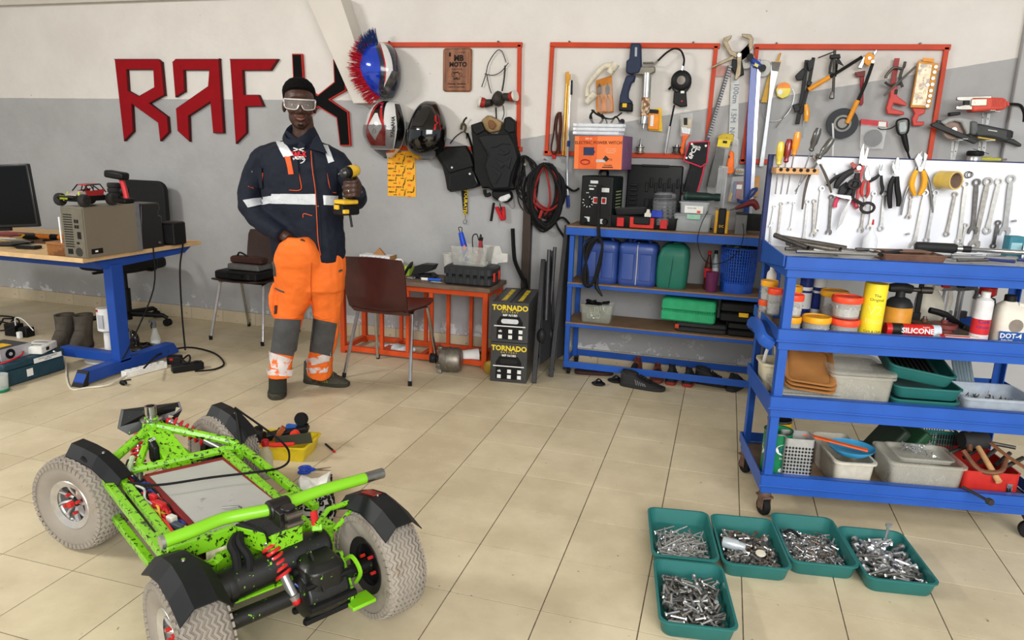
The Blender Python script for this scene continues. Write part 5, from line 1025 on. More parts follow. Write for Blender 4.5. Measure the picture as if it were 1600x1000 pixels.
patch('black_side',GB,.12,.75,.95,1.5,.003)
patch('red_frame',GR,0,0,0,0,.0045,12,8,lambda u,v:(.1+.6*u,(-.15)+(v-.5)*(.35+.75*min(1,u*1.6))*(1 if u<.8 else 1-.0)))
patch('black_inset',GB,0,0,0,0,.0055,10,6,lambda u,v:(.14+.3*u,(-.15)+(v-.5)*(.22+.42*u)))
patch('white_diamond',GW,0,0,0,0,.0075,10,6,lambda u,v:(.27+.34*u,-.13+(v-.5)*.78*(1-abs(2*u-.9)/1.12)))
b=B();q=S_(.46,-.13,.009);b.tube([(q.x+.012*math.cos(a),q.y,q.z-.012+.016*math.sin(a))for a in[i*.6 for i in range(11)]],.0018,5,closed=True);b.tube([(q.x-.008,q.y,q.z+.03),(q.x,q.y-.001,q.z+.036),(q.x+.008,q.y,q.z+.03)],.0018,5);b.ob('diamond_emblem',P((110,110,112),.4),t)
patch('visor',P((60,52,50),.05,coat=1.,a=.3),0,0,0,0,.011,12,16,lambda u,v:(.40+.36*u,-1.25+2.1*v))
patch('chin',GB,.78,.985,-.9,.75,.004)
patch('red_chin_stripe',GR,0,0,0,0,.0065,6,6,lambda u,v:(.76+.1*u+.06*(1-v),.35+.75*v));patch('white_chin_vent',GW,0,0,0,0,.007,6,6,lambda u,v:(.83+.12*u+.03*(1-v),.35+.7*v))
p=S_(.42,.72,.008);text('lettering','YAMAHA',.034,BLACK,t,p,(math.pi/2,-1.5,.62),bold=.001,ext=.001)
t,L,S_,patch=helmet('plain black full-face helmet with a big dark visor',(670,205),[V(546,490,560),V(575,460,595),V(640,430,635),V(700,415,660),V(760,402,672),V(830,396,665),V(890,402,640),V(945,425,580),V(968,450,530)],.25,GB)
patch('dark_visor',VIS,0,0,0,0,.007,12,16,lambda u,v:(.50+.47*u+.02*math.sin(v*3.14)*u,-1.3+2.35*v))
patch('brow_ridge',P((28,28,30),.2,coat=.6),0,0,0,0,.005,10,8,lambda u,v:(.03+.42*u,-.5+(.25+.75*(1-abs(u-.5)))*v))
patch('red_flash',GR,0,0,0,0,.0045,8,2,lambda u,v:(.28+.22*u,.78-.1*u+.10*v+.12*(1 if .4<u<.6 else 0)));patch('red_flash',P((150,24,28),.2),0,0,0,0,.0045,6,2,lambda u,v:(.26+.24*u,.98+.04*u+.05*v))
b=B();b.ball((.11,-.09,-.035),(.022,.05,.03));b.ob('visor_hinge',BK2,t)
t,L=PL('w','poster','yellow poster strip covered in black lettering below the helmets','poster',cH(275,725)[0],.002)
b=B();pp(b,L,cH(205,617,338,612,344,838,206,832),0,.0012);b.ob('sheet',P((240,172,44),.55,var=.06,s=4),t,sm=False)
cP=mp(595,225,.09)
for x,y,s_,r,w in[(175,220,1,0,'REDV'),(490,222,1.2,0,'KTM'),(300,340,1.1,0,'REDV'),(140,340,.8,0,'KTM'),(175,428,1.1,0,'REDV'),(495,432,1.2,0,'KTM'),(305,545,1.1,0,'REDV'),(140,545,.8,0,'KTM'),(180,632,1.1,0,'REDV'),(500,635,1.2,0,'KTM'),(310,748,1.1,0,'REDV'),(148,748,.8,0,'KTM'),(185,832,1.1,0,'REDV'),(502,838,1.2,0,'KTM'),(310,140,1,0,'REDV'),
     (410,245,1,1.35,'REDV'),(385,320,1,1.35,'KTM'),(255,200,.9,1.35,'KTM'),(255,410,.9,1.35,'KTM'),(413,450,1,1.35,'REDV'),(385,527,1,1.35,'KTM'),(262,612,.9,1.35,'KTM'),(418,655,1,1.35,'REDV'),(392,733,1,1.35,'KTM'),(265,815,.9,1.35,'KTM'),(418,855,1,1.35,'REDV'),(568,380,1,1.35,'REDV'),(570,588,1,1.35,'REDV'),(572,795,1,1.35,'REDV'),(360,182,.7,0,'KTM'),(430,172,.7,0,'- /'),(365,390,.7,0,'KTM'),(430,382,.7,0,'- /'),(370,597,.7,0,'KTM'),(435,588,.7,0,'- /'),(372,800,.7,0,'KTM'),(438,790,.7,0,'- /'),(240,478,.7,0,'KTM'),(245,682,.7,0,'KTM'),(250,882,.7,0,'KTM')]:
 q=L(*cP(x,y)[0],.0018);text('lettering',w,.0125*s_,BLACK,t,q,(math.pi/2,-r,0),ext=.0003,bold=.0006,sx=1.35,shear=.25)
b=B()
for x,y,w,h in[(318,262,24,50),(490,303,60,44),(212,340,44,36),(318,470,24,50),(490,510,62,40),(218,545,46,36),(325,675,24,46),(495,715,56,46),(220,748,50,32),(325,875,24,44),(500,912,60,26)]:
 p,q=L(*cP(x-w/2,y-h/2)[0],.0015),L(*cP(x+w/2,y+h/2)[0],.0015);b.bb(p.x,q.x,-.0017,-.001,q.z,p.z)
b.ob('orange_print',P((228,118,36),.55),t,sm=False,kind='stuff')
t,L=PL('w','wooden_plaque','engraved walnut plaque hung inside the first orange frame','plaque',cH(543,215)[0],0);p,q=L(*cH(475,110)[0],.02),L(*cH(612,323)[0],.02);w,h=q.x-p.x,p.z-q.z;cx,cz=(p.x+q.x)/2,(p.z+q.z)/2
wm=bpy.data.materials.new('walnut');wm.use_nodes=True;nt=wm.node_tree;wv=nt.nodes.new('ShaderNodeTexWave');wv.inputs['Scale'].default_value=5;wv.inputs['Distortion'].default_value=5;wv.inputs['Detail'].default_value=3;wv.bands_direction='X';tc_=nt.nodes.new('ShaderNodeTexCoord');rp=nt.nodes.new('ShaderNodeValToRGB');rp.color_ramp.elements[0].color=lin((112,66,38))+(1,);rp.color_ramp.elements[1].color=lin((140,86,50))+(1,);nt.links.new(tc_.outputs['Object'],wv.inputs[0]);nt.links.new(wv.outputs[0],rp.inputs[0]);nt.links.new(rp.outputs[0],nt.nodes['Principled BSDF'].inputs['Base Color'])
b=B();o=rrect(w,h,.02);o2=rrect(w-.016,h-.016,.014);b.loft([[(x+cx,-.002,z+cz)for x,z in o],[(x+cx,-.012,z+cz)for x,z in o],[(x+cx,-.019,z+cz)for x,z in o2]]);b.ob('board',wm,t,ang=.5)
EN=P((24,16,12),.7)
for s_,sz,dx,dz,bo in[('MB',.052,.012,.075,.0025),('MOTO',.042,.008,.034,.002),('[NATION]',.017,0,.004,0),('AFRO',.02,0,-.058,.001),('-TRAVEL TROPHY-',.017,0,-.092,.0005),('DAKAR TO CAPE TOWN',.0105,0,-.112,.0003),('A-TOUR',.012,.035,.112,0)]:
 text('lettering',s_,sz,EN,t,(cx+dx,-.0195,cz+dz),bold=bo,ext=.0005)
b=B()
for sx in(-.026,.026):b.tube([(cx+sx+.012*math.cos(a),-.0195,cz-.03+.012*math.sin(a))for a in[i*.63 for i in range(10)]],.0014,4,closed=True)
b.tube([(cx-.026,-.0195,cz-.03),(cx-.008,-.0195,cz-.018),(cx+.012,-.0195,cz-.02),(cx+.026,-.0195,cz-.03)],.002,4,3);b.tube([(cx-.034,-.0195,cz-.012),(cx-.012,-.0195,cz-.016),(cx+.016,-.0195,cz-.012)],.002,4,3)
for sx in(-1,1):b.bar((cx+sx*w*.4,-.0195,cz-h*.32),(cx+sx*w*.4,-.0195,cz+h*.4),.0012,.0012,(0,1,0));b.bar((cx-w*.32,-.0195,cz-.045+sx*.0),(cx+w*.32,-.0195,cz-.045),.001,.001,(0,1,0));b.bar((cx-w*.3,-.0195,cz-.074),(cx+w*.3,-.0195,cz-.074),.001,.001,(0,1,0))
b.box(cx-.052,-.0195,cz+.1,.014,.001,.026);b.ob('engraved_motorcycle',EN,t,sm=False)
t,L=PL('w','respirator','half-mask respirator with two round filters hung by its black straps','respirator',cH(740,350)[0],.0)
b=B();
for pts in(cH(665,300,685,240,700,180,740,122,765,128,785,180),cH(680,235,720,242,760,225,795,182),cH(690,240,700,290,712,330),cH(780,195,775,260,765,320),cH(735,400,737,455),cH(770,390,775,430,765,460)):pw(b,L,pts,.015,.006,5,4,flat=.4)
b.ob('strap',P((48,46,42),.7),t)
b=B();q=L(*cH(740,355)[0],.07);b.loft([[(q.x+x*k,y,q.z+z*k)for x,z in[L(*p)-L(*cH(740,350)[0])for p in[]]or[(a*.042*(1-.35*max(0,s_)),s_*.05)for a,s_ in[(math.cos(i*.524),math.sin(i*.524))for i in range(12)]]]for k,y in((1,-.02),(1,-.06),(.75,-.09),(.3,-.105))]);b.ob('face_piece',P((54,50,44),.6),t)
for a,sx,m in((cH(682,380)[0],-1,0),(cH(805,350)[0],1,0)):
 q=L(*a,.06);b=B();b.lathe([(.03,0),(.034,.012),(.034,.03),(.03,.034)],n=20);b.xf(Matrix.Translation(q)@Matrix.Rotation(sx*1.35,4,'Y')@Matrix.Rotation(.3,4,'X'));b.ob('filter',P((150,40,34),.5),t)
 b=B();b.lathe([(.033,.03),(.035,.036),(.035,.046),(.02,.048)],n=20);b.xf(Matrix.Translation(q)@Matrix.Rotation(sx*1.35,4,'Y')@Matrix.Rotation(.3,4,'X'));b.ob('filter_cap',P((214,210,200),.5),t)
 b=B();b.cyl((q.x-sx*.05,q.y-.01,q.z+.005),q,.022,.028);b.ob('filter_neck',P((44,42,40),.6),t)
CLO=P((16,17,18),.6,bump=.3,s=12,bs=24)
t,L=PL('w','tank_bag','creased black bag hung on a clip beside the black helmet','bag',cB(200,500)[0],.0)
b=B();b.v+=[];k0=cB(5,395,100,330,265,320,310,400,345,530,385,640,380,670,330,690,140,722,112,700,95,600,70,500)
q=[L(x,y,.06)for x,y in k0];cx=sum(v.x for v in q)/len(q);cz=sum(v.z for v in q)/len(q)
b.loft([[(cx+(v.x-cx)*k,y,cz+(v.z-cz)*k)for v in q]for k,y in((.92,-.01),(1,-.03),(1,-.075),(.93,-.095))]);b.ob('body',CLO,t,ang=.9)
b=B();pp(b,L,cB(15,395,105,335,260,325,300,400,330,500,120,560,75,490),.094,.012);b.ob('flap',CLO,t,bev=.006)
b=B();pp(b,L,cB(125,570,330,545,370,650,335,680,145,712,120,690),.094,.01);b.ob('clear_pocket',P((34,35,36),.2,coat=.4),t,bev=.004)
for c in((145,510),(300,565)):q=L(*cB(*c)[0],.108);b=B();b.lathe([(.006,-.004),(.008,.004)],q,'y',10);b.ob('snap',WHITE,t)
b=B();pw(b,L,cB(130,300,180,240,240,200,270,215,275,260),.05,.008,6,4,flat=.4);pw(b,L,cB(240,130,255,95,275,75),.03,.006);pw(b,L,cB(280,210,310,300,340,420,370,560),.04,.016,6,4,flat=.4);b.ob('strap',CLO,t)
b=B();pw(b,L,cB(225,180,235,130,265,150,255,195),.045,.009,6,3);b.ob('buckle',P((66,60,36),.5),t)
t,L=PL('w','lanyard','black and yellow lettered strap with a snap hook hanging below the bag','lanyard',cB(255,800)[0],.01)
b=B();pp(b,L,cB(226,712,280,705,280,910,245,912),.0,.003);b.ob('webbing',P((20,20,20),.7),t,sm=False);q=L(*cB(262,815)[0],.0045);text('lettering','TOURATEC',.034,P((214,180,40),.5),t,q,(math.pi/2,math.pi/2+.04,0),bold=.001,sx=1.05)
b=B();pw(b,L,cB(262,912,262,950,245,975,255,1000,275,985,268,960),.004,.0022,6,4);b.ob('snap_hook',STEEL,t)
t,L=PL('w','chest_protector','black moulded chest protector vest hung on the wall under the respirator','vest',cB(560,420)[0],.0)
out=cB(310,140,400,110,425,180,470,215,540,215,590,170,610,75,640,68,690,110,690,215,700,330,735,430,700,560,680,650,700,700,620,715,500,715,470,690,410,690,345,560,335,420,320,250)
q=[L(x,y,.08)for x,y in out];cx=sum(v.x for v in q)/len(q);cz=sum(v.z for v in q)/len(q)
b=B();b.loft([[(cx+(v.x-cx)*k,y,cz+(v.z-cz)*k)for v in q]for k,y in((.96,-.012),(1,-.03),(1,-.08),(.95,-.1))]);b.ob('vest',P((17,18,19),.7,bump=.2,bs=60),t,ang=.6)
b=B();pp(b,L,cB(360,245,440,225,640,215,690,330,715,430,660,560,640,690,500,700,455,600,425,490,450,400,410,330),.098,.022);b.ob('front_shell',P((24,25,27),.5),t,bev=.01)
for pts in(cB(470,490,540,580,520,660,575,560,530,520),cB(520,435,590,465,660,420,640,520,600,490,570,520),cB(540,390,560,350,600,380,640,345,640,385,590,405)):b=B();pp(b,L,pts,.119,.008);b.ob('raised_rib',P((30,31,33),.4),t,bev=.003)
b=B();pw(b,L,cB(480,335,530,330,580,305,650,310),.121,.004,5,4);pw(b,L,cB(380,250,430,340,470,400,435,490,470,610,500,695),.12,.003,5,5);b.ob('groove_line',BLACK,t)
b=B();pp(b,L,cB(310,140,400,110,430,190,360,230,325,200),.08,.03);b.ob('shoulder_pad',CLO,t,bev=.008);b=B();pp(b,L,cB(590,180,610,75,640,68,690,110,690,200,640,215),.08,.03);b.ob('shoulder_pad',CLO,t,bev=.008)
t,L=PL('w','camouflage_pad','tan and brown camouflage pad tucked behind the chest protector','pad',cB(490,140)[0],.012);b=B();pp(b,L,cB(395,100,450,55,480,60,580,120,560,190,470,210,430,180),.0,.05);b.ob('pad',P((140,116,80),.8,var=.45,s=9),t,bev=.01);b=B();pp(b,L,cB(465,95,500,100,530,140,500,185,470,170,455,130),.05,.014);b.ob('brown_patch',P((120,84,56),.8),t,bev=.008)
t,L=PL('w','knee_pad','black knee guard with a pale grey cap hanging below the chest protector','knee guard',cB(580,770)[0],.03);b=B();pp(b,L,cB(480,715,655,715,660,790,610,820,540,800,490,770),.0,.06);b.ob('guard',CLO,t,bev=.015);b=B();pp(b,L,cB(540,790,560,765,640,735,655,765,620,800,570,812),.058,.02);b.ob('cap',P((206,210,208),.4),t,bev=.008);b=B();pw(b,L,cB(510,815,500,880,485,975),.02,.011,5,4,flat=.3);pw(b,L,cB(560,820,575,880),.02,.01,5,3,flat=.3);pw(b,L,cB(430,700,440,750,480,740),.03,.014,6,3);b.ob('strap',CLO,t)
t,L=PL('w','spring_clamp','red hand clamp hanging open below the knee guard','clamp',cB(570,920)[0],.02)
for pts in(cB(512,852,545,850,590,960,570,975),cB(570,850,600,850,608,960,585,975)):b=B();pp(b,L,pts,0,.025);b.ob('grip',P((186,26,34),.4),t,bev=.004)
t,L=PL('w','wire_hook','bent steel wire hanger beside the knee guard','hook',cB(655,810)[0],.02);b=B();pw(b,L,cB(610,830,650,800,672,740,690,850,660,860,635,820),0,.002,5,3);b.ob('wire',STEEL,t)
t,L=PL('w','cable_coil','tangled bundle of thin black cord hung beside the chest protector','cable',(822,280),.0);b=B();R_=random.Random(5)
for i in range(11):
 cx,cy=823+R_.uniform(-5,5),283+R_.uniform(-10,10);a=R_.uniform(9,17);c_=R_.uniform(26,44);pw(b,L,[(818+R_.uniform(-3,3),243),(cx+a,cy-c_*.3),(cx+a*.8,cy+c_*.6),(cx-a*.2,cy+c_),(cx-a,cy+c_*.5),(cx-a*.6,cy-c_*.3)],.02+.008*i,.0038,5,4,True)
b.ob('cord',RUBBER,t,kind='stuff');b=B();q=L(821,257,.1);b.lathe([(.008,-.01),(.012,0),(.008,.01)],q,'y',10);b.ob('plug',P((130,124,110),.5),t)
t,L=PL('w','jumper_cables','big coil of thick black and red cables hung on a nail left of the rack','cable',(852,300),.0);R_=random.Random(9)
for nm,m,n,r in(('black_cable',RUBBER,13,.0095),('red_cable',P((150,36,34),.5),5,.007)):
 b=B()
 for i in range(n):
  cx,cy=851+R_.uniform(-5,5),305+R_.uniform(-8,8);a=R_.uniform(18,30)if nm[0]=='b' else R_.uniform(10,26);c_=R_.uniform(30,52)if nm[0]=='b' else R_.uniform(20,36)
  pw(b,L,[(853+R_.uniform(-4,4),255+R_.uniform(0,5)),(cx+a,cy-c_*.4),(cx+a*.95,cy+c_*.45),(cx+a*.1,cy+c_),(cx-a*.9,cy+c_*.5),(cx-a,cy-c_*.4)],.02+.01*i*(1 if nm[0]=='b' else 1.6)+.03*(nm[0]=='r'),r,6,4,True)
 b.ob(nm,m,t,kind='stuff')
b=B();[pw(b,L,pts,.06,.008,6,5)for pts in([(830,345),(850,362),(876,340),(890,350)],[(866,330),(870,352),(882,372),(888,390)],[(878,285),(895,298),(905,294)])];b.ob('cable_tail',RUBBER,t,kind='stuff')
b=B();q=L(845,335,.15);b.box(q.x,q.y,q.z,.02,.02,.06,0,0,.3);b.ob('clamp_end',P((150,40,36),.5),t,bev=.004);b=B();q=L(853,250,0);b.cyl((q.x,-.0,q.z),(q.x,-.07,q.z+.01),.004);b.ob('nail',STEEL,t)
# ================================================================ tools hung in the second wall frame
OF=.03
GOLD=P((190,140,60),.35,.7,.15,30);LEATH=P((74,36,24),.6,var=.25)
t,L=PL('w','leather_strap','dark brown rolled strap hung at the left edge of the second frame','strap',cM(135,750)[0],OF)
b=B();pw(b,L,cM(150,600,125,640,110,760,95,860,120,905),.01,.012,6,5,flat=.35);pw(b,L,cM(155,600,160,700,150,800,150,890),.02,.014,6,5,flat=.35);pw(b,L,cM(140,610,128,720,140,850,110,900),.03,.01,6,5,flat=.35);b.ob('strap',LEATH,t);b=B();q=L(*cM(115,912)[0],.03);b.box(q.x,q.y,q.z,.024,.02,.026);b.ob('red_clip',RED,t,bev=.003)
for a,c,lb in(((205,330),(175,900),'brass rod hanging left of its twin at the left of the second frame'),((218,345),(195,905),'brass rod hanging right of its twin at the left of the second frame')):
 t,L=PL('w','brass_rod',lb,'rod',cM(*a)[0],OF,'brass rods');b=B();pw(b,L,cM(*a,*c),.006 if 'left of' in lb else .016,.0075,8);b.ob('rod',GOLD,t);b=B();pw(b,L,cM(a[0],a[1]-8,a[0]-1,a[1]+70),.012,.011,8);b.ob('yellow_end',P((206,150,46),.5),t)
t,L=PL('w','mop_pole','long silver pole with blue joints standing behind the welder','pole',cM(225,440)[0],OF-.01);b=B();pw(b,L,cM(228,380,205,1000)+[(887,300),(888,318)],.02,.008,8,2);b.ob('pole',P((190,195,200),.3,.6),t);b=B();pw(b,L,cM(215,800,212,840),.02,.0105,8);b.ob('blue_joint',P((26,52,130),.4),t);b=B();pw(b,L,[(887,305),(888,324)],.02,.0115,8);b.ob('blue_joint',P((26,52,130),.4),t);b=B();pw(b,L,cM(235,380,233,480),.02,.009,8);b.ob('black_end',BK2,t)
t,L=PL('w','polisher','dirty white curved tool handle with two round cups hung beside the pliers set','handle',cM(440,400)[0],OF)
WD=P((208,200,180),.5,dirt=((160,140,100),10,.6));b=B();pw(b,L,cM(525,275,460,285,400,350,350,420,345,490),[.05,.06,.06,.05,.045],[.017,.02,.017,.015,.017],10,4);b.ob('handle',WD,t)
for a,c,r in(((500,330),(545,262),.028),((340,535),(400,470),.026)):b=B();p,q=L(*cM(*a)[0],.06),L(*cM(*c)[0],.06);b.cyl(p,q,r*.8,r,14);m=p.lerp(q,.5);b.cyl(m+Vector((0,-.012,0)),m+Vector((0,-.028,0)),.012,.004,8);b.ob('cup',WD,t)
t,L=PL('w','pliers_set','carded set of orange-handled pliers in clear packaging, above the headlamp','tool set',cM(465,480)[0],OF)
b=B();pp(b,L,cM(405,380,515,345,528,600,415,610),0,.004);b.ob('backing_card',P((196,124,46),.6,dirt=((120,80,40),10,.6)),t,sm=False)
for x,l,r in((430,415,455),(485,465,518)):
 b=B();pp(b,L,cM(x-14,430,x,400,x+14,430,x+12,490,x-12,490),.006,.008);b.ob('jaw',IRON,t);b=B();pw(b,L,cM(x-8,480,l,530,l+4,598),.012,.0085,6,3);pw(b,L,cM(x+8,480,r,530,r-4,596),.012,.0085,6,3);b.ob('handle',P((226,136,36),.45),t)
b=B();pp(b,L,cM(410,430,515,395,522,595,418,602),.005,.02);b.ob('blister',P((220,215,205),.1,a=.2),t,bev=.006)
NB=P((36,46,70),.5,var=.1);t,L=PL('w','grease_gun','navy battery grease gun with a steel barrel and black hose, hung in the second frame','grease gun',cM(690,300)[0],OF)
b=B();pp(b,L,cM(645,120,715,120,720,290,705,330,640,340,612,325,615,240,635,235),.0,.06);b.ob('motor_housing',NB,t,bev=.012);b=B();pp(b,L,cM(675,150,692,150,690,215,674,215),.059,.004);b.ob('nameplate',P((160,165,175),.4),t,bev=.003)
b=B();pp(b,L,cM(615,345,680,345,668,385,650,400,630,460,628,500,655,525,655,545,565,545,570,490,595,400),.005,.05);b.ob('handle',NB,t,bev=.012);b=B();pp(b,L,cM(565,535,658,535,656,598,563,592),.002,.06);b.ob('battery',BK2,t,bev=.008);b=B();pp(b,L,cM(590,540,620,540,618,568,588,566),.061,.004);b.ob('yellow_tag',YELLOW,t);b=B();pp(b,L,cM(655,372,675,370,668,395),.015,.03);b.ob('trigger',BK2,t,bev=.003)
b=B();pp(b,L,cM(628,285,815,285,815,320,770,345,640,335),.01,.045);pp(b,L,cM(730,252,805,250,805,264,732,266),.02,.02);b.ob('pump_head',P((120,116,104),.4,.7),t,bev=.005)
b=B();pw(b,L,cM(762,330,755,480,742,640),.032,.028,14,0);b.ob('barrel',P((190,188,182),.25,.8,.06),t);b=B();pw(b,L,cM(754,500,742,632),.032,.0285,14,0);b.ob('worn_label',P((205,190,160),.5,dirt=((130,84,56),26,.5)),t);b=B();pw(b,L,cM(742,632,736,680),.032,.029,14);pw(b,L,cM(736,680,732,715),.032,.008,8);b.ob('end_cap',CHROME,t)
b=B();pw(b,L,cM(800,282,850,230,900,185,950,160,995,175,1017,230,1012,280,1003,325),.035,.006,8,5);b.ob('hose',RUBBER,t);b=B();pw(b,L,cM(795,285,835,245),.035,.008,8);pw(b,L,cM(1012,282,1002,325),.035,.0075,8);b.ob('coupler',CHROME,t)
t,L=PL('w','carded_tool','small orange and yellow carded item beside the grease gun barrel','package',cM(815,660)[0],OF);b=B();pp(b,L,cM(775,585,860,570,866,735,770,725),0,.003);b.ob('card',P((226,186,50),.5),t,sm=False);b=B();pp(b,L,cM(772,585,845,590,840,725,765,718),.003,.018);b.ob('orange_block',P((230,140,46),.45),t,bev=.004);b=B();pp(b,L,cM(778,580,840,585,838,612,776,608),.021,.004);b.ob('black_header',BK2,t);b=B();pp(b,L,cM(785,622,808,622,802,700,780,698),.021,.004);b.ob('pale_insert',PAPER,t)
t,L=PL('w','inspection_reel','black round reel tool with a long probe rod hung right of the grease gun','gauge',cM(1000,385)[0],OF)
b=B();q=L(*cM(1000,385)[0],0);b.lathe([(.02,-.05),(.05,-.05),(.062,-.04),(.062,-.01),(.055,0)],(q.x,0,q.z),'y',24);b.ob('reel',BK2,t);b=B();b.lathe([(.012,-.052),(.026,-.051),(.026,-.049)],(q.x,0,q.z),'y',18);b.ob('hub',P((110,104,96),.4,.5),t);b=B();b.tube([(q.x+.058*math.cos(a),-.03,q.z-.012+.064*math.sin(a))for a in[i*.42 for i in range(15)]],.006,6,closed=True);b.ob('guard_ring',DARK,t)
b=B();pp(b,L,cM(945,460,1030,450,1038,560,990,565,940,540),.0,.045);pp(b,L,cM(985,420,1015,420,1020,465,985,465),.005,.03);b.ob('handset',BK2,t,bev=.006);b=B();q=L(*cM(1002,525)[0],.047);b.lathe([(.006,-.004),(.006,.001)],q,'y',10);b.ob('red_button',RED,t);b=B();pw(b,L,cM(950,550,915,720),.02,.006,6);pw(b,L,cM(935,420,910,445),.02,.008,6);b.ob('probe',RUBBER,t);b=B();pw(b,L,cM(918,700,885,890),.02,.008,8);b.ob('probe_tip',STEEL,t)
b=B();q=L(*cM(1006,462)[0],.047);b.box(q.x,q.y,q.z,.022,.004,.014);b.ob('pale_label',WHITE,t)
for(c,lb)in(((712,860),'small steel pulley with upright pin on the frame bar by the winch carton'),((965,862),'small dark steel pulley sitting on the frame bar left of the paint brush')):
 t,L=PL('w','pulley',lb,'pulley',cM(*c)[0],OF);q=L(*cM(*c)[0],.02);b=B();b.lathe([(.03,-.022),(.03,-.018),(.022,-.014),(.022,.01),(.03,.014),(.03,.018)],q,'z',20);b.ob('wheel',IRON if c[0]>900 else P((150,145,136),.4,.7),t);b=B();b.cyl((q.x,q.y,q.z+.018),(q.x,q.y,q.z+.03),.012,n=10);b.cyl((q.x,q.y,q.z+.03),(q.x,q.y,q.z+(.065 if c[0]<900 else .034)),.006,n=8);b.ob('pin',STEEL,t)
t,L=PL('w','paint_brush','paint brush with an orange handle in clear wrapping hung on the frame','brush',cM(1030,680)[0],OF);b=B();pp(b,L,cM(1000,745,1060,755,1030,800,1015,895,990,898,985,860,1003,800),.004,.018);b.ob('handle',P((226,96,36),.4),t,bev=.006);b=B();pp(b,L,cM(998,700,1066,712,1058,758,998,748),.002,.024);b.ob('ferrule',CHROME,t,bev=.003);b=B();pp(b,L,cM(1008,645,1070,650,1066,715,1002,705),.004,.02);b.ob('bristles',P((196,180,150),.8),t,bev=.003);b=B();pp(b,L,cM(990,615,1080,605,1070,760,990,770),.0,.03);b.ob('wrapping',P((225,225,222),.12,a=.2),t,bev=.004);b=B();pp(b,L,cM(1015,640,1040,640,1040,690,1015,690),.031,.002);b.ob('black_label',BK2,t)
t,L=PL('w','tool_pouch','black six-piece tool pouch with red binding leaning on the wall behind the clear boxes','pouch',cU(200,300)[0],.06)
PCH=P((28,29,31),.7,bump=.2,bs=80);b=B();pp(b,L,cU(120,250,285,240,235,480,190,640,75,620,130,430),.0,.03);b.ob('body',PCH,t,bev=.01);b=B();pp(b,L,cU(130,250,270,245,258,400,215,425,90,380),.03,.01);b.ob('flap',PCH,t,bev=.003);PK=P((206,56,80),.5)
b=B();pw(b,L,cU(128,250,275,243,260,402,215,432,88,384,128,250),.04,.0055,6,0);pw(b,L,cU(240,415,232,470,190,620),.03,.0055,6,3);pw(b,L,cU(72,620,100,626),.03,.006,6);b.ob('red_binding',PK,t)
for c in((252,275),(148,262),(108,365)):q=L(*cU(*c)[0],.042);b=B();b.lathe([(.004,-.003),(.007,-.003),(.007,.001)],q,'y',12);b.ob('eyelet',WHITE,t)
for s_,c,sz in(('6PCS',(155,325),.038),('Spatula',(182,280),.019),('Set',(195,300),.019)):text('lettering',s_,sz,WHITE,t,L(*cU(*c)[0],.0415),(math.pi/2,-1.2 if sz>.03 else .2,0),bold=.0012 if sz>.03 else .0004)
t,L=PL('w','locking_clamp','large worn steel C-jaw locking clamp hung open between the second and third frames','clamp',cM(1390,180)[0],.02);WS=P((150,136,112),.5,.6,.25,30)
b=B();pp(b,L,cM(1350,65,1290,85,1285,115,1330,200,1380,225,1400,190,1350,175,1318,110,1345,85),.02,.018);b.ob('jaw',WS,t,bev=.003);b=B();pp(b,L,cM(1418,55,1480,60,1500,90,1495,150,1470,185,1400,195,1385,225,1420,235,1470,200,1440,165,1465,140,1470,95,1420,75),.02,.018);b.ob('jaw',WS,t,bev=.003)
b=B();pp(b,L,cM(1385,180,1420,190,1410,340,1380,380,1368,370,1385,280),.03,.02);pp(b,L,cM(1360,205,1365,230,1260,275,1205,298,1205,285,1290,240),.03,.014);b.ob('handle',WS,t,bev=.003);b=B();q=L(*cM(1400,205)[0],.05);b.lathe([(.012,-.006),(.012,.002)],q,'y',12);b.ob('rivet',STEEL,t)
for c in((1450,245),(1565,300)):
 t,L=PL('w','clear_pulley','clear plastic wheel %s the blue bar clamp head'%('left of' if c[0]<1500 else 'right of'),'wheel',cM(*c)[0],.03);b=B();b.lathe([(.012,0),(.046,.0),(.05,-.005),(.05,-.015),(.046,-.02),(.012,-.02)],(0,0,0),'y',26);b.ob('disc',P((205,205,196),.2,a=.6),t);b=B();b.lathe([(.012,.001),(.012,-.024)],(0,0,0),'y',14);b.ob('hub',GREY,t)
t,L=PL('w','chain_bar','long dark notched steel bar slanting down from the locking clamp','bar',cM(1260,500)[0],.045);b=B();pp(b,L,cM(1320,275,1348,285,1190,800,1163,795),0,.008);b.ob('bar',P((64,64,66),.5,.4),t,sm=False);b=B()
for i in range(28):p=L(*cM(1322-5.4*i+2,285+18*i)[0],.008);b.box(p.x+.012,p.y,p.z,.02,.004,.008,0,0,.3)
b.ob('notches',P((120,120,120),.4,.6),t,kind='stuff',sm=False);b=B();pp(b,L,cM(1350,230,1420,240,1435,340,1385,360,1345,300),-.02,.03);b.ob('slide_head',BK2,t,bev=.005)
t,L=PL('w','measuring_ruler','clear plastic sleeve of a long level with blue-grey numbers, behind the bar clamp','ruler',cM(1365,560)[0],.012);b=B();pp(b,L,cM(1345,330,1400,335,1390,830,1325,820),0,.01);b.ob('sleeve',P((206,208,204),.3,a=.75),t,sm=False);q=L(*cM(1362,600)[0],.0115);text('lettering','100cm  1.5M  NO.',.045,P((100,112,130),.5),t,q,(math.pi/2,math.pi/2,0),ext=.0003)
b=B();pp(b,L,cM(1215,280,1340,275,1345,350,1208,355),.002,.006);b.ob('pale_flap',P((205,150,140),.3,a=.6),t,sm=False)
t,L=PL('w','bar_clamp','tall blue steel bar clamp with a pulley head standing right of the second frame','clamp',cM(1520,500)[0],.05);BC=P((24,62,150),.35,coat=.3)
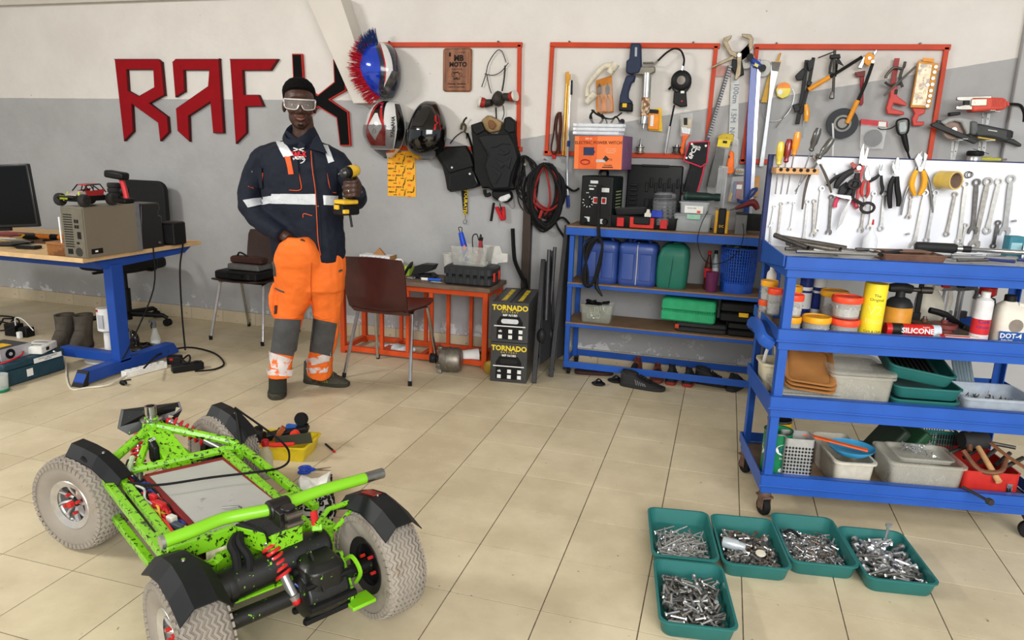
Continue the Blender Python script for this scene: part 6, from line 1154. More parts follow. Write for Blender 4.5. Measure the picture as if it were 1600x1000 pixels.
b=B();pp(b,L,cM(1482,230,1520,230,1525,280,1510,620)+[(1172,300),(1168,368),(1160,368),(1164,290)]+cM(1455,640),.0,.03);b.ob('blue_bar',BC,t,bev=.003);b=B();pp(b,L,cM(1525,300,1550,300,1530,640)+[(1178,300),(1174,345),(1170,345)],.002,.03);b.ob('grey_bar',P((196,200,206),.3,.6),t,sm=False)
b=B();pw(b,L,cM(1470,220,1565,300),.05,.016,8);pp(b,L,cM(1480,250,1550,230,1545,270,1500,290),.03,.02);b.ob('head',BC,t,bev=.002)
for c in((1475,222),(1562,298)):q=L(*cM(*c)[0],.04);b=B();b.lathe([(.006,-.03),(.02,-.03),(.02,.0)],q,'y',16);b.ob('roller',BK2,t)
b=B();pp(b,L,cM(1510,258,1535,272,1528,292,1503,278),.066,.003);b.ob('yellow_sticker',P((220,210,120),.5),t)
t,L=PL('w','spirit_level','long silver graduated ruler bar standing left of the tool board','ruler',cQ(160,400)[0],.04);b=B();pp(b,L,cQ(165,205,218,208,190,320,168,420,145,600,120,800,95,800,130,560,150,400),0,.012);b.ob('bar',P((150,154,156),.35,.7),t,sm=False,bev=.001);b=B();pp(b,L,cQ(165,205,218,208,205,260,168,255),.012,.004);b.ob('dark_end',IRON,t)
t,L=PL('w','yellow_level','short yellow and brown square hung behind the silver ruler bar','square',cQ(170,310)[0],.02);b=B();pp(b,L,cQ(175,205,222,200,175,330,138,438,106,435,140,310),0,.012);b.ob('blade',P((206,160,60),.5,dirt=((120,90,50),12,.62)),t,sm=False);b=B();pw(b,L,cQ(216,155,200,205),.008,.006,8);b.ob('brass_tip',GOLD,t)
t,L=PL('w','tape_pack','round orange and yellow packaged cutting wire with a trailing loop in the third frame','package',cQ(230,365)[0],.02);b=B();q=L(*cQ(232,368)[0],0);o=circ(.044,8);b.prism([(q.x+x,q.z+y*1.12)for x,y in o],0,-.02);b.ob('pack',P((222,206,80),.4),t,bev=.003);b=B();b.prism([(q.x+x,q.z+.012+y*.8)for x,y in circ(.04,12)if y>-.012],-.02,-.022);b.ob('orange_label',P((230,130,50),.4),t);b=B();b.prism([(q.x-.018+x,q.z-.012+y)for x,y in circ(.016,12)],-.0225,-.024);b.ob('picture_disc',WHITE,t);b=B();pw(b,L,cQ(120,440,115,500,150,540,215,535,270,480,295,400,285,360),.006,.0022,5,5);pw(b,L,cQ(270,470,190,580),.01,.003,5);b.ob('wire',STEEL,t)
t,L=PL('w','cable_tie_pack','yellow-headed bag of black cable ties leaning on the wall at the right of the rack','package',cU(350,350)[0],.1)
b=B();pp(b,L,cU(340,285,395,300,380,400,320,585,255,578,290,420),.006,.02);b.ob('ties',P((24,24,25),.45),t,bev=.002);b=B();pp(b,L,cU(345,225,440,232,425,290,335,280),.0,.03);b.ob('header_card',P((222,196,50),.5),t,sm=False);b=B();pp(b,L,cU(380,236,412,240,408,258,376,254),.031,.002);b.ob('hang_hole',BK2,t);b=B();pp(b,L,cU(335,275,430,285,400,440,350,700,320,800,270,790,260,590),.0,.032);b.ob('bag',P((214,216,214),.12,a=.14),t,bev=.005)
t,L=PL('w','yellow_bag','crumpled yellow and black topped clear bag behind the cable ties','bag',cU(400,220)[0],.05);b=B();pp(b,L,cU(340,205,385,180,460,190,455,250,345,240),0,.02);b.ob('yellow_top',P((190,164,46),.5,dirt=((60,56,40),9,.6)),t,bev=.005);b=B();pp(b,L,cU(460,200,500,230,490,420,440,500,400,500),0,.02);b.ob('film',P((205,206,204),.15,a=.35),t,bev=.004)
t,L=PL('w','orange_pack','bright orange packaged knife hanging right of the cable ties','package',cU(435,400)[0],.09);b=B();pp(b,L,cU(430,310,462,320,462,470,435,492,402,480,410,400),0,.03);b.ob('pack',P((234,110,30),.4),t,bev=.008);b=B();pw(b,L,cU(420,350,428,358,420,366),.031,.003,5);b.ob('black_mark',BK2,t)
b=B();
t,L=PL('w','steel_rods','clear sleeve of silvery welding rods standing below the cable ties','package',cU(370,600)[0],.12)
for i in range(7):pw(b,L,cU(350+i*9,440,318+i*8,740),.006+.006*(i%2),.004,6)
b.ob('rods',P((150,152,154),.4,.6),t,kind='stuff');b=B();pp(b,L,cU(350,420,420,430,385,745,310,735),.0,.02);b.ob('sleeve',P((214,216,216),.15,a=.3),t,bev=.003)
t,L=PL('w','heat_shrink_pack','clear pack of blue, red and yellow tubing left of the tall blue clamp','package',cU(485,610)[0],.08)
for c,m in((((440,625),(452,628),(432,690),(415,685)),YELLOW),(((462,540),(485,540),(470,690),(445,690)),P((60,76,130),.5)),(((485,540),(530,540),(515,690),(470,690)),P((130,40,44),.5))):b=B();pp(b,L,cU(*[v for p in c for v in p]),.0,.012);b.ob('tubing',m,t,bev=.003)
b=B();pp(b,L,cU(482,565,522,565,518,598,478,596),.0135,.002);b.ob('pale_label',PAPER,t);b=B();pp(b,L,cU(450,505,535,500,525,700,412,690),.0,.016);b.ob('film',P((214,216,216),.15,a=.22),t,bev=.002)
t,L=PL('w','small_parts_box','small clear box of metal bits above the coloured tubing pack','box',cU(502,468)[0],.06);b=B();pp(b,L,cU(470,440,538,445,535,495,466,490),0,.03);b.ob('box',P((170,176,180),.25,a=.7),t,bev=.004);b=B();
for i in range(8):q=L(*cU(480+i*6,462+6*(i%3))[0],.032);b.ball(q,.006,6,4)
b.ob('bits',P((150,130,90),.4,.6),t,kind='stuff')
t,L=PL('w','tan_block','small tan wooden piece hung right of the tall blue clamp','block',cU(630,575)[0],.03);b=B();pp(b,L,cU(615,500,655,500,640,655,605,655),0,.015);b.ob('block',P((200,146,84),.6),t,bev=.003)
t,L=PL('w','blue_hose','tangle of thin blue coiled hose hung on the bar clamp above the grey box','hose',cU(570,650)[0],.1);b=B();R_=random.Random(6)
for i in range(6):pw(b,L,[(c[0]+R_.uniform(-2,2),c[1]+R_.uniform(-3,3))for c in cU(490,680,540,690,600,640,630,600,590,600,560,660,520,700)],.01*i,.003,5,4,i%2==0)
b.ob('hose',P((30,56,120),.45),t,kind='stuff')
# ================================================================ third frame
YT=P((224,146,40),.45)
t,L=PL('w','bar_clamp','black iron bar clamp standing left of the yellow-handled bolt cutter','clamp',cQ(360,350)[0],OF);b=B();pp(b,L,cQ(355,195,378,195,350,420,325,560,300,560,330,400),.0,.014);pp(b,L,cQ(395,180,415,182,390,320,345,500,320,500,370,330),.004,.014);b.ob('bar',BK2,t,bev=.002);b=B();pp(b,L,cQ(300,285,345,240,360,260,340,310,310,312),.01,.03);pp(b,L,cQ(368,205,415,180,405,240,375,260),.01,.03);pp(b,L,cQ(285,450,320,440,330,480,300,495),.01,.03);pp(b,L,cQ(370,310,400,320,385,345,365,340),.01,.03);b.ob('jaw',P((30,30,31),.5),t,bev=.004)
t,L=PL('w','screwdriver','amber clear-handled screwdriver hanging on the wall left of the reel of belt','screwdriver',cQ(365,480)[0],OF);b=B();pw(b,L,cQ(362,448,366,500,362,545),.03,[.012,.018,.012],10,3);b.ob('handle',P((232,158,30),.25,coat=.5),t);b=B();pw(b,L,cQ(350,540,340,640),.03,.004,8);b.ob('blade',CHROME,t)
t,L=PL('w','gear_puller','black gear puller with a long threaded spindle hung in the third frame','puller',cQ(525,230)[0],OF)
b=B();pw(b,L,cQ(525,140,520,280,515,400),.035,.008,8,0);pw(b,L,cQ(430,184,530,145),.035,.004,6);b.ob('spindle',IRON,t);b=B();pp(b,L,cQ(498,165,555,160,560,185,498,188),.02,.03);b.ob('yoke',BK2,t,bev=.004)
for pts in(cQ(505,185,492,240,490,272,512,285,515,270,502,262,515,190),cQ(545,180,578,230,545,215,540,260,528,270,530,200),cQ(520,188,540,220,535,290,518,290)):b=B();pp(b,L,pts,.02,.014);b.ob('leg',BK2,t,bev=.002)
b=B();q=L(*cQ(508,405)[0],.035);b.lathe([(.008,.03),(.012,.02),(.016,-.006),(.01,-.014)],q,'z',14);b.ob('spindle_tip',STEEL,t)
t,L=PL('w','bolt_cutter','bolt cutter with yellow grips spread wide across the third frame','bolt cutter',cQ(725,185)[0],OF+.02)
b=B();pp(b,L,cQ(700,165,725,150,752,170,745,205,715,230,690,210),.0,.03);b.ob('head_plate',YT,t,bev=.004);b=B();pp(b,L,cQ(742,150,765,132,768,150,748,175),.005,.02);b.ob('jaw',STEEL,t,bev=.003);b=B();pp(b,L,cQ(655,240,690,170,705,180,680,245),.002,.02);b.ob('jaw',STEEL,t,bev=.003)
b=B();pw(b,L,cQ(680,178,490,298),.016,.0095,8);b.ob('arm',BK2,t);b=B();pw(b,L,cQ(740,215,700,330,655,430),.016,.0095,8,2);b.ob('arm',BK2,t);b=B();pw(b,L,cQ(495,292,375,365),.016,.014,10);b.ob('grip',YT,t);b=B();pw(b,L,cQ(655,425,595,555),.016,.014,10);b.ob('grip',YT,t)
for c in((722,185),(740,205)):q=L(*cQ(*c)[0],.032);b=B();b.lathe([(.008,-.005),(.008,.001)],q,'y',10);b.ob('bolt',CHROME,t)
t,L=PL('w','pipe_wrench','slim red pipe wrench hanging behind the bolt cutter arm','wrench',cQ(680,330)[0],OF-.01);b=B();pp(b,L,cQ(668,270,695,262,690,340,688,440,680,455,665,450,672,380),0,.014);b.ob('handle',P((140,40,40),.5),t,bev=.003);b=B();pp(b,L,cQ(640,265,700,255,695,290,650,292),.002,.02);b.ob('jaw',P((110,44,40),.5),t,bev=.003)
t,L=PL('w','belt_reel','flat black disc reel with grey hub and a hanging strip in the third frame','reel',cQ(565,555)[0],OF);q=L(*cQ(565,557)[0],0);r=(L(*cQ(655,557)[0]).x-L(*cQ(473,557)[0]).x)/2;b=B();b.lathe([(r*.4,0),(r,0),(r,-.022),(r*.4,-.022)],(q.x,0,q.z),'y',36);b.ob('reel',P((34,38,42),.5),t);b=B();b.lathe([(r*.2,-.004),(r*.55,-.022),(r*.55,-.028),(r*.42,-.03),(r*.42,-.02),(r*.3,-.02),(r*.3,-.028),(r*.2,-.028)],(q.x,0,q.z),'y',30);b.ob('hub',P((140,138,132),.5),t);b=B();pp(b,L,cQ(508,555,520,555,522,650,518,750,508,750,512,650),.024,.002);b.ob('hanging_strip',P((190,190,190),.4),t,sm=False)
t,L=PL('w','sanding_disc_pack','clear bag with a dark round sanding disc and red header in the third frame','package',cQ(745,620)[0],OF);b=B();q=L(*cQ(742,640)[0],.006);b.lathe([(.05,-.004),(.05,.004)],q,'y',28);b.ob('disc',P((62,64,70),.7),t);b=B();pp(b,L,cQ(675,530,825,545,825,578,672,562),.0,.012);b.ob('header',P((186,40,50),.45),t,sm=False);b=B();pp(b,L,cQ(775,545,818,548,816,575,772,572),.0125,.001);b.ob('barcode_patch',PAPER,t,sm=False);b=B();pp(b,L,cQ(674,560,822,575,800,700,668,700),.0,.013);b.ob('bag',P((220,220,220),.12,a=.22),t,sm=False)
RCL=P((196,66,58),.45,var=.1);t,L=PL('w','quick_clamp','red bar clamp hung with its open red jaw pointing right in the third frame','clamp',cQ(870,330)[0],OF)
b=B();pp(b,L,cQ(866,185,895,185,870,330,842,330),.0,.01);b.ob('bar',P((150,54,50),.5),t,sm=False);b=B();pp(b,L,cQ(842,330,880,330,880,400,935,440,930,458,860,440,850,470,920,490,918,508,825,502,818,470,838,400),.0,.03);b.ob('jaw_body',RCL,t,bev=.005);b=B();pp(b,L,cQ(868,362,884,362,880,390,864,390),.031,.004);b.ob('release_lever',BK2,t)
t,L=PL('w','c_clamp','grey iron C-clamp with a long T-bar hung over the red clamp','clamp',cQ(880,280)[0],OF+.035);b=B();pw(b,L,cQ(925,205,910,245,860,240,820,280,815,300),.0,.008,8,4);pw(b,L,cQ(910,245,895,300,910,350),.0,.008,8,4);pw(b,L,cQ(810,320,840,340,900,330),.0,.007,8,3);b.ob('frame',IRON,t);b=B();pw(b,L,cQ(985,232,805,398),.014,.0065,8);b.ob('screw',P((110,110,108),.4,.7),t)
t,L=PL('w','tap_die_case','worn orange framed board of round die pieces hung at the right of the third frame','tool set',cQ(1040,330)[0],OF)
b=B();pp(b,L,cQ(1000,200,1118,215,1068,470,955,465),0,.02);b.ob('board',P((206,142,62),.5,dirt=((140,96,50),10,.6)),t,bev=.003);b=B();pp(b,L,cQ(1028,182,1090,188,1088,208,1026,202),.004,.012);b.ob('hang_tab',YT,t);b=B();pp(b,L,cQ(1005,215,1078,222,1040,455,965,450),.02,.004);b.ob('clear_window',P((150,130,100),.2,.2,.4,30,dirt=((90,76,60),20,.5)),t,sm=False)
for x,y in((1098,235),(1090,265),(1082,300),(1078,335),(1070,370),(1065,400),(1058,430),(1050,456),(1052,338)):q=L(*cQ(x,y)[0],.022);b=B();b.lathe([(.003,-.006),(.0095,-.006),(.0095,.0)],q,'y',14);b.ob('die',P((196,186,166),.4,.5),t)
for i,(x,y)in enumerate(((1040,260),(1030,300),(1010,340),(1005,390),(990,430),(1020,420),(1035,380))):q=L(*cQ(x,y)[0],.0245);text('lettering','*+8C3*0'[i],.03,P((200,180,140),.5),t,q)
t,L=PL('w','pipe_cutter','orange-red G-shaped pipe wrench hung below the die board','wrench',cQ(1000,510)[0],OF-.005);b=B();pp(b,L,cQ(965,468,1042,472,1038,500,1005,510,992,545,1036,545,1030,568,970,570,965,530,980,500),.0,.024);b.ob('jaw',RCL,t,bev=.005)
t,L=PL('w','inspection_lamp','black caged hand lamp with its lead hanging in the third frame','lamp',cQ(912,590)[0],OF);b=B();pw(b,L,cQ(880,540,935,530,945,560,935,610,895,620,878,590),.02,.006,6,3,True);b.ob('cage',BK2,t);b=B();pp(b,L,cQ(890,548,930,542,938,580,930,605,895,610,888,585),.006,.018);b.ob('lens',P((150,160,158),.15,a=.85),t,bev=.004);b=B();pw(b,L,cQ(915,615,925,660,935,700,940,720),.02,[.018,.016,.012,.006],10,3);b.ob('handle',BK2,t);b=B();pw(b,L,cQ(938,715,945,740,955,765),.015,.006,6,3);pw(b,L,cQ(880,560,840,585,790,590,770,580),.012,.003,6,4);b.ob('lead',RUBBER,t)
# ================================================================ power tools on brackets right of the third frame
WB=P((206,206,204),.45)
for pts,top,lb in((((730,340),(745,345),(740,490),(725,490)),((745,345),(900,342)),'left one of the upper white shelf brackets'),(((790,360),(830,355),(805,498),(770,495)),((800,355),(935,338)),'right one of the upper white shelf brackets, under the jigsaw'),
     (((365,690),(395,690),(365,960),(340,955)),((370,690),(470,672)),'leftmost white shelf bracket, under the saw blade'),(((420,670),(460,672),(395,965),(360,962)),((430,675),(520,668)),'white shelf bracket second from left under the circular saw'),
     (((685,700),(712,695),(705,840),(675,835)),((690,695),(790,690)),'narrow white shelf bracket under the circular saw handle'),(((735,700),(785,695),(765,850),(720,845)),((740,692),(860,690)),'rightmost white shelf bracket under the circular saw handle')):
 t,L=PL('w','shelf_bracket',lb,'bracket',cS(*pts[0])[0],.0,'white shelf brackets');b=B();pp(b,L,cS(*[v for p in pts for v in p]),0,.004);b.ob('upright',WB,t,sm=False);a=L(*cS(*top[0])[0],.004);b=B();b.bb(a.x-.012,a.x+.012,-.16,0,a.z-.003,a.z);b.ob('arm',WB,t,sm=False);b=B();q=L(*cS((pts[0][0]+pts[2][0])/2,(pts[0][1]+pts[2][1])/2)[0],.004);b.lathe([(.003,-.003),(.003,.0)],q,'y',8);b.ob('screw',DARK,t)
t,L=PL('w','jigsaw','red jigsaw lying on its side with a forked steel sole plate on the upper brackets','jigsaw',cS(700,240)[0],.03)
b=B();pp(b,L,cS(420,162,845,150,835,320,405,318,408,285,515,262,515,212,412,205),.12,.006);b.ob('sole_plate',P((122,120,114),.35,.8,.15,20),t,bev=.002);b=B();pp(b,L,cS(515,205,585,205,582,265,515,262),.1,.028);b.ob('dark_slot',BK2,t);b=B();pp(b,L,cS(600,190,790,185,785,270,590,275),.125,.008);b.ob('pivot_plate',P((150,140,126),.35,.6),t,bev=.003)
for c in((655,232),(690,225),(440,185),(430,292)):q=L(*cS(*c)[0],.132);b=B();b.lathe([(.006,-.004),(.008,.002)],q,'y',10);b.ob('screw',STEEL,t)
JR=P((206,78,62),.5,var=.08);b=B();pp(b,L,cS(600,170,850,170,1000,175,1035,210,1035,285,990,320,850,325,620,345,600,320),.02,.11);b.ob('body',JR,t,bev=.012);b=B()
for i in range(9):q=L(*cS(855+i*18,240)[0],.131);b.box(q.x,q.y,q.z,.004,.006,.04)
b.ob('cooling_ribs',JR,t,sm=False);b=B();pw(b,L,cS(1035,250,1150,255,1200,280,1230,360,1228,465),[.06,.05,.03,.02,.02],.0075,8,4);b.ob('power_lead',RUBBER,t);b=B();pp(b,L,cS(1025,215,1060,235,1060,270,1025,280),.04,.04);b.ob('end_collar',JR,t,bev=.004)
t,L=PL('w','circular_saw','grey and black circular saw with a rusty toothed blade resting on the brackets','circular saw',cS(500,560)[0],.02);GS=P((156,156,154),.45,var=.06)
bl=[];q=L(*cS(385,560)[0],.07);rb=L(*cS(515,560)[0],.07).x-q.x
for i in range(36):a=2*math.pi*i/36;bl+=[(q.x+rb*math.cos(a),q.z+rb*math.sin(a)),(q.x+rb*.93*math.cos(a+.13),q.z+rb*.93*math.sin(a+.13))]
b=B();b.prism(bl,-.07,-.073);b.ob('blade',P((120,100,88),.5,.5,.2,20),t,sm=False);b=B();b.lathe([(.014,-.012),(.016,0)],(q.x,-.072,q.z),'y',14);b.ob('arbor',STEEL,t)
b=B();pp(b,L,cS(230,465,330,415,470,405,600,430,660,470,650,560,600,600,540,620,535,580,510,540,480,470,400,455,320,480,290,510),.05,.06);b.ob('blade_guard',GS,t,bev=.008);b=B();pp(b,L,cS(600,450,680,465,690,560,650,625,590,610),.03,.1);b.ob('gear_housing',P((90,92,92),.5),t,bev=.008)
b=B();pp(b,L,cS(670,480,1110,570,1100,660,1010,700,930,670,850,650,660,640,640,600),.03,.08);b.ob('motor_housing',P((58,60,60),.5),t,bev=.014);b=B();pp(b,L,cS(800,555,910,572,908,585,800,568),.111,.002);b.ob('nameplate',P((190,190,190),.5),t,sm=False);b=B()
for i in range(4):pp(b,L,cS(1035+i*20,570+i*3,1045+i*20,572+i*3,1035+i*20,655,1025+i*20,652),.109,.004)
b.ob('vent_slots',BK2,t,sm=False);b=B();pp(b,L,cS(110,490,180,465,690,690,640,730,130,520),.075,.03);pp(b,L,cS(190,440,240,450,220,500,170,490),.07,.03);b.ob('base_shoe',P((30,30,31),.45),t,bev=.003);b=B();pp(b,L,cS(680,640,890,675,888,690,680,660),.08,.02);b.ob('yellow_trigger',P((190,160,60),.5),t);b=B();pp(b,L,cS(340,350,470,345,470,380,340,395),.04,.05);b.ob('dust_knob',BK2,t,bev=.004);b=B();pp(b,L,cS(990,650,1110,670,1210,735,1195,770,1100,730,1000,700),.04,.04);b.ob('rear_handle',P((48,50,50),.5),t,bev=.006);b=B();pw(b,L,cS(1200,750,1215,830,1200,920,1185,1000,1180,1100),.02,.007,8,4);b.ob('power_lead',RUBBER,t)
t,L=PL('w','orbital_sander','small silver air sander with a black pad standing on a ledge behind the tool board','sander',cS(640,900)[0],.05);q=L(*cS(635,900)[0],.06);b=B();b.lathe([(.035,-.03),(.037,.0),(.032,.012)],q,'z',20);b.ob('body',P((190,190,188),.3,.7),t);b=B();b.lathe([(.04,.012),(.044,.018),(.044,.034),(.036,.04)],q,'z',20);b.ob('pad',BK2,t);b=B();b.lathe([(.012,0),(.014,.05),(.009,.06),(.009,.1)],q+Vector((.03,0,-.004)),'x',12);b.ob('air_inlet',P((180,176,70),.5),t);b=B();b.lathe([(.006,.1),(.006,.13)],q+Vector((.03,0,-.004)),'x',8);b.ob('coupler',STEEL,t);b=B();p=L(*cS(620,790)[0],.06);b.bar(p,L(*cS(810,850)[0],.06),.006,.003);b.ob('lever',DARK,t);b=B();b.bb(q.x-.08,q.x+.09,-.1,.048,q.z-.045,q.z-.032);b.ob('ledge',P((150,150,150),.5),t)
# ================================================================ desk corner at the left
def bx(x0,x1,y0,y1,z0,z1):return B().bb(x0,x1,y0,y1,z0,z1)
def th(name,label,cat,loc,parts,rz=0.,group=None,rx=0.,ry=0.):
 t=T(name,label,cat,loc,rz,group,rx,ry)
 for p in parts:p[1].ob(p[0],p[2],t,bev=p[3]if len(p)>3 else 0.)
 return t
def path(pts,r,m,name,label,cat='cable',k=5):
 A=Vector(pts[0]);return put(tag(B().tube([Vector(p)-A for p in pts],r,6,k).ob(name,m),label,cat),A)
BLD=P((30,68,148),.4,var=.08,s=6);PLYE=P((196,164,120),.6,var=.12,s=18)
DX=-3.535;t=T('computer_desk','plywood desk on blue steel T-legs carrying the grey tower computer','desk',(DX,3.19,0))
bx(-2.2,.03,0,.98,.735,.762).ob('desk_top',PLYE,t,sm=False,bev=.002)
B().prism([(.1,.73),(.93,.73),(.86,.69),(.2,.67)],-.06,-.01,'yz').ob('top_support',BLD,t,sm=False,bev=.002)
bx(-.065,.0,.22,.31,.07,.69).ob('leg_post',BLD,t,sm=False,bev=.004)
B().prism([(-.06,.03),(-.02,.085),(.68,.09),(.72,.03),(.72,.012),(-.06,.012)],-.075,.0,'yz').ob('foot',BLD,t,sm=False,bev=.003)
B().prism([(-.075,.0),(-.02,.087),(-.012,.087),(-.03,.0)],-.078,.003,'yz').ob('foot_cap',DARK,t,sm=False)
bx(-.5,-.06,.24,.3,.06,.12).ob('floor_rail',BLD,t,sm=False,bev=.003);bx(-2.0,-.07,.22,.26,.66,.73).ob('top_rail',BLD,t,sm=False);bx(-1.7,-1.63,.2,.29,0,.73).ob('leg_post',BLD,t,sm=False)
DZ=.763
a,c=onY(34,258,3.5),onY(61,358,3.44);t=T('computer_monitor','wide black glossy computer screen standing on the plywood desk','monitor',(c.x,3.44,c.z+.015),.22,ry=-.07)
h=a.z-c.z;bx(-.5,0,0,.03,0,h).ob('casing',P((10,10,11),.35,coat=.1),t,bev=.006);bx(-.485,-.016,-.002,0,.02,h-.014).ob('screen',P((4,4,5),.15,spec=.25),t,sm=False);bx(-.3,-.2,.01,.03,-.02,.1).ob('stand',BLACK,t)
bx(-.36,-.14,-.06,.12,-(c.z-DZ)+.001,-(c.z-DZ)+.012).ob('stand_foot',BLACK,t,bev=.004)
t=T('tower_computer','champagne grey tower computer with its rear ports facing out on the desk','computer',(-3.64,3.2,DZ));h=.292;bx(0,.162,0,.41,0,h).ob('case',P((128,120,104),.42,.25,.05,4),t,sm=False,bev=.003)
RP=P((120,114,100),.4,.5);bx(.004,.158,-.004,0,.004,h-.004).ob('rear_panel',RP,t,sm=False)
b=B()
for i in range(8):
 for j in range(14):b.bb(.018+i*.008,.023+i*.008,-.0052,-.004,.06+j*.014,.067+j*.014)
b.ob('vent_holes',BLACK,t,sm=False,kind='stuff');b=B();[b.bb(x,x+w,-.006,-.004,z,z+g)for x,z,w,g in((.095,.2,.012,.02),(.112,.2,.012,.02),(.095,.17,.012,.018),(.112,.17,.012,.018),(.11,.11,.025,.04),(.03,.02,.035,.03),(.1,.08,.018,.012))];b.ob('ports',BLACK,t,sm=False)
b=B();b.lathe([(.024,-.007),(.026,-.004)],(.11,0,.034),'y',18);b.ob('fan_grille',P((60,58,54),.4,.5),t);b=B();b.lathe([(.004,-.02),(.005,.13)],(-.004,-.012,.1));b.ob('aerial',WHITE,t)
bx(.1621,.163,.03,.11,.02,.05).ob('data_label',BLACK,t,sm=False);bx(.163,.1634,.055,.075,.03,.04).ob('label_print',WHITE,t,sm=False);bx(.1605,.1632,.375,.411,0,h).ob('front_bezel',P((120,122,126),.35,.4),t,sm=False)
b=B();b.prism([(0,0),(.19,0),(.185,.2),(.16,.205),(.16,.23),(.175,.235),(.17,.285),(.02,.285)],-.16,.0,'yz');th('speaker_tower','glossy black tapering tower cabinet behind the grey computer','computer',(-3.5,3.63,DZ),[('cabinet',b,P((10,10,11),.35,coat=.12),.008),('emblem',B().tube([(.001,.15+.008*math.cos(a),.03+.008*math.sin(a))for a in[i*.6 for i in range(11)]],.0012,4,closed=True),STEEL)])
th('black_speaker','small black box at the far right end of the desk','box',(-3.53,3.93,DZ),[('cabinet',B().rbox(.12,.13,.15,.012),BLACK),('front_grille',bx(-.05,.05,-.067,-.064,.015,.135),DARK)],.1)
PZ=DZ+.293;CT=P((38,37,36),.8,bump=.5,s=60)
t=T('model_buggy','red and silver radio-controlled buggy on top of the grey computer','toy car',(-3.548,3.285,PZ));t.scale=(.95,.8,.95);RC=P((150,40,40),.4)
for x,y in((-.095,-.1),(.085,-.1),(-.085,.14),(.085,.14)):
 b=B();b.lathe([(.02,-.024),(.034,-.022),(.038,-.012),(.038,.012),(.034,.022),(.02,.024)],(x,y,.038),'x',18);w=b.ob('wheel',CT,t)
 for i in range(12):pass
 b=B();b.lathe([(.006,-.02),(.019,-.026),(.017,.026),(.006,.02)],(x,y,.038),'x',10);b.ob('hub',BLACK,w)
b=B();o=[(-.05,-.12),(.05,-.12),(.055,.0),(.06,.12),(-.06,.12),(-.055,0)];b.loft([[(x*.9,y,.03)for x,y in o],[(x,y,.06)for x,y in o],[(x*.8,y*.9,.07)for x,y in o]]);b.ob('chassis',BLACK,t)
b=B();b.loft([[(-.045,-.12,.065),(.045,-.12,.065),(.05,-.03,.06),(-.05,-.03,.06)],[(-.03,-.11,.075),(.03,-.11,.075),(.04,-.03,.092),(-.04,-.03,.092)]]);b.ob('hood',P((170,160,156),.3,.3),t,bev=.004);[B().loft([[(s*.052,-.04,.06),(s*.056,.1,.06),(s*.058,.12,.1),(s*.05,-.03,.088)],[(s*.046,-.04,.06),(s*.05,.1,.06),(s*.052,.12,.1),(s*.044,-.03,.088)]]).ob('side_panel',RC,t)for s in(-1,1)];b=B();b.loft([[(-.04,-.01,.122),(.04,-.01,.122),(.042,.1,.126),(-.042,.1,.126)],[(-.036,-.005,.128),(.036,-.005,.128),(.038,.095,.132),(-.038,.095,.132)]]);b.ob('roof',RC,t)
b=B();[b.tube(p,.004,5)for s in(-1,1)for p in([(s*.042,-.05,.09),(s*.038,-.01,.124),(s*.04,.1,.128),(s*.045,.14,.08)],[(s*.046,.03,.09),(s*.04,.04,.126)],[(s*.045,.09,.09),(s*.03,.04,.126)])];b.ob('roll_cage',BLACK,t);b=B();b.tube([(-.06,-.15,.05),(-.05,-.165,.06),(.05,-.165,.06),(.06,-.15,.05)],.007,6,3);b.bar((0,-.1,.045),(0,-.16,.05),.05,.012);b.ob('bumper',BLACK,t);b=B();[b.bar((-.03+.012*i,-.166,.045),(-.026+.012*i,-.168,.068),.005)for i in range(5)];b.ob('yellow_grille',P((180,190,40),.4),t,sm=False)
b=B();[b.cyl((s*.06,-.105,.03),(s*.04,-.085,.085),.008,n=8)for s in(-1,1)];b.ob('shock',P((150,160,50),.4),t)
p=onY(178,296,3.56)
for i in range(4):th('rubber_tyre','%s small black tyre of the stack behind the toy buggy'%['lowest','second lowest','third','topmost'][i],'tyre',(p.x,3.56,PZ+.001+i*.03),[('tyre',B().lathe([(.02,0),(.032,0),(.037,.006),(.037,.023),(.032,.029),(.02,.029),(.02,0)],n=20,cap=False),CT)],group='stacked small tyres')
p=onY(197,300,3.58);t=T('radio_transmitter','pistol-grip radio controller with a red handle and black head on the computer','remote control',(p.x,3.57,PZ));b=B();b.rbox(.07,.08,.03,.01);b.ob('base',BLACK,t);b=B();b.tube([(.01,0,.02),(.0,0,.085),(-.02,0,.15)],[.016,.015,.014],10,4,flat=1.2);b.ob('grip',P((206,52,56),.4),t,label='red pistol grip');b=B();b.box(-.04,-.01,.168,.13,.07,.045,.1,0,.12);b.ob('head',BLACK,t,bev=.012);b=B();b.lathe([(.026,-.02),(.03,0),(.026,.02)],(-.03,.02,.07),'x',18);b.ob('steering_wheel',DARK,t)
th('wooden_box','small brown wooden box left of the computer ports','box',(-3.70,3.235,DZ),[('box_body',bx(-.08,.065,-.03,.09,0,.062),P((130,84,44),.5,dirt=((100,62,32),5,.5)),.003),('lid',bx(-.083,.068,-.033,.093,.0625,.078),P((140,92,50),.5),.002)])
th('printed_sheet','pale blue sheet of paper lying over the desk clutter','paper',onZ(20,375,DZ+.05),[('sheet',B().box(0,0,0,.13,.14,.002),P((190,205,220),.6))],.3,rx=-.25);th('phone','small flat black device lying at the desk edge','phone',onZ(45,388,DZ+.002),[('body',B().rbox(.13,.07,.018,.008),BLACK),('screen',bx(-.05,.05,-.028,.028,.018,.0186),P((30,32,36),.15))],.2)
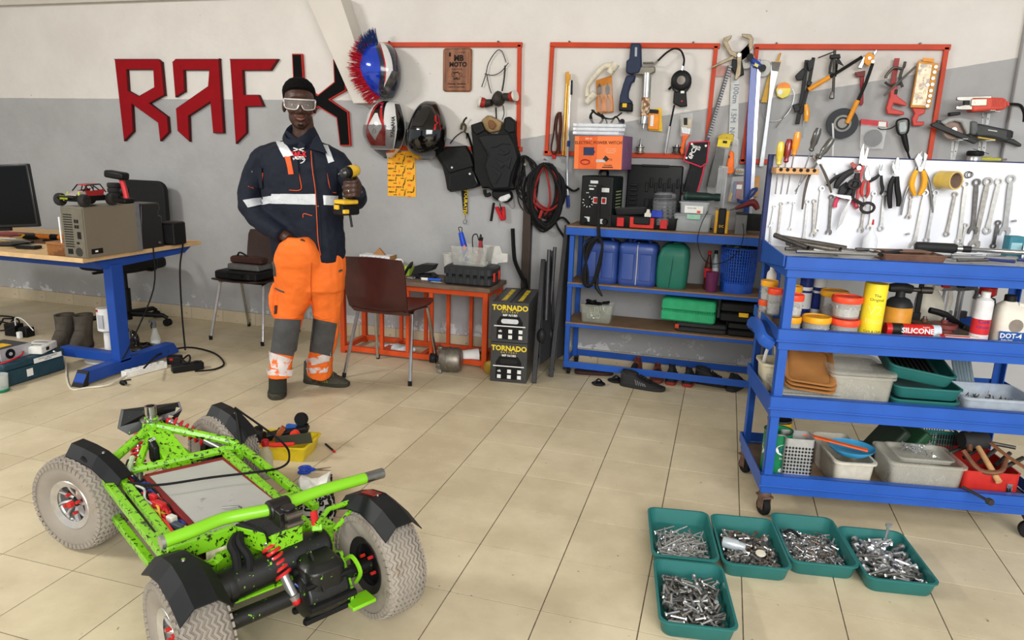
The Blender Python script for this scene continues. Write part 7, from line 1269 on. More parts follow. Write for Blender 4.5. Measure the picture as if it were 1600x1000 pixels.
th('yellow_pouch','yellow and black crumpled pouch under the screen','pouch',onZ(50,374,DZ+.002),[('pouch',B().ball((0,0,.02),(.11,.05,.02)),BLACK),('yellow_patch',B().ball((-.05,-.035,.026),(.04,.018,.014)),YELLOW)],.2);th('orange_tool','orange gripped tool lying behind the wooden box','tool',onZ(82,370,DZ+.03),[('handle',B().cyl((-.12,0,0),(.1,0,.0),.016,.018),P((214,120,40),.45)),('spiral_band',B().lathe([(.019,-.01),(.019,.05)],(.0,0,0),'x',12),BLACK),('stand_block',B().rbox(.12,.05,.014,.004,z0=-.03),DARK)],.1)
th('catalogue','thick pale paper stack with a red spine under the screen','paper stack',onZ(10,376,DZ+.001),[('pages',bx(-.16,.06,-.03,.16,0,.03),P((206,180,130),.7)),('red_cover',bx(-.16,.062,-.032,.162,.031,.038),P((150,40,44),.5))],.1);th('brown_board','thin dark brown board at the desk edge under the phone','board',onZ(48,380,DZ),[('board',bx(-.1,.1,-.0,.1,0,.0015),P((110,76,60),.6))],.15)
path([(DX-.02,4.0,DZ+.01),(DX+.04,3.98,DZ),(DX+.045,3.93,.6),(DX+.06,3.9,.3),(DX+.1,3.86,.05)],.006,RUBBER,'power_cable','black cord hanging from the right end of the desk to the black sockets');path([(DX+.0,3.75,DZ+.006),(DX+.035,3.72,DZ),(DX+.03,3.7,.5),(DX+.02,3.5,.2),(DX+.03,3.4,.105)],.0045,RUBBER,'power_cable','black cord hanging beside the blue desk leg and looping to its foot')
p=onZ(203,508);t=T('office_chair','black swivel office chair pushed in behind the desk','chair',(p.x,4.42,0));BC_=P((24,25,26),.7,bump=.2,bs=200)
for i in range(5):
 a=.35+i*1.2566;e=(.3*math.cos(a),.3*math.sin(a),.065);b=B();b.tube([(0,0,.1),(e[0]*.9,e[1]*.9,.085),e],[.026,.018,.016],8);l=b.ob('base_arm',BLACK,t);b=B();[b.lathe([(.008,-.009),(.027,-.009),(.029,0),(.027,.009),(.008,.009)],(e[0],e[1]+s*.014,.0295),'y',16)for s in(-1,1)];b.ob('caster',RUBBER,l)
b=B();b.lathe([(.03,.05),(.032,.3),(.018,.3),(.018,.45)],n=16);b.ob('gas_column',BLACK,t);b=B();b.rbox(.5,.46,.08,.09,z0=.46);b.ob('seat',BC_,t,bev=.01);b=B();b.box(.0,0,.45,.2,.24,.03);b.bar((-.1,-.2,.44),(-.02,-.02,.45),.03,.015);b.ob('tilt_mechanism',BLACK,t)
b=B();o=rrect(.44,.5,.07);b.loft([[(x,.24,.88+z)for x,z in o],[(x*1.0,.27,.88+z)for x,z in o],[(x*.95,.3,.88+z*.96)for x,z in o]]);b.ob('backrest',BC_,t,bev=.008);b=B();b.tube([(0,.1,.45),(0,.3,.5),(0,.31,.8)],.02,8,3);b.ob('back_post',BLACK,t)
for s in(-1,1):b=B();b.tube([(s*.2,0,.47),(s*.3,0,.48),(s*.31,0,.6),(s*.3,.05,.68),(s*.29,-.12,.68)],.014,8,3);b.ob('armrest',BLACK,t)
BT=P((78,72,64),.85,bump=.5,s=14,bs=30,var=.25)
for px,lb in((103,'left boot of the worn grey pair under the desk'),(133,'right boot of the worn grey pair under the desk')):
 p=onZ(px,553);t=T('work_boot',lb,'boot',(p.x-.1,p.y+.07,0),-1.2,'grey work boots');b=B();o=circ(.5,14);R_=lambda x,z,l,w:[(x+a*l,c*w,z)for a,c in o];b.loft([R_(0,.025,.27,.1),R_(0,.06,.27,.1),R_(-.02,.1,.22,.1),R_(-.05,.14,.15,.1),R_(-.06,.2,.14,.115),R_(-.06,.24,.15,.12),R_(-.06,.235,.12,.09),R_(-.05,.15,.1,.07)]);b.ob('upper',BT,t);b=B();b.loft([R_(0,0,.27,.1),R_(0,.025,.285,.108)]);b.ob('sole',DARK,t);b=B();[b.tube([(.05-.022*i,-.04,.085+.022*i),(.05-.022*i+.015,0,.1+.022*i),(.05-.022*i,.04,.085+.022*i)],.004,5,3)for i in range(5)];b.ob('laces',P((60,56,50),.8),t)
p=onZ(172,560);b=B();b.lathe([(.0,.35),(.055,.35),(.055,.2),(.04,.19)][::-1],n=20);th('white_pedestal','white pedestal stand with a control box standing behind the blue desk leg','stand',(p.x,p.y,0),[('base_disc',B().lathe([(.15,0),(.15,.012),(.05,.022),(.03,.04)],n=32),WHITE),('pole',B().lathe([(.026,.03),(.024,.21)],n=16),WHITE),('control_box',b,WHITE),('switch_panel',bx(-.01,.03,-.058,-.05,.22,.31),P((170,172,176),.4)),('red_label',bx(-.02,-.005,-.057,-.05,.33,.345),RED)])
p=onZ(245,551);th('spray_bottle','clear spray bottle half full of white liquid by the desk foot','spray bottle',(p.x,p.y,0),[('bottle',B().lathe([(.03,0),(.033,.004),(.034,.1),(.016,.16),(.014,.18)],n=18),P((200,205,200),.1,a=.35)),('liquid',B().lathe([(.028,.005),(.03,.01),(.03,.085),(.0,.09)],n=18),P((226,226,222),.4)),('trigger_head',B().tube([(0,0,.178),(0,0,.2),(.0,0,.215),(-.012,0,.225),(-.04,0,.222)],.011,8),P((90,92,94),.4)),('trigger',B().tube([(-.02,0,.21),(-.03,0,.19),(-.026,0,.17)],.005,6),DARK)])
p=onZ(222,558);b=B();b.ball((0,0,.045),(.13,.08,.045),18,10);b.ball((-.07,.0,.1),(.035,.03,.07));b.ball((.1,.02,.03),(.07,.05,.03));
for v in b.v:f=math.sin(v.x*90)*math.cos(v.y*80+v.z*60);v*=1+.09*f
th('rubbish_bag','crumpled shiny black plastic bag behind the desk foot','bag',(p.x,p.y+.02,.004),[('bag',b,P((16,16,17),.18,coat=.5))])
A,C=onZ(197,592),onZ(262,575);d=C-A;Ln=d.length;t=T('power_strip','white six-way power strip on the floor beside the desk foot','power strip',A+d*.5,math.atan2(d.y,d.x));bx(-Ln/2,Ln/2,0,.05,0,.042).ob('casing',P((224,224,218),.4),t,bev=.004)
for i in range(6):x=-Ln/2+(i+.6)*Ln/6.2;b=B();b.lathe([(.013,-.012),(.019,.0),(.021,.003),(.019,.005),(.0,-.012)],(x,.025,.04),'z',14,cap=False);b.ob('socket',P((206,206,200),.4),t)
path([A+Vector((-.005,.02,.02)),onZ(170,601,.01),onZ(135,606,.006),onZ(112,608,.006),onZ(104,590,.006),onZ(103,570,.02),onZ(96,555,.08),onZ(84,549,.145)],.006,P((205,200,180),.5),'extension_lead','cream cord running from the white power strip round the desk foot to the toolbox')
p=onZ(193,602);th('power_plug','black mains plug lying loose before the white power strip','plug',p,[('body',B().ball((0,0,.016),(.026,.016,.016)),BLACK),('pins',B().cyl((.02,-.01,.016),(.045,-.02,.014),.003,n=6),STEEL),('tail',B().tube([(-.02,0,.016),(-.04,.02,.01),(-.05,.06,.006),(-.03,.09,.006)],.004,6,4),RUBBER)])
p=onZ(300,578);t=T('socket_block','black multi-socket block at the end of the desk foot','power strip',p,.95);bx(-.12,.07,-.03,.03,0,.05).ob('casing',BLACK,t,bev=.008);[B().lathe([(.014,.0),(.019,.006),(.0,0)],(x,0,.049),'z',14,cap=False).ob('socket',DARK,t)for x in(.03,-.03)];th('black_adapter','black plug with red switch in the heap left of the black sockets','plug',onZ(275,568),[('body',bx(-.05,.04,-.03,.03,0,.055),BLACK,.008),('switch',bx(-.03,-.01,-.032,-.028,.03,.045),RED),('cable_knot',B().tube([(.05+.04*math.cos(a),.0+.03*math.sin(a),.03+.02*math.sin(2*a))for a in[i*.5 for i in range(26)]],.006,6),RUBBER)],.5)
path([onZ(305,580,.03),onZ(335,577,.008),onZ(350,568,.008),onZ(335,552,.008),onZ(300,543,.008),onZ(270,546,.01),onZ(245,556,.06),onZ(225,575,.1)],.006,RUBBER,'extension_lead','black cord looping on the tiles right of the desk foot')
t=T('toolbox','dark teal plastic toolbox with white stickers at the left edge','toolbox',(-3.92,2.955,0));TM_=P((34,62,74),.45,var=.1);bx(-.3,0,0,.4,0,.095).ob('body',TM_,t,bev=.012);bx(-.3,.004,-.004,.404,.097,.142).ob('lid',TM_,t,bev=.012);bx(.0041,.0052,.19,.38,.098,.128).ob('white_sticker',PAPER,t,sm=False);bx(.0001,.0012,.14,.18,.03,.075).ob('square_sticker',PAPER,t,sm=False);text('lettering','DO NOT OPEN THE BOX\nKEEP DRY',.011,BLACK,t,(.0054,.285,.113),(math.pi/2,0,math.pi/2))
th('inverter','silver power inverter with a round fan and yellow label on the toolbox','inverter',(-4.06,2.99,.143),[('casing',bx(-.13,.08,0,.2,0,.07),P((60,62,66),.4),.004),('end_plate',bx(.0805,.086,0,.2,0,.072),P((190,192,196),.35,.4)),('fan',B().lathe([(.03,.0),(.03,.002),(.012,.003)],(.0865,.06,.036),'x',20),BLACK),('fan_blades',B().lathe([(.011,0),(.011,.006)],(.0865,.06,.036),'x',10),P((170,172,176),.4)),('yellow_label',bx(-.05,.03,.05,.12,.0705,.0715),YELLOW),('red_lead',B().tube([(.09,.14,.03),(.12,.1,.02),(.13,.02,.01),(.11,-.03,.0)],.005,6,4),RED)])
th('battery_charger','white charger box with two dark slots on the toolbox','charger',(-3.99,3.25,.143),[('casing',B().rbox(.13,.17,.05,.01),P((214,214,208),.45)),('slots',B().bb(-.04,.04,-.05,-.035,.05,.0508).bb(-.04,.04,.02,.035,.05,.0508),P((80,90,104),.4)),('socket',bx(.064,.067,-.04,-.01,.015,.035),BLACK)],.35)
p=onZ(35,528,.0);th('adapter_pile','heap of black power adapters with tangled leads behind the toolbox','adapters',(p.x-.05,p.y,0),[('adapter',bx(-.12,-.02,0,.08,0,.09),BLACK,.006),('adapter',bx(.0,.08,.01,.08,0,.07),BLACK,.006),('white_plug',bx(.03,.06,-.03,.0,.0,.05),WHITE,.005),('leads',B().tube([(-.1+.1*math.sin(i*.9),.05*math.cos(i*1.3),.1+.05*math.sin(i*.7))for i in range(16)],.006,6,4),RUBBER),('white_lead',B().tube([(0,0,.09),(.02,-.01,.15),(.08,0,.14),(.14,.02,.06)],.004,6,4),WHITE)])
p=onZ(4,612);th('plastic_cup','clear plastic tub with a green base at the lower left edge','tub',(p.x-.02,p.y,0),[('base',B().lathe([(.045,0),(.05,.014),(.045,.016)],n=24),P((30,120,90),.4)),('wall',B().lathe([(.044,.016),(.05,.1),(.048,.1),(.042,.018)],n=24,cap=False),CLEAR)])
# ================================================================ chairs
MH=P((62,26,24),.4,var=.22,s=9,coat=.15);MH2=P((52,34,28),.5,var=.15)
def plychair(label,loc,rz,m):
 t=T('plywood_chair',label,'chair',loc,rz);b=B();rows=[(.0,.45),(.08,.45),(.2,.445),(.32,.445),(.4,.455),(.43,.46)]
 b.loft([[(x*w,y,z+.012*(abs(x)*2)**2+e)for x in xs for e in((0,)if True else 0)]for(y,z),w in zip(rows,(.36,.4,.42,.42,.41,.37))for xs,e in(([-.5,-.25,0,.25,.5],.0),)],False)
 n=5;k=len(b.v);vs=[v+Vector((0,0,-.011))for v in b.v];b.add(vs,[tuple(reversed([i+0 for i in f]))for f in b.f]);rim=list(range(n))+[i*n+n-1 for i in range(1,6)]+[5*n+j for j in range(n-2,-1,-1)]+[i*n for i in range(4,0,-1)]
 b.f=[f for f in b.f if not(len(f)==4 and max(abs(b.v[f[i]].x-b.v[f[(i+1)%4]].x)for i in range(4))>.3)]
 b.f+=[(rim[i],rim[(i+1)%len(rim)],rim[(i+1)%len(rim)]+k,rim[i]+k)for i in range(len(rim))];b.ob('seat',m,t,ang=1.)
 o=[(x*.5*w,z)for x,z,w in((-1,.445,.4),(1,.445,.4),(1,.62,.41),(.97,.74,.41),(.86,.79,.41),(-.9,.8,.41),(-.99,.77,.41),(-1,.62,.41))]
 cols=[-1,-.6,-.2,.2,.6,1];zs=[.425,.47,.55,.65,.75,.785];hw=[.19,.2,.205,.205,.2,.185];yb=[.05,.0,-.025,-.04,-.055,-.06]
 F_=[(c*w,y+.02*(1-abs(c)**2)*-1,z+(.012*(1-abs(c))if z>.78 else 0))for z,w,y in zip(zs,hw,yb)for c in cols];n=6;N_=len(F_)
 b=B();b.add(F_+[(x,y+.012,z)for x,y,z in F_],[(i*n+j,i*n+j+1,(i+1)*n+j+1,(i+1)*n+j)for i in range(5)for j in range(5)]+[tuple(reversed((N_+i*n+j,N_+i*n+j+1,N_+(i+1)*n+j+1,N_+(i+1)*n+j)))for i in range(5)for j in range(5)])
 rim=list(range(n))+[i*n+n-1 for i in range(1,6)]+[5*n+j for j in range(n-2,-1,-1)]+[i*n for i in range(4,0,-1)];b.f+=[(rim[i],rim[(i+1)%len(rim)],rim[(i+1)%len(rim)]+N_,rim[i]+N_)for i in range(len(rim))];b.ob('backrest',m,t,ang=1.)
 for s in(-1,1):
  for nm,f,tp in(('leg',(s*.23,-.03,.006),(s*.185,.1,.43)),('leg',(s*.225,.43,.006),(s*.185,.33,.43))):
   b=B();b.tube([f,(tp[0]+s*.006,tp[1]*.9+f[1]*.1,.39),tp,(s*.15,.215,.434)],.011,8,4);l=b.ob(nm,CHROME,t);b=B();b.cyl((f[0],f[1],0),(f[0]-s*.002,f[1]+.004,.03),.013,n=8);b.ob('rubber_foot',BLACK,l)
 b=B();[b.cyl((-.18,y,.432),(.18,y,.432),.008,n=6)for y in(.12,.31)];b.ob('cross_bar',DARK,t);return t
plychair('mahogany plywood chair on chrome legs with its back to the camera at the orange table',(-2.0,3.9,0),.0,MH)
plychair('dark brown plywood chair behind the standing man, against the wall',(-3.37,4.74,0),math.pi,MH2)
th('briefcase','flat black case lying on the seat of the chair behind the man','case',(-3.37,4.46,.465),[('shell',B().rbox(.36,.25,.06,.015),BLACK),('handle',B().tube([(-.06,-.12,.03),(-.05,-.15,.035),(.05,-.15,.035),(.06,-.12,.03)],.008,6,3),BLACK),('latch',bx(.1,.13,-.128,-.123,.01,.05),DARK)])
th('metal_box','silver and brown box with a strap lying on the black case','box',(-3.35,4.48,.5265),[('box_body',B().rbox(.27,.16,.045,.01),P((110,110,110),.35,.5)),('brown_bolster',B().rbox(.28,.09,.05,.02,z0=.046),P((60,34,28),.6)),('strap',B().tube([(-.1,0,.09),(-.06,-.02,.125),(.0,0,.09)],.007,6,4),BLACK)])
# ================================================================ orange table
OT=P((198,74,30),.45,var=.1,s=8,dirt=((150,70,40),14,.68));TX0,TX1,TY0,TY1,TZ=-2.54,-1.44,4.37,4.72,.56
t=T('orange_table','low orange steel frame table with a brown top against the wall','table',(TX0,TY0,0));w,d,q=TX1-TX0,TY1-TY0,.035
for x in(0,w-q):
 for y in(0,d-q):bx(x,x+q,y,y+q,0,TZ-.03).ob('leg',OT,t,sm=False,bev=.002)
for z in(.02,TZ-.065):
 for y in(0,d-q):bx(q,w-q,y,y+q,z,z+q).ob('rail',OT,t,sm=False,bev=.002)
 for x in(0,w-q,w*.28,w*.55):bx(x,x+q,q,d-q,z,z+q).ob('cross_rail',OT,t,sm=False,bev=.002)
for x in(w*.28,w*.46,w*.62,w*.78):
 for y in((0,d-q)if x<w*.7 else(d-q,)):bx(x,x+.025,y+.005,y+.03,.055,TZ-.065).ob('upright',OT,t,sm=False,bev=.002)
bx(-.02,w+.02,-.02,d+.01,TZ-.0295,TZ).ob('table_top',P((112,94,80),.7,var=.2,s=14,dirt=((160,150,138),9,.64)),t,sm=False,bev=.003)
cT=lambda x,y,Y:onY(540+x*.175,350+y*.175,Y)
p=cT(280,320,4.62);t=th('patterned_carton','white printed carton with a torn brown flap at the left of the orange table','carton',(p.x,4.63,TZ+.05),[('carton',bx(-.12,.12,-.05,.06,.001,.075),P((226,226,228),.6),.002),('kraft_side',bx(.1205,.124,-.05,.06,.001,.078),KRAFT),('torn_flap',B().prism([(-.04,.0),(.06,.0),(.012,.05)],.0,.02).mv(0,0,.074),KRAFT),('carton_below',bx(-.11,.12,-.045,.06,-.048,0),P((200,196,186),.6),.002)])
b=B();[b.box(-.1+.035*i+.012*(j%2),-.0508,.02+j*.02,.02,.0006,.004,0,0,-.7)for i in range(6)for j in range(3)];b.ob('printed_dashes',P((150,152,160),.6),t,sm=False,kind='stuff')
p=cT(490,385,4.6);th('green_carton','small yellow-green carton right of the white one','carton',(p.x,4.61,TZ+.001),[('carton',bx(-.075,.08,-.05,.05,0,.062),P((168,200,70),.5),.002),('dark_print',bx(-.06,-.01,-.0512,-.05,.015,.045),DARK)],.05);th('paper_roll','crumpled white tissue on the green carton','tissue',(p.x-.02,4.62,TZ+.064),[('tissue',B().ball((0,0,.025),(.035,.03,.025),9,6),PAPER)])
p=cT(690,430,4.55);th('tablet_stand','black folded plastic visor standing open on the orange table','stand',(p.x,4.55,TZ+.001),[('upper_flap',B().prism([(-.08,.01),(-.05,.08),(.01,.1),(.1,.1),(.08,.06),(-.03,.02)],-.03,.05),P((30,32,32),.4),.004),('base_flap',B().prism([(-.06,0),(.08,0),(.1,.012),(.06,.035),(-.04,.02)],-.05,.06),BLACK,.003),('arm',B().tube([(-.14,0,.01),(-.11,-.01,.06),(-.08,0,.1),(-.1,0,.06)],.01,6,3),BLACK)])
p=cT(765,445,4.47);th('marker','blue marker pen with a white cap on the orange table','pen',(p.x,4.45,TZ+.011),[('barrel',B().lathe([(.008,-.02),(.01,0),(.01,.08)],ax='x',n=12),P((40,90,190),.4)),('cap',B().lathe([(.0102,-.06),(.0105,-.015)],ax='x',n=12),WHITE)],.12);th('steel_file','thin steel file lying beside the blue marker','file',(p.x-.14,4.44,TZ+.004),[('blade',B().bar((-.1,0,0),(.1,.03,0),.012,.004),STEEL)])
p=cT(640,435,4.52);t=T('metal_bits','scatter of small bright metal parts on the orange table','parts',(p.x,4.52,TZ+.001));q_=rod_heap(16,.07,.004,.008,.04,.0035,3);q_.ob('bits',SCR,t,kind='stuff')
p=cT(800,510,4.40);put(tag(B().tube([(.04*math.cos(a),.012*math.sin(a),.002)for a in[i*.5 for i in range(13)]],.0015,5).ob('wire_loop',P((180,190,170),.4)),'loose loop of pale wire near the front edge of the orange table','wire'),(p.x,4.42,TZ+.001))
p=cT(945,430,4.66);th('white_pot','white plastic pot behind the black case on the orange table','pot',(p.x,4.65,TZ+.001),[('pot',B().lathe([(.045,0),(.055,.16),(.058,.165),(.058,.17),(.05,.17),(.042,.006),(0,.006)],n=24,cap=False),P((206,204,196),.5))])
t=T('drill_case','black ribbed plastic case with red latches on the orange table','case',(-1.595,4.5,TZ+.001),.02);b=B();b.rbox(.34,.24,.062,.03);b.ob('lower_shell',P((52,54,56),.5),t);b=B();b.rbox(.34,.24,.062,.03,z0=.063);b.ob('upper_shell',P((52,54,56),.5),t);b=B();[b.bb(-.13+i*.05,-.105+i*.05,-.124,-.116,.012,.115)for i in range(6)];b.ob('ribs',P((46,48,50),.5),t,bev=.003)
for y in(-.06,.06):bx(.168,.178,y-.015,y+.015,.03,.09).ob('latch',P((210,60,40),.4),t,bev=.003)
t=T('clear_bin','clear plastic bin of small tools on the black ribbed case','bin',(-1.60,4.50,TZ+.128),.0);b=B();b.tub(.23,.15,.13,.003,.015,1.16,.004);b.ob('bin',P((205,206,200),.15,a=.35),t);b=B();b.box(-.01,0,.04,.09,.02,.07,.3,.2,.4);b.box(.03,.02,.05,.02,.03,.1,0,.1,.2);b.box(.05,-.03,.04,.14,.02,.03,.2,.1,.4);b.ob('cream_blocks',P((206,202,186),.5),t,kind='stuff')
zz=TZ+.15;th('blue_grip_tool','blue-handled tool with orange buttons standing in the clear bin','tool',(-1.655,4.5,zz),[('handle',B().tube([(.02,0,.0),(.0,0,.08),(-.03,0,.19)],[.02,.022,.016],10,4),P((30,72,190),.4)),('orange_button',B().ball((.005,-.018,.09),(.012,.008,.02)),P((236,100,50),.4)),('hang_loop',B().tube([(-.03,0,.18),(-.045,0,.22),(-.02,0,.22),(-.025,0,.18)],.003,5,4),BLACK)])
th('cutter_knife','red and black cutter standing at the right of the clear bin','knife',(-1.535,4.45,zz),[('body',B().bar((0,0,0),(.012,0,.15),.022,.014),P((150,50,60),.4)),('black_end',B().bar((.012,0,.15),(.014,0,.172),.024,.016),BLACK)]);path([(-1.6,4.52,zz+.05),(-1.61,4.53,zz+.16),(-1.58,4.53,zz+.18),(-1.56,4.52,zz+.14),(-1.55,4.53,zz+.18),(-1.53,4.52,zz+.05)],.004,BLACK,'black_wire','black bent wire standing in the clear bin behind the tools');th('white_bracket','white plastic bracket sticking out right of the clear bin','bracket',(-1.45,4.63,TZ+.14),[('plate',B().prism([(-.12,.1),(.0,.11),(.02,.06),(.06,.06),(.06,.0),(-.01,-.01),(-.02,-.13),(-.05,-.138),(-.06,.03)],0,.02),P((216,214,208),.5),.003)])
AL=P((132,126,116),.45,.75,.2,40);p=onZ(705,578);t=T('alternator','grey cast alternator with a dark pulley on the floor before the table','alternator',(p.x,4.24,.085),.15)
b=B();b.lathe([(.04,-.06),(.075,-.055),(.082,-.04),(.082,.06),(.07,.08),(.03,.085)],ax='x',n=26);b.ob('housing',AL,t);b=B();[b.box(-.055,.085*math.cos(a),.085*math.sin(a),.03,.03,.03,0,a)for a in(.4,1.9,3.4,4.2,5.3)];b.lathe([(.084,-.004),(.088,0),(.084,.004)],ax='x',n=26,cap=False);b.ob('mounting_lugs',AL,t,bev=.004);b=B();b.lathe([(.03,-.13),(.035,-.125),(.03,-.118),(.035,-.11),(.03,-.1),(.035,-.09),(.016,-.085),(.016,-.06)],ax='x',n=20);b.ob('pulley',DARK,t);b=B();[b.lathe([(.007,-.066),(.007,-.054)],(0,.05*math.cos(a),.05*math.sin(a)),'x',8)for a in(0,1.6,3.1,4.7)];b.ob('bolt_heads',IRON,t)
p=onZ(735,568);th('white_cup','white cup lying on its side under the right end of the table','cup',(p.x+.01,4.45,.056),[('cup',B().lathe([(.045,-.06),(.056,.05),(.05,.05),(.04,-.05),(0,-.05)],ax='x',n=24,cap=False),WHITE)],.5,ry=.0)
p=onZ(746,562);th('amber_jar','amber glass jar with gold bands under the right end of the table','jar',(-1.51,4.52,0),[('jar',B().lathe([(.035,0),(.038,.006),(.038,.08),(.034,.09)],n=20),P((100,62,24),.15,coat=.5)),('gold_band',B().lathe([(.0385,.02),(.0385,.07)],n=20,cap=False),P((190,150,60),.3,.5))])
p=onZ(768,584);th('gold_tin','round gold tin standing on edge between table and battery cartons','tin',(-1.385,4.28,.046),[('tin',B().lathe([(.04,0),(.045,.004),(.045,.05),(.04,.053)],ax='y',n=26),P((186,156,62),.35,.6))]);p=onZ(625,549);b=B();b.ball((0,0,.028),(.13,.06,.028),14,8)
for v in b.v:v*=1+.12*math.sin(v.x*70)*math.cos(v.y*90)
th('plastic_bag','crumpled clear plastic bag with print on the floor under the table','bag',(p.x,4.53,.004),[('bag',b,P((206,210,214),.25,var=.2,s=30))])
CB_=P((50,51,52),.45,var=.15,s=10,coat=.25,dirt=((96,98,100),7,.64,.08));YL_=P((224,196,50),.5)
for i,lb in enumerate(('lower black battery carton with yellow lettering beside the orange table','upper black battery carton with yellow lettering, stacked on its twin')):
 t=T('battery_carton',lb,'carton',(-1.222,4.165,i*.262),.12,'battery cartons');w,h,d=.235,.26,.5;bx(-w/2,w/2,0,d,.001,h).ob('carton',CB_,t,sm=False,bev=.003)
 text('lettering','TORNADO',.046,YL_,t,(0,-.0012,h*.86),bold=.0018,sx=.98);text('lettering','B A T T E R Y',.014,YL_,t,(0,-.0012,h*.76),sx=1.3);text('lettering','MF N180',.024,WHITE,t,(0,-.0012,h*.675),bold=.0006)
 o=[(x*.165,z*.15)for x,z in((-.5,-.5),(.5,-.5),(.5,.25),(.36,.5),(-.36,.5),(-.5,.25))];b=B();b.prism([(x,z+h*.37)for x,z in o],-.0022,.0);b.ob('printed_battery',P((16,16,17),.4),t,sm=False);b=B();b.prism([(x,z+h*.535)for x,z in rrect(.11,.03,.014)],-.0032,-.0022);b.ob('hand_hole',P((200,202,204)if i else(34,34,35),.4),t);bx(-.1,.1,-.0034,-.0022,h*.40,h*.425).ob('white_stripe',WHITE,t,sm=False);b=B();[b.bb(x-.012,x+.012,-.0034,-.0022,z,z+.024)for x in(-.06,.005,.07)for z in((h*.24,h*.1)if x>-.05 else(h*.1,))];b.ob('pictograms',WHITE,t,sm=False);text('lettering','ok',.02,WHITE,t,(-.06,-.0034,h*.29),bold=.001)
 if i:text('lettering','TORNADO BATTERY',.04,YL_,t,(-.05,.25,h+.0008),(0,0,math.pi/2),bold=.001);text('lettering','TORNADO BATTERY',.04,YL_,t,(.055,.25,h+.0008),(0,0,math.pi/2),bold=.001);bx(-.004,.004,.0,d,h,h+.0012).ob('lid_seam',BLACK,t,sm=False)
a=W(823,400,.03);th('steel_post','dark brown square steel post fixed to the wall behind the battery cartons','post',(a.x,WY-.045,0),[('post',bx(-.028,.028,-.02,.043,0,1.12),P((58,46,38),.5,.3),.003),('base_plate',bx(-.05,.05,-.04,.044,0,.008),IRON)])
path([onY(801,357,4.74),onY(803,395,4.73),onY(806,412,4.72),onY(817,436,4.71),onY(822,448,4.70),(-1.17,4.7,.03)],.016,BLACK,'bent_tube','black bent tube leaning on the wall left of the steel post','tube',3)
FD=P((58,58,60),.5);
for k,(lb,o)in enumerate((('front folded dark lounge chair leaning beside the battery cartons',0),('rear folded dark lounge chair leaning against the wall',1))):
 A=onZ(828+14*o,598-18*o);A.y=4.2+.17*o;A.x=-1.06+.07*o;t=TW('folding_lounger',lb,'folding chair',A,'folded lounge chairs');q0=Vector(A);Q=lambda x,y,Y:onY(x,y,Y)
 b=B();b.bar(q0+Vector((0,0,.005)),Q(849,405,4.5)if not o else Q(886,352,4.72),.03,.02,(0,1,0));b.ob('side_frame',FD,t,bev=.004);b=B();b.bar(q0+Vector((.05,.3-.1*o,.005)),Q(862,392,4.68)if not o else Q(893,350,4.78),.025,.018,(0,1,0));b.ob('side_frame',FD,t,bev=.004)
 p0,p1,p2,p3=q0+Vector((.02,.03,.12)),q0+Vector((.045,.27-.1*o,.12)),(Q(860,400,4.67)if not o else Q(892,356,4.77)),(Q(850,412,4.5)if not o else Q(886,358,4.71));n_=(p1-p0).cross(p3-p0).normalized()*.008;b=B();b.loft([[p0,p1,p2,p3],[p+n_ for p in(p0,p1,p2,p3)]]);b.ob('fabric_panel',P((46,46,48),.8),t,sm=False)
 b=B();b.cyl(Q(858+9*o,390-4*o,4.4+.2*o),Q(853+6*o,500,4.36+.2*o),.012);b.ob('arm_tube',P((70,70,72),.4,.5),t);b=B();b.ball(Q(846+14*o,525,4.3+.2*o),(.03,.03,.05));b.ob('hinge',DARK,t)
# ================================================================ green electric buggy
HD=math.radians(149.3);BO=Vector((-1.118,1.59,0))
GN=P((126,196,30),.35,var=.05,s=6,coat=.2,dirt=((18,24,10),60,.555,.02));GN2=P((126,196,30),.35,var=.05,s=6,coat=.2,dirt=((18,24,10),70,.68,.02));GB_=P((14,15,15),.45,var=.1,coat=.08,dirt=((126,196,40),44,.64,.02))
K=lambda f,s,z:Vector((f,-s,z))
def KW(f,s,z):return BO+Vector((math.cos(HD)*f+math.sin(HD)*s,math.sin(HD)*f-math.cos(HD)*s,z))
def KP(x,y,z):q=onZ(x,y,z)-BO;return K(q.x*math.cos(HD)+q.y*math.sin(HD),q.x*math.sin(HD)-q.y*math.cos(HD),z)
bg_=T('electric_buggy','bright green unfinished electric buggy frame on four grey balloon tyres','buggy',BO,HD)
TYM=P((146,138,127),.85,var=.12,s=8,dirt=((124,108,88),10,.6,.15));RW=.172
b=B();b.lathe([(.088,-.05),(.1,-.056),(.13,-.064),(.152,-.062),(.163,-.05),(.167,-.03),(.1685,0),(.167,.03),(.163,.05),(.152,.062),(.13,.064),(.1,.056),(.088,.05),(.08,0),(.088,-.05)],ax='y',n=56,cap=False);ty0=b
tr_=B();N_=84
for k in range(8):
 y0=-.055+k*.0145;vs=[]
 for i in range(N_):
  a=2*math.pi*i/N_;zz=.0052*(1 if(i//1)%2 else-1)+.0
  for dy,up in((-.0048,-.002),(-.0040,1),(.0040,1),(.0048,-.002)):
   y=y0+dy+zz*.9;r=.1695-.0075*max(0,abs(y)/.03-1)**1.5-.004*max(0,abs(y)/.045-1);r=r+(.0035 if up==1 else-.002);vs.append((r*math.cos(a),y,r*math.sin(a)))
 tr_.add(vs,[(i*4+j,i*4+j+1,((i+1)%N_)*4+j+1,((i+1)%N_)*4+j)for i in range(N_)for j in range(3)])
for i in range(48):
 for s in(-1,1):a=2*math.pi*(i+.5*(s>0))/48;k=tr_.mark();tr_.box(0,s*.064,.152,.014,.006,.016);tr_.xf(Matrix.Rotation(a,4,'Y'),k)
rim=B();rim.lathe([(.066,-.045),(.089,-.054),(.092,-.05),(.07,-.03),(.066,.03),(.092,.05),(.089,.054),(.066,.045)],ax='y',n=36,cap=False)
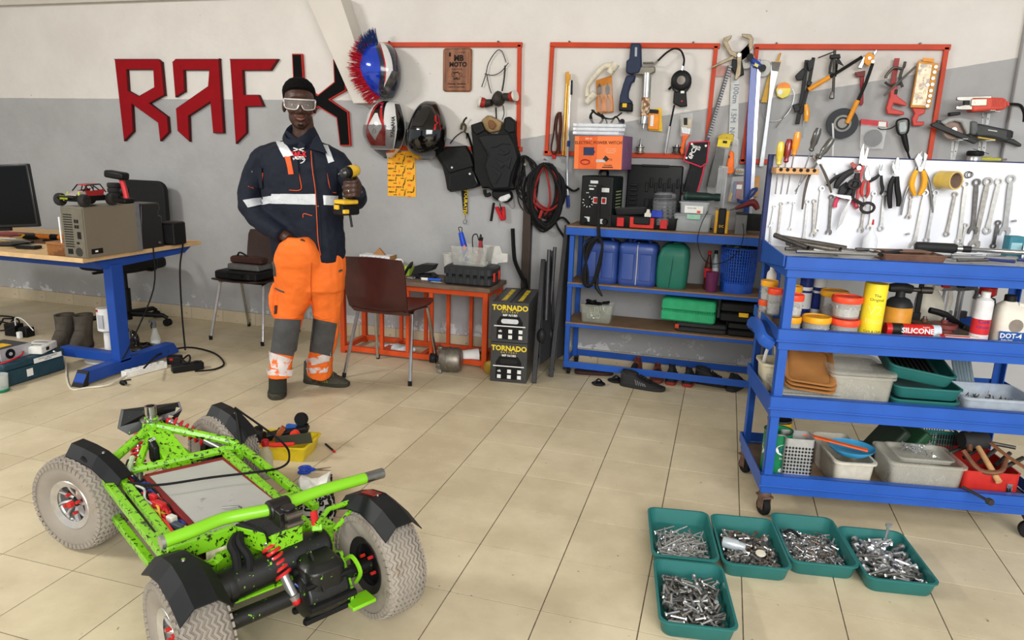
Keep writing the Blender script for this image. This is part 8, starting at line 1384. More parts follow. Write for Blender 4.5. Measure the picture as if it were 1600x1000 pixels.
def spokes():
 b=B()
 for i in range(8):
  a=2*math.pi*i/8;b.tube([(.02*math.cos(a),-.02,.02*math.sin(a)),(.05*math.cos(a+.15),-.034,.05*math.sin(a+.15)),(.08*math.cos(a+.3),-.036,.08*math.sin(a+.3))],.010,6,3,flat=.6)
 return b
nuts=B();[nuts.cyl((.034*math.cos(a),s*.035,.034*math.sin(a)),(.034*math.cos(a),s*.05,.034*math.sin(a)),.0055,n=6)for a in(.4,1.97,3.54,5.1)for s in(-1,1)];nuts.cyl((0,-.055,0),(0,-.04,0),.012,n=10)
ws=[];disc=B().lathe([(.0,.02),(.07,.012),(.07,.0),(.0,-.012)],ax='y',n=30);RIMS,RIMB=P((196,194,190),.3,.7,.15,20),P((26,26,27),.35)
MS={}
for i,(f,s,out)in enumerate(((.965,-.315,1),(1.05,.225,-1),(-.03,-.285,1),(-.045,.285,-1))):
 w=T('wheel','','');del w['label'],w['category'];w.parent=bg_;w.location=K(f,s,RW);w.rotation_euler=(0,.5*i,(math.pi if out>0 else 0)+(.48,.2,0,0)[i])
 for nm,bb_,m in(('tyre',ty0,TYM),('tread',tr_,TYM),('rim',rim,RIMS if i in(0,2)else RIMB),('spokes',spokes()if 'sp' not in MS else None,RIMS if i in(0,2)else RIMB),('hub_disc',disc,RIMB),('wheel_nuts',nuts,P((190,44,40),.4))):
  if nm in MS:o=bpy.data.objects.new(nm,MS[nm]);COL.objects.link(o);o.parent=w
  else:o=bb_.ob(nm,m,w);MS[nm]=o.data;MS['sp']=1
  o.material_slots[0].link='OBJECT';o.material_slots[0].material=m
  if nm=='tread':o['kind']='stuff'
  if nm=='rim' and i in(0,2):o['label']='silver rim'
def gtube(nm,pts,r,m=GN,k=0,n=8,sub=None):b=B();b.tube(pts,r,n,k);return b.ob(nm,m,sub or bg_)
def gbar(nm,a,c,w,h=None,m=GN):b=B();b.bar(a,c,w,h or w);return b.ob(nm,m,bg_,sm=False,bev=.003)
zt,zl=.272,.14
LC,RCn=KP(160,748,zt),KP(371,707,zt);hdp=K(1.05,-.04,.36)
for nm,a,c in(('outer_rail',K(.9,-.262,zt),K(.12,-.25,.25)),('inner_rail',K(.86,-.214,zt-.004),K(.1,-.208,.245)),('inner_rail',K(.83,.15,zt-.004),K(.1,.15,.245)),('outer_rail',K(.86,.212,zt),K(.25,.225,.25)),('lower_rail',K(.86,-.25,zl),K(.1,-.24,zl)),('lower_rail',K(.84,.2,zl),K(.1,.2,zl))):gbar(nm,a,c,.026)
for f,z in((.86,zt-.004),(.37,.258),(.12,.25)):gbar('cross_member',K(f,-.262,z),K(f,-.205,z),.03,.02);gbar('cross_member',K(f-.01,.145,z),K(f-.01,.215,z),.03,.02)
gtube('front_cross_tube',[K(.885,-.262,zt),K(.845,.212,zt)],.016);gbar('rear_cross_member',K(.13,-.25,.235),K(.13,.21,.235),.03,.06);gbar('bottom_cross',K(.86,-.25,zl),K(.84,.2,zl),.024);gbar('bottom_cross',K(.1,-.24,zl),K(.1,.2,zl),.024)
for f,s in((.84,-.25),(.12,-.245),(.82,.2),(.12,.2)):gbar('upright',K(f,s,zl),K(f,s,zt-.01),.024)
gbar('battery_box_wall',K(.84,-.205,.19),K(.12,-.2,.19),.006,.12,BLACK);gbar('battery_box_wall',K(.82,.15,.19),K(.12,.15,.19),.006,.12,BLACK);b=B();b.bb(.12,.84,-.15,.165,.125,.131);b.ob('floor_plate',P((60,80,30),.5),bg_)
for nm,pts in(('nose_tube',[hdp,K(.92,-.25,.285),K(.9,-.262,zt),K(.86,-.262,zt-.004)]),('nose_tube',[hdp,K(.9,.18,.288),K(.865,.21,zt),K(.82,.212,zt-.004)])):gtube(nm,pts,.0165,GN,3,8)
gtube('nose_brace',[K(1.04,-.05,.34),K(.88,-.15,.27)],.014);gtube('nose_brace',[K(1.05,-.03,.32),K(.89,.1,.2)],.014)
b=B();b.loft([[K(1.06,-.075,.375),K(1.06,-.005,.375),K(1.06,-.005,.33),K(1.06,-.075,.33)],[K(.865,-.055,.275),K(.865,.035,.275),K(.865,.035,.2),K(.865,-.055,.2)]]);b.ob('spine_plate',GN,bg_,sm=False,bev=.004)
b=B();b.lathe([(.034,.3),(.034,.36),(.03,.375),(.024,.39)],K(1.06,-.04,0),'z',20);h_=b.ob('head_tube',GN,bg_);b=B();b.lathe([(.038,.376),(.04,.384),(.02,.386),(.019,.4),(.022,.402),(.022,.435),(.015,.435),(.015,.4)],K(1.06,-.04,0),'z',24);b.ob('steering_stem',CHROME,bg_)
b=B();b.loft([[K(.97,-.085,z0)for z0 in(.26,)]*1+[K(.97,-.06,.26),K(.97,-.06,.345),K(.97,-.085,.345)],[K(.91,-.085,.235),K(.91,-.06,.235),K(.91,-.06,.325),K(.91,-.085,.325)]]);b.ob('control_box',BLACK,bg_,bev=.008);text('lettering','ON\nOFF',.014,WHITE,bg_,K(.95,-.073,.341),(0,.3,math.pi/2))
b=B();q=[KP(190,640,.4),KP(240,640,.405),KP(281,628,.4),KP(285,640,.37),KP(276,656,.33),KP(238,668,.315),KP(202,680,.3),KP(184,670,.33)];b.loft([q,[p+Vector((.006,0,0))for p in q]]);b.ob('front_plate',GB_,bg_,sm=False)
for pts in([KP(275,636,.392),KP(282,637,.385),KP(273,645,.37)],[KP(263,648,.37),KP(271,650,.36),KP(262,658,.345)]):b=B();b.loft([[p+Vector((-.0025,0,0))for p in pts],[p+Vector((-.001,0,0))for p in pts]]);b.ob('plate_opening',P((190,176,150),.5),bg_,sm=False)
def shock(a,c,name='shock_absorber'):
 a,c=Vector(a),Vector(c);d=c-a;L=d.length;M_=Matrix.Translation(a)@d.to_track_quat('Z','Y').to_matrix().to_4x4();b=B();b.lathe([(.008,-.01),(.016,0),(.011,.01),(.011,L*.55),(.014,L*.56),(.014,L*.9),(.02,L*.92),(.012,L)],n=14);b.xf(M_);o=b.ob(name,P((170,168,165),.3,.7),bg_);b=B();b.tube([(.022*math.cos(t_*.5),.022*math.sin(t_*.5),L*.04+t_*L*.56/75)for t_ in range(76)],.0055,7);b.xf(M_);b.ob('coil_spring',P((196,34,36),.3,coat=.3),o)
 [B().ball(q,.0135,10,6).ob('eye_bolt',P((196,34,36),.4),o)for q in(a-d*.02,c)]
shock(K(1.04,-.1,.33),K(.95,-.13,.17));shock(K(1.07,.03,.35),K(.93,.2,.22));shock(K(.035,-.035,.315),K(-.065,-.005,.165))
gtube('axle_beam',[K(.965,-.25,.17),K(1.0,-.04,.16),K(1.04,.2,.17)],.018,BLACK);gtube('suspension_arm',[K(1.0,-.04,.16),K(.84,-.16,.15)],.012,BLACK);gtube('suspension_arm',[K(1.0,.04,.16),K(.84,.16,.15)],.012,BLACK);b=B();b.lathe([(.04,-.03),(.05,-.02),(.05,.03),(.03,.04)],K(.93,.15,.2),'x',18);b.ob('front_brake',BLACK,bg_);gtube('nose_stub',[KP(199,740,.29),KP(207,715,.3)],.01,P((180,200,160),.4));gtube('nose_stub',[KP(195,738,.29),KP(201,720,.3)],.007,BLACK)
lc=[(.838,-.137),(.812,.137),(.15,.15),(.15,-.128)]
b=B();b.loft([[K(f,s,z)for f,s in lc]for z in(.246,.254)]);b.ob('battery_lid',P((178,178,174),.45,.1,.06,8,dirt=((150,148,142),9,.63)),bg_,sm=False)
ed=P((118,30,34),.5,dirt=((150,110,100),24,.66))
for i in range(4):a,c=lc[i],lc[(i+1)%4];gbar('lid_edging',K(*a,.252),K(*c,.252),.02,.012,ed)
b=B();b.bb(.13,.83,.145,.205,.2,.206);b.ob('wire_channel',P((60,30,32),.6),bg_)
R_=random.Random(12)
for c,n in(((190,40,40),9),((24,24,25),8),((40,60,130),4),((206,170,60),4),((196,196,190),3)):
 b=B()
 for i in range(n):
  f=R_.uniform(.25,.75);pts=[K(f+.05*j+R_.uniform(-.03,.03),R_.uniform(-.198,-.148),.23+R_.uniform(0,.04))for j in range(5)];b.tube(pts,.0042 if c[0]!=24 else .0055,6,4)
 b.ob('wiring',P(c,.4),bg_,kind='stuff')
for f,c,sz in((.56,(190,40,44),(.05,.022,.022)),(.44,(206,204,190),(.03,.022,.024)),(.62,(186,36,36),(.03,.016,.03)),(.38,(60,70,80),(.05,.02,.02))):b=B();p=K(f,-.172,.265);b.box(p.x,p.y,p.z,*sz,rz=.3);b.ob('connector',P(c,.45),bg_,bev=.003)
gtube('hex_key',[KP(347,793,.262),KP(373,791,.264),KP(377,793,.268),KP(377,797,.258)],.0032,STEEL)
HB=[(250,848,.42),(300,830,.422),(345,812,.425),(380,804,.425),(435,793,.425),(470,778,.427),(510,764,.43),(560,750,.428),(598,739,.425)]
hb=[KP(*p)for p in HB];gtube('handlebar',[hb[0]+(hb[1]-hb[0])*.12]+hb[1:-1]+[hb[-1]-(hb[-1]-hb[-2])*.75],.0175,GN2,5,12);b=B();b.cyl(hb[0],hb[0]+(hb[1]-hb[0])*.13,.0178,n=12);b.ob('bare_bar_end',P((170,172,160),.3,.7),bg_);b=B();b.cyl(hb[-1]-(hb[-1]-hb[-2])*.76,hb[-1],.0165,n=12);b.ob('bare_bar_end',STEEL,bg_)
c=hb[4];b=B();b.lathe([(.024,-.032),(.028,-.028),(.028,.028),(.024,.032)],c,'y',16);b.box(c.x-.03,c.y+.0,c.z-.01,.06,.05,.045);b.lathe([(.014,-.025),(.021,-.025),(.021,.022),(.014,.022)],(c.x-.05,c.y-.005,c.z),'z',18);b.box(c.x-.078,c.y-.005,c.z-.002,.026,.04,.036);st=b.ob('stem_clamp',P((32,30,30),.35,.3),bg_,bev=.004);b=B();[b.cyl((c.x-.09,c.y+y-.028,c.z+z),(c.x-.09,c.y+y+.02,c.z+z),.008,n=8)for y in(0,)for z in(-.015,.012)];b.ob('clamp_bolts',P((110,100,90),.35,.7),st)
rd=[KP(368,822,.35),KP(425,805,.35),KP(471,818,.35),KP(425,836,.35)]
b=B();b.loft([[p for p in rd],[p+Vector((0,0,.006))for p in rd]]);b.ob('rubber_pad',P((40,42,42),.7,bump=.4,bs=140),bg_,sm=False);b=B();b.loft([[p+(p-c2)*.04+Vector((0,0,-.06))for p in rd],[p+(p-c2)*.04 for p in rd]]if(c2:=(rd[0]+rd[2])*.5)else[]);b.ob('rear_bracket',GN,bg_,sm=False,bev=.003)
for a,c_,w,h in((KP(262,868,.33),KP(368,832,.33),.02,.05),(KP(250,860,.3),KP(372,835,.3),.05,.02),(K(.1,-.24,.25),K(.02,-.18,.33),.03,.02),(K(.1,.15,.25),K(.0,.1,.33),.03,.02)):gbar('rear_tube',a,c_,w,h)
b=B();b.bb(-.02,.1,-.12,.16,.2,.206);b.bb(.095,.1,-.12,.16,.2,.3);b.ob('motor_tray',GN,bg_,sm=False);gbar('label_strip',KP(322,868,.29),KP(405,845,.29),.006,.03,P((214,206,170),.5,var=.3,s=60))
gtube('rear_stay',[K(-.0,.1,.34),K(.06,.17,.34),K(.06,.24,.34)],.008,GN);
b=B();m0,m1=K(.02,-.2,.235),K(.02,.02,.25);b.cyl(m0,m1,.048,n=24);b.cyl(m0+Vector((0,.012,0)),m0,.044,n=24);b.lathe([(.05,-.01),(.051,0),(.05,.01)],m0+Vector((0,-.04,0)),'y',24,cap=False);b.ob('drive_motor',GB_,bg_)
gtube('axle_tube',[K(-.04,-.25,.165),K(-.045,.06,.17)],.024,GB_,n=14);gtube('axle_tube',[K(-.045,.12,.172),K(-.045,.25,.172)],.02,GB_,n=14)
b=B();g=K(-.03,.075,.2);b.rbox(.17,.12,.16,.03,z0=-.09);b.mv(g.x,g.y,g.z);k=b.mark();b.lathe([(.05,-.07),(.066,-.06),(.07,0),(.066,.06),(.045,.07)],(-.055,g.y,.165),'y',20);b.lathe([(.04,-.07),(.05,-.06),(.05,.06),(.035,.075)],(.03,g.y,.25),'y',18);gb=b.ob('gearbox',GB_,bg_,bev=.004)
b=B();[b.lathe([(.011,-.075),(.011,.068),(.006,.072)],(-.055+.072*math.cos(a),g.y,.165+.072*math.sin(a)),'y',8)for a in(.3,1.3,2.3,3.2,4.2,5.2)];b.ob('gearbox_bolts',BLACK,gb);b=B();b.prism([(-.13,.2),(-.04,.3),(-.03,.2)],g.y+.02,g.y+.026);b.ob('gearbox_rib',GB_,gb)
for cx,x1,m in((.14,-.3,P((196,40,40),.35)),):b=B();b.cyl(KP(490,800,.36),KP(493,822,.33),.011,n=12);o=b.ob('gear_lever_grip',m,bg_);b=B();b.cyl(KP(493,822,.33),KP(497,850,.26),.006,n=8);b.ob('gear_lever',BLACK,o);b=B();b.cyl(KP(486,858,.255),KP(505,850,.255),.016,n=14);b.ob('lever_pivot',BLACK,o)
for s,lb in((-.2,0),(.16,1)):b=B();b.prism([(-.09,.1),(-.01,.12),(.02,.22),(-.02,.235),(-.08,.14)],-s-.012,-s+.012,'xz');b.ob('axle_bracket',GN,bg_,sm=False,bev=.003)
[B().box(-.1,y,.102,.06,.08,.012).ob('bump_plate',GN2,bg_,bev=.003)for y in(-.18,.2)];b=B();b.tube([K(-.06,.19,.14),K(-.09,.19,.19),K(-.06,.18,.23),K(-.02,.17,.2)],.007,6,4);b.ob('axle_hook',GN2,bg_);gtube('motor_cable',[K(.1,-.1,.33),K(.06,-.13,.33),K(.03,-.13,.31),K(.0,-.14,.26)],.013,RUBBER,4);gtube('motor_cable',[K(.1,-.09,.33),K(.05,-.11,.33),K(.02,-.1,.3),K(-.005,-.11,.27)],.013,RUBBER,4);gtube('thin_lead',[hb[2],KP(375,815,.4),KP(408,828,.38),KP(418,842,.34),KP(420,880,.22)],.0035,RUBBER,5)
for c_,o in(((60,110,190),0),((200,60,50),.006)):gtube('sensor_wire',[K(-.05,.0,.21),K(-.08,.02+o,.19),K(-.09,.05,.19+o),K(-.07,.08,.2)],.002,P(c_,.4),4)
MG=P((20,22,24),.5,var=.1)
def guard(f,s,sign,a0,a1,w=.075,r=.2,tilt=0.,red=False):
 b=B();rows=[]
 for i in range(5):
  a=a0+(a1-a0)*i/4;rr=r+(.012 if i in(0,4)else 0);x,z=f+rr*math.cos(a),RW+rr*math.sin(a)
  for off in(0,-.004):
   rows.append((i,off,[Vector((x,-(s-w),z-.03+off)),Vector((x,-(s-w*.45),z+.006+off)),Vector((x,-(s+w*.45),z+.006+off)),Vector((x,-(s+w),z-.03+off))]))
 ct,st=math.cos(tilt),math.sin(tilt)
 for r_ in rows:
  for v in r_[2]:dx,dy=v.x-f,v.y+s;v.x,v.y=f+dx*ct-dy*st,-s+dx*st+dy*ct
 T0=[r_[2]for r_ in rows if r_[1]==0];T1=[r_[2]for r_ in rows if r_[1]!=0];b.loft([t0+t1[::-1]for t0,t1 in zip(T0,T1)]);o=b.ob('mudguard',MG,bg_,sm=False)
 p=T0[2][1].lerp(T0[2][2],.5);b=B();b.lathe([(.006,0),(.005,.005)],p,'z',8);b.ob('guard_screw',CHROME,o)
 if red:b=B();q=[T0[1][1].lerp(T0[1][2],.25),T0[1][1].lerp(T0[1][2],.75),T0[2][1].lerp(T0[2][2],.75),T0[2][1].lerp(T0[2][2],.25)];b.loft([[v+Vector((0,0,.001))for v in q],[v+Vector((0,0,.004))for v in q]]);b.ob('reflector',P((150,40,34),.25,coat=.4),o)
R2=math.radians
guard(.95,-.29,1,R2(80),R2(148),.052,.2,.48);guard(1.04,.235,1,R2(75),R2(145),.05,.195,.25);guard(-.03,-.285,1,R2(46),R2(132),.064,.208);guard(-.045,.285,1,R2(48),R2(128),.064,.21,red=True)
gtube('guard_stay',[K(.82,-.25,.27),K(.9,-.315,.355)],.006,BLACK);gtube('guard_stay',[K(.82,.21,.27),K(.96,.25,.37)],.006,BLACK);gtube('guard_stay',[K(.1,-.24,.25),K(.04,-.28,.36)],.008,GN);gtube('guard_stay',[K(.08,.2,.25),K(.02,.26,.36)],.008,GN)
path([KP_ for KP_ in(KW(1.0,.26,.378),onZ(440,690,.22),onZ(452,715,.2),onZ(440,730,.26),onZ(405,737,.29),onZ(330,746,.29),onZ(245,758,.292),onZ(200,753,.3))],.0045,RUBBER,'loose_cable','thin black cable arching from the far mudguard and lying across the pale lid')
A=onZ(448,708,.0);b=B();b.tub(.235,.17,.075,.004,.015,1.12,.006);put(tag(b.ob('yellow_tray',P((222,196,40),.4)),'small yellow plastic tray full of model car parts behind the buggy','tray'),A,.16)
th('model_car_parts','black stripped model car chassis heaped in the yellow tray','toy car',A+Vector((-.01,.0,.07)),[('chassis',B().bar((-.11,-.02,0),(.1,.05,.05),.06,.03).bar((-.06,.05,.02),(.08,.1,.03),.03,.02),BLACK,.006),('wheel',B().lathe([(.02,-.012),(.024,0),(.02,.012)],(-.135,0,.03),'y',16),RUBBER),('wheel',B().lathe([(.03,-.014),(.034,0),(.03,.014)],(.06,.06,.085),'y',16),RUBBER),('red_wheel',B().lathe([(.012,-.012),(.022,-.01),(.022,.01)],(.075,-.035,.045),'y',16),P((214,60,40),.4)),('blade',B().bar((.0,-.08,.02),(.17,-.06,.05),.004,.05),P((60,62,50),.4)),('orange_part',B().bar((-.04,-.02,.0),(.0,-.0,.06),.03,.02),P((170,90,50),.5)),('blue_part',B().box(.02,.04,.05,.05,.02,.02),P((40,90,170),.4))],.1)
th('red_knife','red and black handled tool lying on the front of the yellow tray','knife',A+Vector((.01,-.09,.075)),[('handle',B().tube([(-.1,0,0),(0,-.01,.008),(.09,.0,.02)],[.008,.012,.008],8,3),P((206,50,40),.4)),('head',B().box(-.09,.01,.03,.05,.04,.05),BLACK,.006)],.1)
p=onZ(417,745);th('plastic_bottle','clear plastic bottle with a red cap standing between buggy and yellow tray','bottle',p,[('bottle',B().lathe([(.028,0),(.032,.005),(.03,.06),(.032,.08),(.028,.115),(.014,.14),(.013,.15)],n=20),P((196,198,186),.1,a=.45,coat=.5)),('cap',B().lathe([(.016,.148),(.016,.172),(.014,.175)],n=18),RED)])
p=onZ(492,735);t=T('scissors','blue-handled scissors lying open on the tiles right of the yellow tray','scissors',p,.5)
for s in(-1,1):b=B();b.prism([(0,-.004),(.07,.004*s+.012*s),(.072,.016*s),(0,.006)],.001+.002*(s>0),.003+.002*(s>0),'xy');b.ob('blade',STEEL,t,sm=False);b=B();b.tube([(-.045+.024*math.cos(a),-s*.022+.016*math.sin(a),.006)for a in[i*.52 for i in range(12)]],.006,7,closed=True);b.cyl((0,0,.005),(-.025,-s*.014,.006),.006);b.ob('finger_ring',P((34,70,180),.35),t)
p=onZ(515,701);th('pen','thin black pen with a red tip on the tiles beyond the scissors','pen',p+Vector((0,0,.006)),[('barrel',B().cyl((-.04,.03,0),(.035,-.026,0),.005),BLACK),('red_tip',B().cyl((.035,-.026,0),(.05,-.037,0),.005),RED)])
p=onZ(484,832);t=T('printed_bag','crumpled white bag with black maze print behind the rear wheel','bag',p,.35);t.scale=(.85,.85,.66);R_=random.Random(21)
def bagp(a,z,g=.003):
 k=1-.22*max(0,z-.12)/.14+.05*math.sin(3*a+z*24);e=.55;c,s=math.cos(a),math.sin(a)
 return Vector(((.082*k+g)*math.copysign(abs(c)**e,c)+.1*max(0,z-.2),.1+(.1*k+g)*math.copysign(abs(s)**e,s),z+.03*max(0,z-.2)/.06*math.sin(a*2+1)))
b=B();b.loft([[bagp(2*math.pi*j/28,z,0)+Vector((R_.uniform(-.004,.004),R_.uniform(-.004,.004),R_.uniform(-.003,.003)*(z>.01)))for j in range(28)]for z in(.003,.04,.08,.12,.16,.2,.235,.26)]+[[bagp(2*math.pi*j/28,.268,0).lerp(Vector((.01,.1,.262)),.6)for j in range(28)]])
b.ob('bag',P((222,221,214),.6),t,ang=.5);b=B()
for i in range(10):
 for j in range(8):
  a=-2.9+i*.42;z=.02+j*.029
  for(a0,z0),(a1,z1)in(((0,0),(.26,0)),((.26,0),(.26,.019)),((0,.019),(.14,.019)),((0,0),(0,.011))):
   if(i*7+j*3)%5 and(j<7 or i>5):b.bar(bagp(a+a0,z+z0),bagp(a+a1,z+z1)+Vector((0,0,1e-4)),.0075,.008)
b.ob('maze_print',P((20,20,21),.6),t,kind='stuff',sm=False)
# ================================================================ the standing man
YB=3.42
def M(x,y,d=0.):return onY(x,y,YB+d)
org=onZ(470,622);man=TW('person','person in a navy and orange work suit and clear goggles holding a cordless drill','person',(org.x,YB,0))
SKIN=P((64,40,30),.45,var=.08,s=20,spec=.4);NAVYJ=P((18,23,37),.75,var=.12,s=14,bump=.12,bs=160);ORJ=P((234,112,40),.7,var=.05,s=9,bump=.1,bs=140)
def rings(b,rows,n=20,e=2.4):
 R_=[]
 for py,x0,x1,hd,dy in rows:
  a,c=M(x0,py,dy),M(x1,py,dy);w=(c.x-a.x)/2;R_.append([Vector(((a.x+c.x)/2+w*math.copysign(abs(math.cos(t))**(2/e),math.cos(t)),YB+dy+hd*math.copysign(abs(math.sin(t))**(2/e),math.sin(t)),a.z))for t in[2*math.pi*i/n for i in range(n)]])
 b.loft(R_);return b
def limb(b,pts,k=4,n=12):b.tube([M(x,y,d)for x,y,d,r in pts],[p[3]for p in pts],n,k);return b
def fuse(b,name,m,vox,it=4,disp=0.,dscale=.12):
 o=b.ob(name,m,man);md=o.modifiers.new('r','REMESH');md.mode='VOXEL';md.voxel_size=vox;md.use_smooth_shade=True
 md=o.modifiers.new('s','SMOOTH');md.factor=.5;md.iterations=it
 if disp:tx=bpy.data.textures.new(name,'CLOUDS');tx.noise_scale=dscale;tx.noise_depth=2;md=o.modifiers.new('d','DISPLACE');md.texture=tx;md.texture_coords='LOCAL';md.strength=disp;md=o.modifiers.new('s','SMOOTH');md.factor=.5;md.iterations=2
 dg=bpy.context.evaluated_depsgraph_get();me=bpy.data.meshes.new_from_object(o.evaluated_get(dg));o.modifiers.clear();old=o.data;o.data=me;bpy.data.meshes.remove(old);me.name=name
 me.polygons.foreach_set('use_smooth',[True]*len(me.polygons));return o
from mathutils.bvhtree import BVHTree
def bvh(o):return BVHTree.FromPolygons([v.co for v in o.data.vertices],[tuple(p.vertices)for p in o.data.polygons])
MO=ORG[man.name];CV=Vector(CC)
def hit(tree,x,y,off=.004):
 d=Vector(ray(x,y)).normalized();l,nr,_,_=tree.ray_cast(CV-MO,d)
 return None if l is None else l+nr*off+MO
def patch(tree,q,name,m,n=8,k=8,off=.0045):
 q=[Vector(p)for p in q];G=[]
 for i in range(n+1):
  row=[]
  for j in range(k+1):
   u,v=i/n,j/k;p=q[0]*(1-u)*(1-v)+q[1]*(1-u)*v+q[2]*u*v+q[3]*u*(1-v);h=hit(tree,p.x,p.y,off)
   if h is None:h=row[-1]if row else(G[-1][j]if G else M(p.x,p.y,-.08))
   row.append(h)
  G.append(row)
 vs=[p for r in G for p in r];N_=len(vs);d=Vector((0,.004,0));fs=[(i*(k+1)+j,i*(k+1)+j+1,(i+1)*(k+1)+j+1,(i+1)*(k+1)+j)for i in range(n)for j in range(k)]
 rim=[j for j in range(k+1)]+[i*(k+1)+k for i in range(1,n+1)]+[n*(k+1)+j for j in range(k-1,-1,-1)]+[i*(k+1)for i in range(n-1,0,-1)]
 b=B();b.add(vs+[p+d for p in vs],fs+[tuple(N_+i for i in reversed(f))for f in fs]+[(rim[i],rim[(i+1)%len(rim)],N_+rim[(i+1)%len(rim)],N_+rim[i])for i in range(len(rim))]);return b.ob(name,m,man,ang=1.)
def seam(tree,pts,r,name,m,k=6):
 p=cr([(x,y,0)for x,y in pts],k)if len(pts)>2 else[Vector((*pts[0],0)).lerp(Vector((*pts[1],0)),i/8)for i in range(9)]
 h=[hit(tree,q.x,q.y,.002)for q in p];h=[q for q in h if q];b=B();b.tube(h,r,5);return b.ob(name,m,man)
b=B();hc=M(468,166,-.02);k0=b.mark()
def hb_(x,y,z,rx,ry,rz,n=14):b.ball((x,y,z),(rx,ry,rz),n,10)
hb_(0,.012,.035,.077,.096,.088,20);hb_(0,-.03,.0,.066,.062,.075);hb_(0,-.02,-.05,.058,.066,.06);hb_(0,-.052,-.088,.032,.032,.026);hb_(0,-.075,.03,.056,.022,.016)
hb_(0,-.094,-.022,.017,.022,.015);b.tube([(0,-.082,.022),(0,-.094,.0),(0,-.104,-.02)],[.009,.011,.013],8,3)
for s in(-1,1):hb_(s*.016,-.09,-.027,.012,.014,.01,10);hb_(s*.042,-.066,-.02,.022,.02,.02);b.ball((s*.077,.012,-.004),(.011,.02,.033),10,8,(0,0,s*.25))
hb_(0,-.086,-.052,.026,.014,.0085);hb_(0,-.084,-.064,.023,.014,.009);b.mv(0,0,0,.6,.06,0,k=k0);b.mv(hc.x,hc.y,hc.z,k=k0)
b.tube([hc+Vector((0,.02,-.05)),hc+Vector((.0,.03,-.12)),M(473,226,.02)],[.054,.056,.066],14,3)
rings(b,[(224,445,500,.06,.02),(245,425,518,.09,0),(300,430,518,.1,0),(360,436,522,.095,0),(400,438,528,.1,0),(440,440,528,.09,0)])
limb(b,[(420,242,0,.05),(398,280,0,.045),(390,320,-.03,.04),(420,352,-.12,.035),(452,373,-.155,.028)]);limb(b,[(516,245,0,.05),(545,280,.02,.043),(558,312,0,.038),(559,300,-.1,.034),(559,296,-.15,.03)])
limb(b,[(460,430,0,.075),(455,470,0,.065),(447,520,0,.052),(440,560,-.02,.045),(434,592,-.02,.038),(434,612,-.03,.04)]);limb(b,[(510,430,0,.075),(512,470,.03,.065),(509,515,.08,.052),(503,560,.17,.045),(497,585,.22,.038),(500,596,.22,.04)])
b.ball(M(558,296,-.185),(.022,.03,.042),12,8,(0,.15,0));b.ball(M(556,290,-.2),(.02,.022,.03),12,8)
for i,(ln,r)in enumerate(((0,.0098),(3,.0102),(1,.0098),(-3,.0088))):
 y=284+7.2*i;b.tube([M(560,y,-.19),M(556,y-.5,-.232),M(547-ln*.4,y+.5,-.245),M(539-ln*.6,y+1.2,-.232),M(538-ln*.4,y+1.5,-.208)],[r*1.1,r*1.12,r,r*.95,r*.8],8,3)
b.tube([M(559,286,-.19),M(556,279,-.175),M(549,277,-.168),M(543,279,-.165)],[.013,.012,.0105,.009],8,3)
b.ball(M(463,384,-.155),(.03,.026,.042),12,8,(0,-.6,0))
for i in range(4):b.tube([M(468+i*3,388-i*3,-.16),M(476+i*3,398-i*3,-.155),M(480+i*2,408-i*3,-.145)],[.0095,.009,.007],8,2)
b.tube([M(462,378,-.17),M(472,376,-.17),M(480,382,-.16)],[.012,.011,.008],8,2)
body=fuse(b,'body',SKIN,.005,2)
fz=Matrix.Translation(hc)@Matrix.Rotation(.6,4,'Z')@Matrix.Rotation(.06,4,'X');F3=lambda x,y,z:fz@Vector((x,y,z))
for s in(-1,1):
 b=B();b.ball(F3(s*.031,-.077,.006),(.0125,.0115,.007),12,8);e=b.ob('eye',P((150,140,130),.3),man);b=B();b.ball(F3(s*.031,-.0865,.006),(.0075,.004,.0065),10,6);b.ob('iris',P((24,16,12),.1),e)
 b=B();b.tube([F3(s*.014,-.097,.027),F3(s*.033,-.094,.034),F3(s*.052,-.078,.028)],[.003,.0042,.002],6,3);b.ob('eyebrow',P((14,12,11),.8),man)
b=B();b.tube([F3(-.023,-.091,-.052),F3(-.008,-.101,-.0485),F3(0,-.1,-.05),F3(.008,-.101,-.0485),F3(.023,-.091,-.052)],[.002,.005,.0048,.005,.002],7,3);b.ob('upper_lip',P((92,56,48),.4),man);b=B();b.tube([F3(-.02,-.09,-.057),F3(0,-.1,-.064),F3(.02,-.09,-.057)],[.002,.0065,.002],7,4);b.ob('lower_lip',P((132,82,72),.4),man)
b=B();n=22;rows=[]
for z,g in((.028,.003),(.05,.007),(.075,.011),(.094,.014),(.118,.015),(.136,.013),(.147,.006)):
 q=max(0,1-((z-.035)/.112)**2)**.5 if z<.146 else .12;q=max(q,.12);rows.append([F3((.077*min(1,q*1.08)+g*.7)*math.cos(t),.016+(.096*min(1,q*1.1)+g)*math.sin(t)*(1 if math.sin(t)>0 else(.3 if z<.06 else .66 if z<.09 else .99)),z-(.04 if math.sin(t)>.2 and z<.06 else .012 if math.sin(t)>-.25 and z<.06 else 0))for t in[2*math.pi*i/n for i in range(n)]])
b.loft(rows);b.ob('hair',P((16,14,13),.95,var=.3,s=90,bump=.8,bs=220,spec=.1),man,ang=1.3);b=B();b.tube([F3(-.012,-.083,-.092),F3(0,-.086,-.095),F3(.012,-.083,-.092)],.006,6,2);b.ob('beard',P((18,14,12),.9),man)
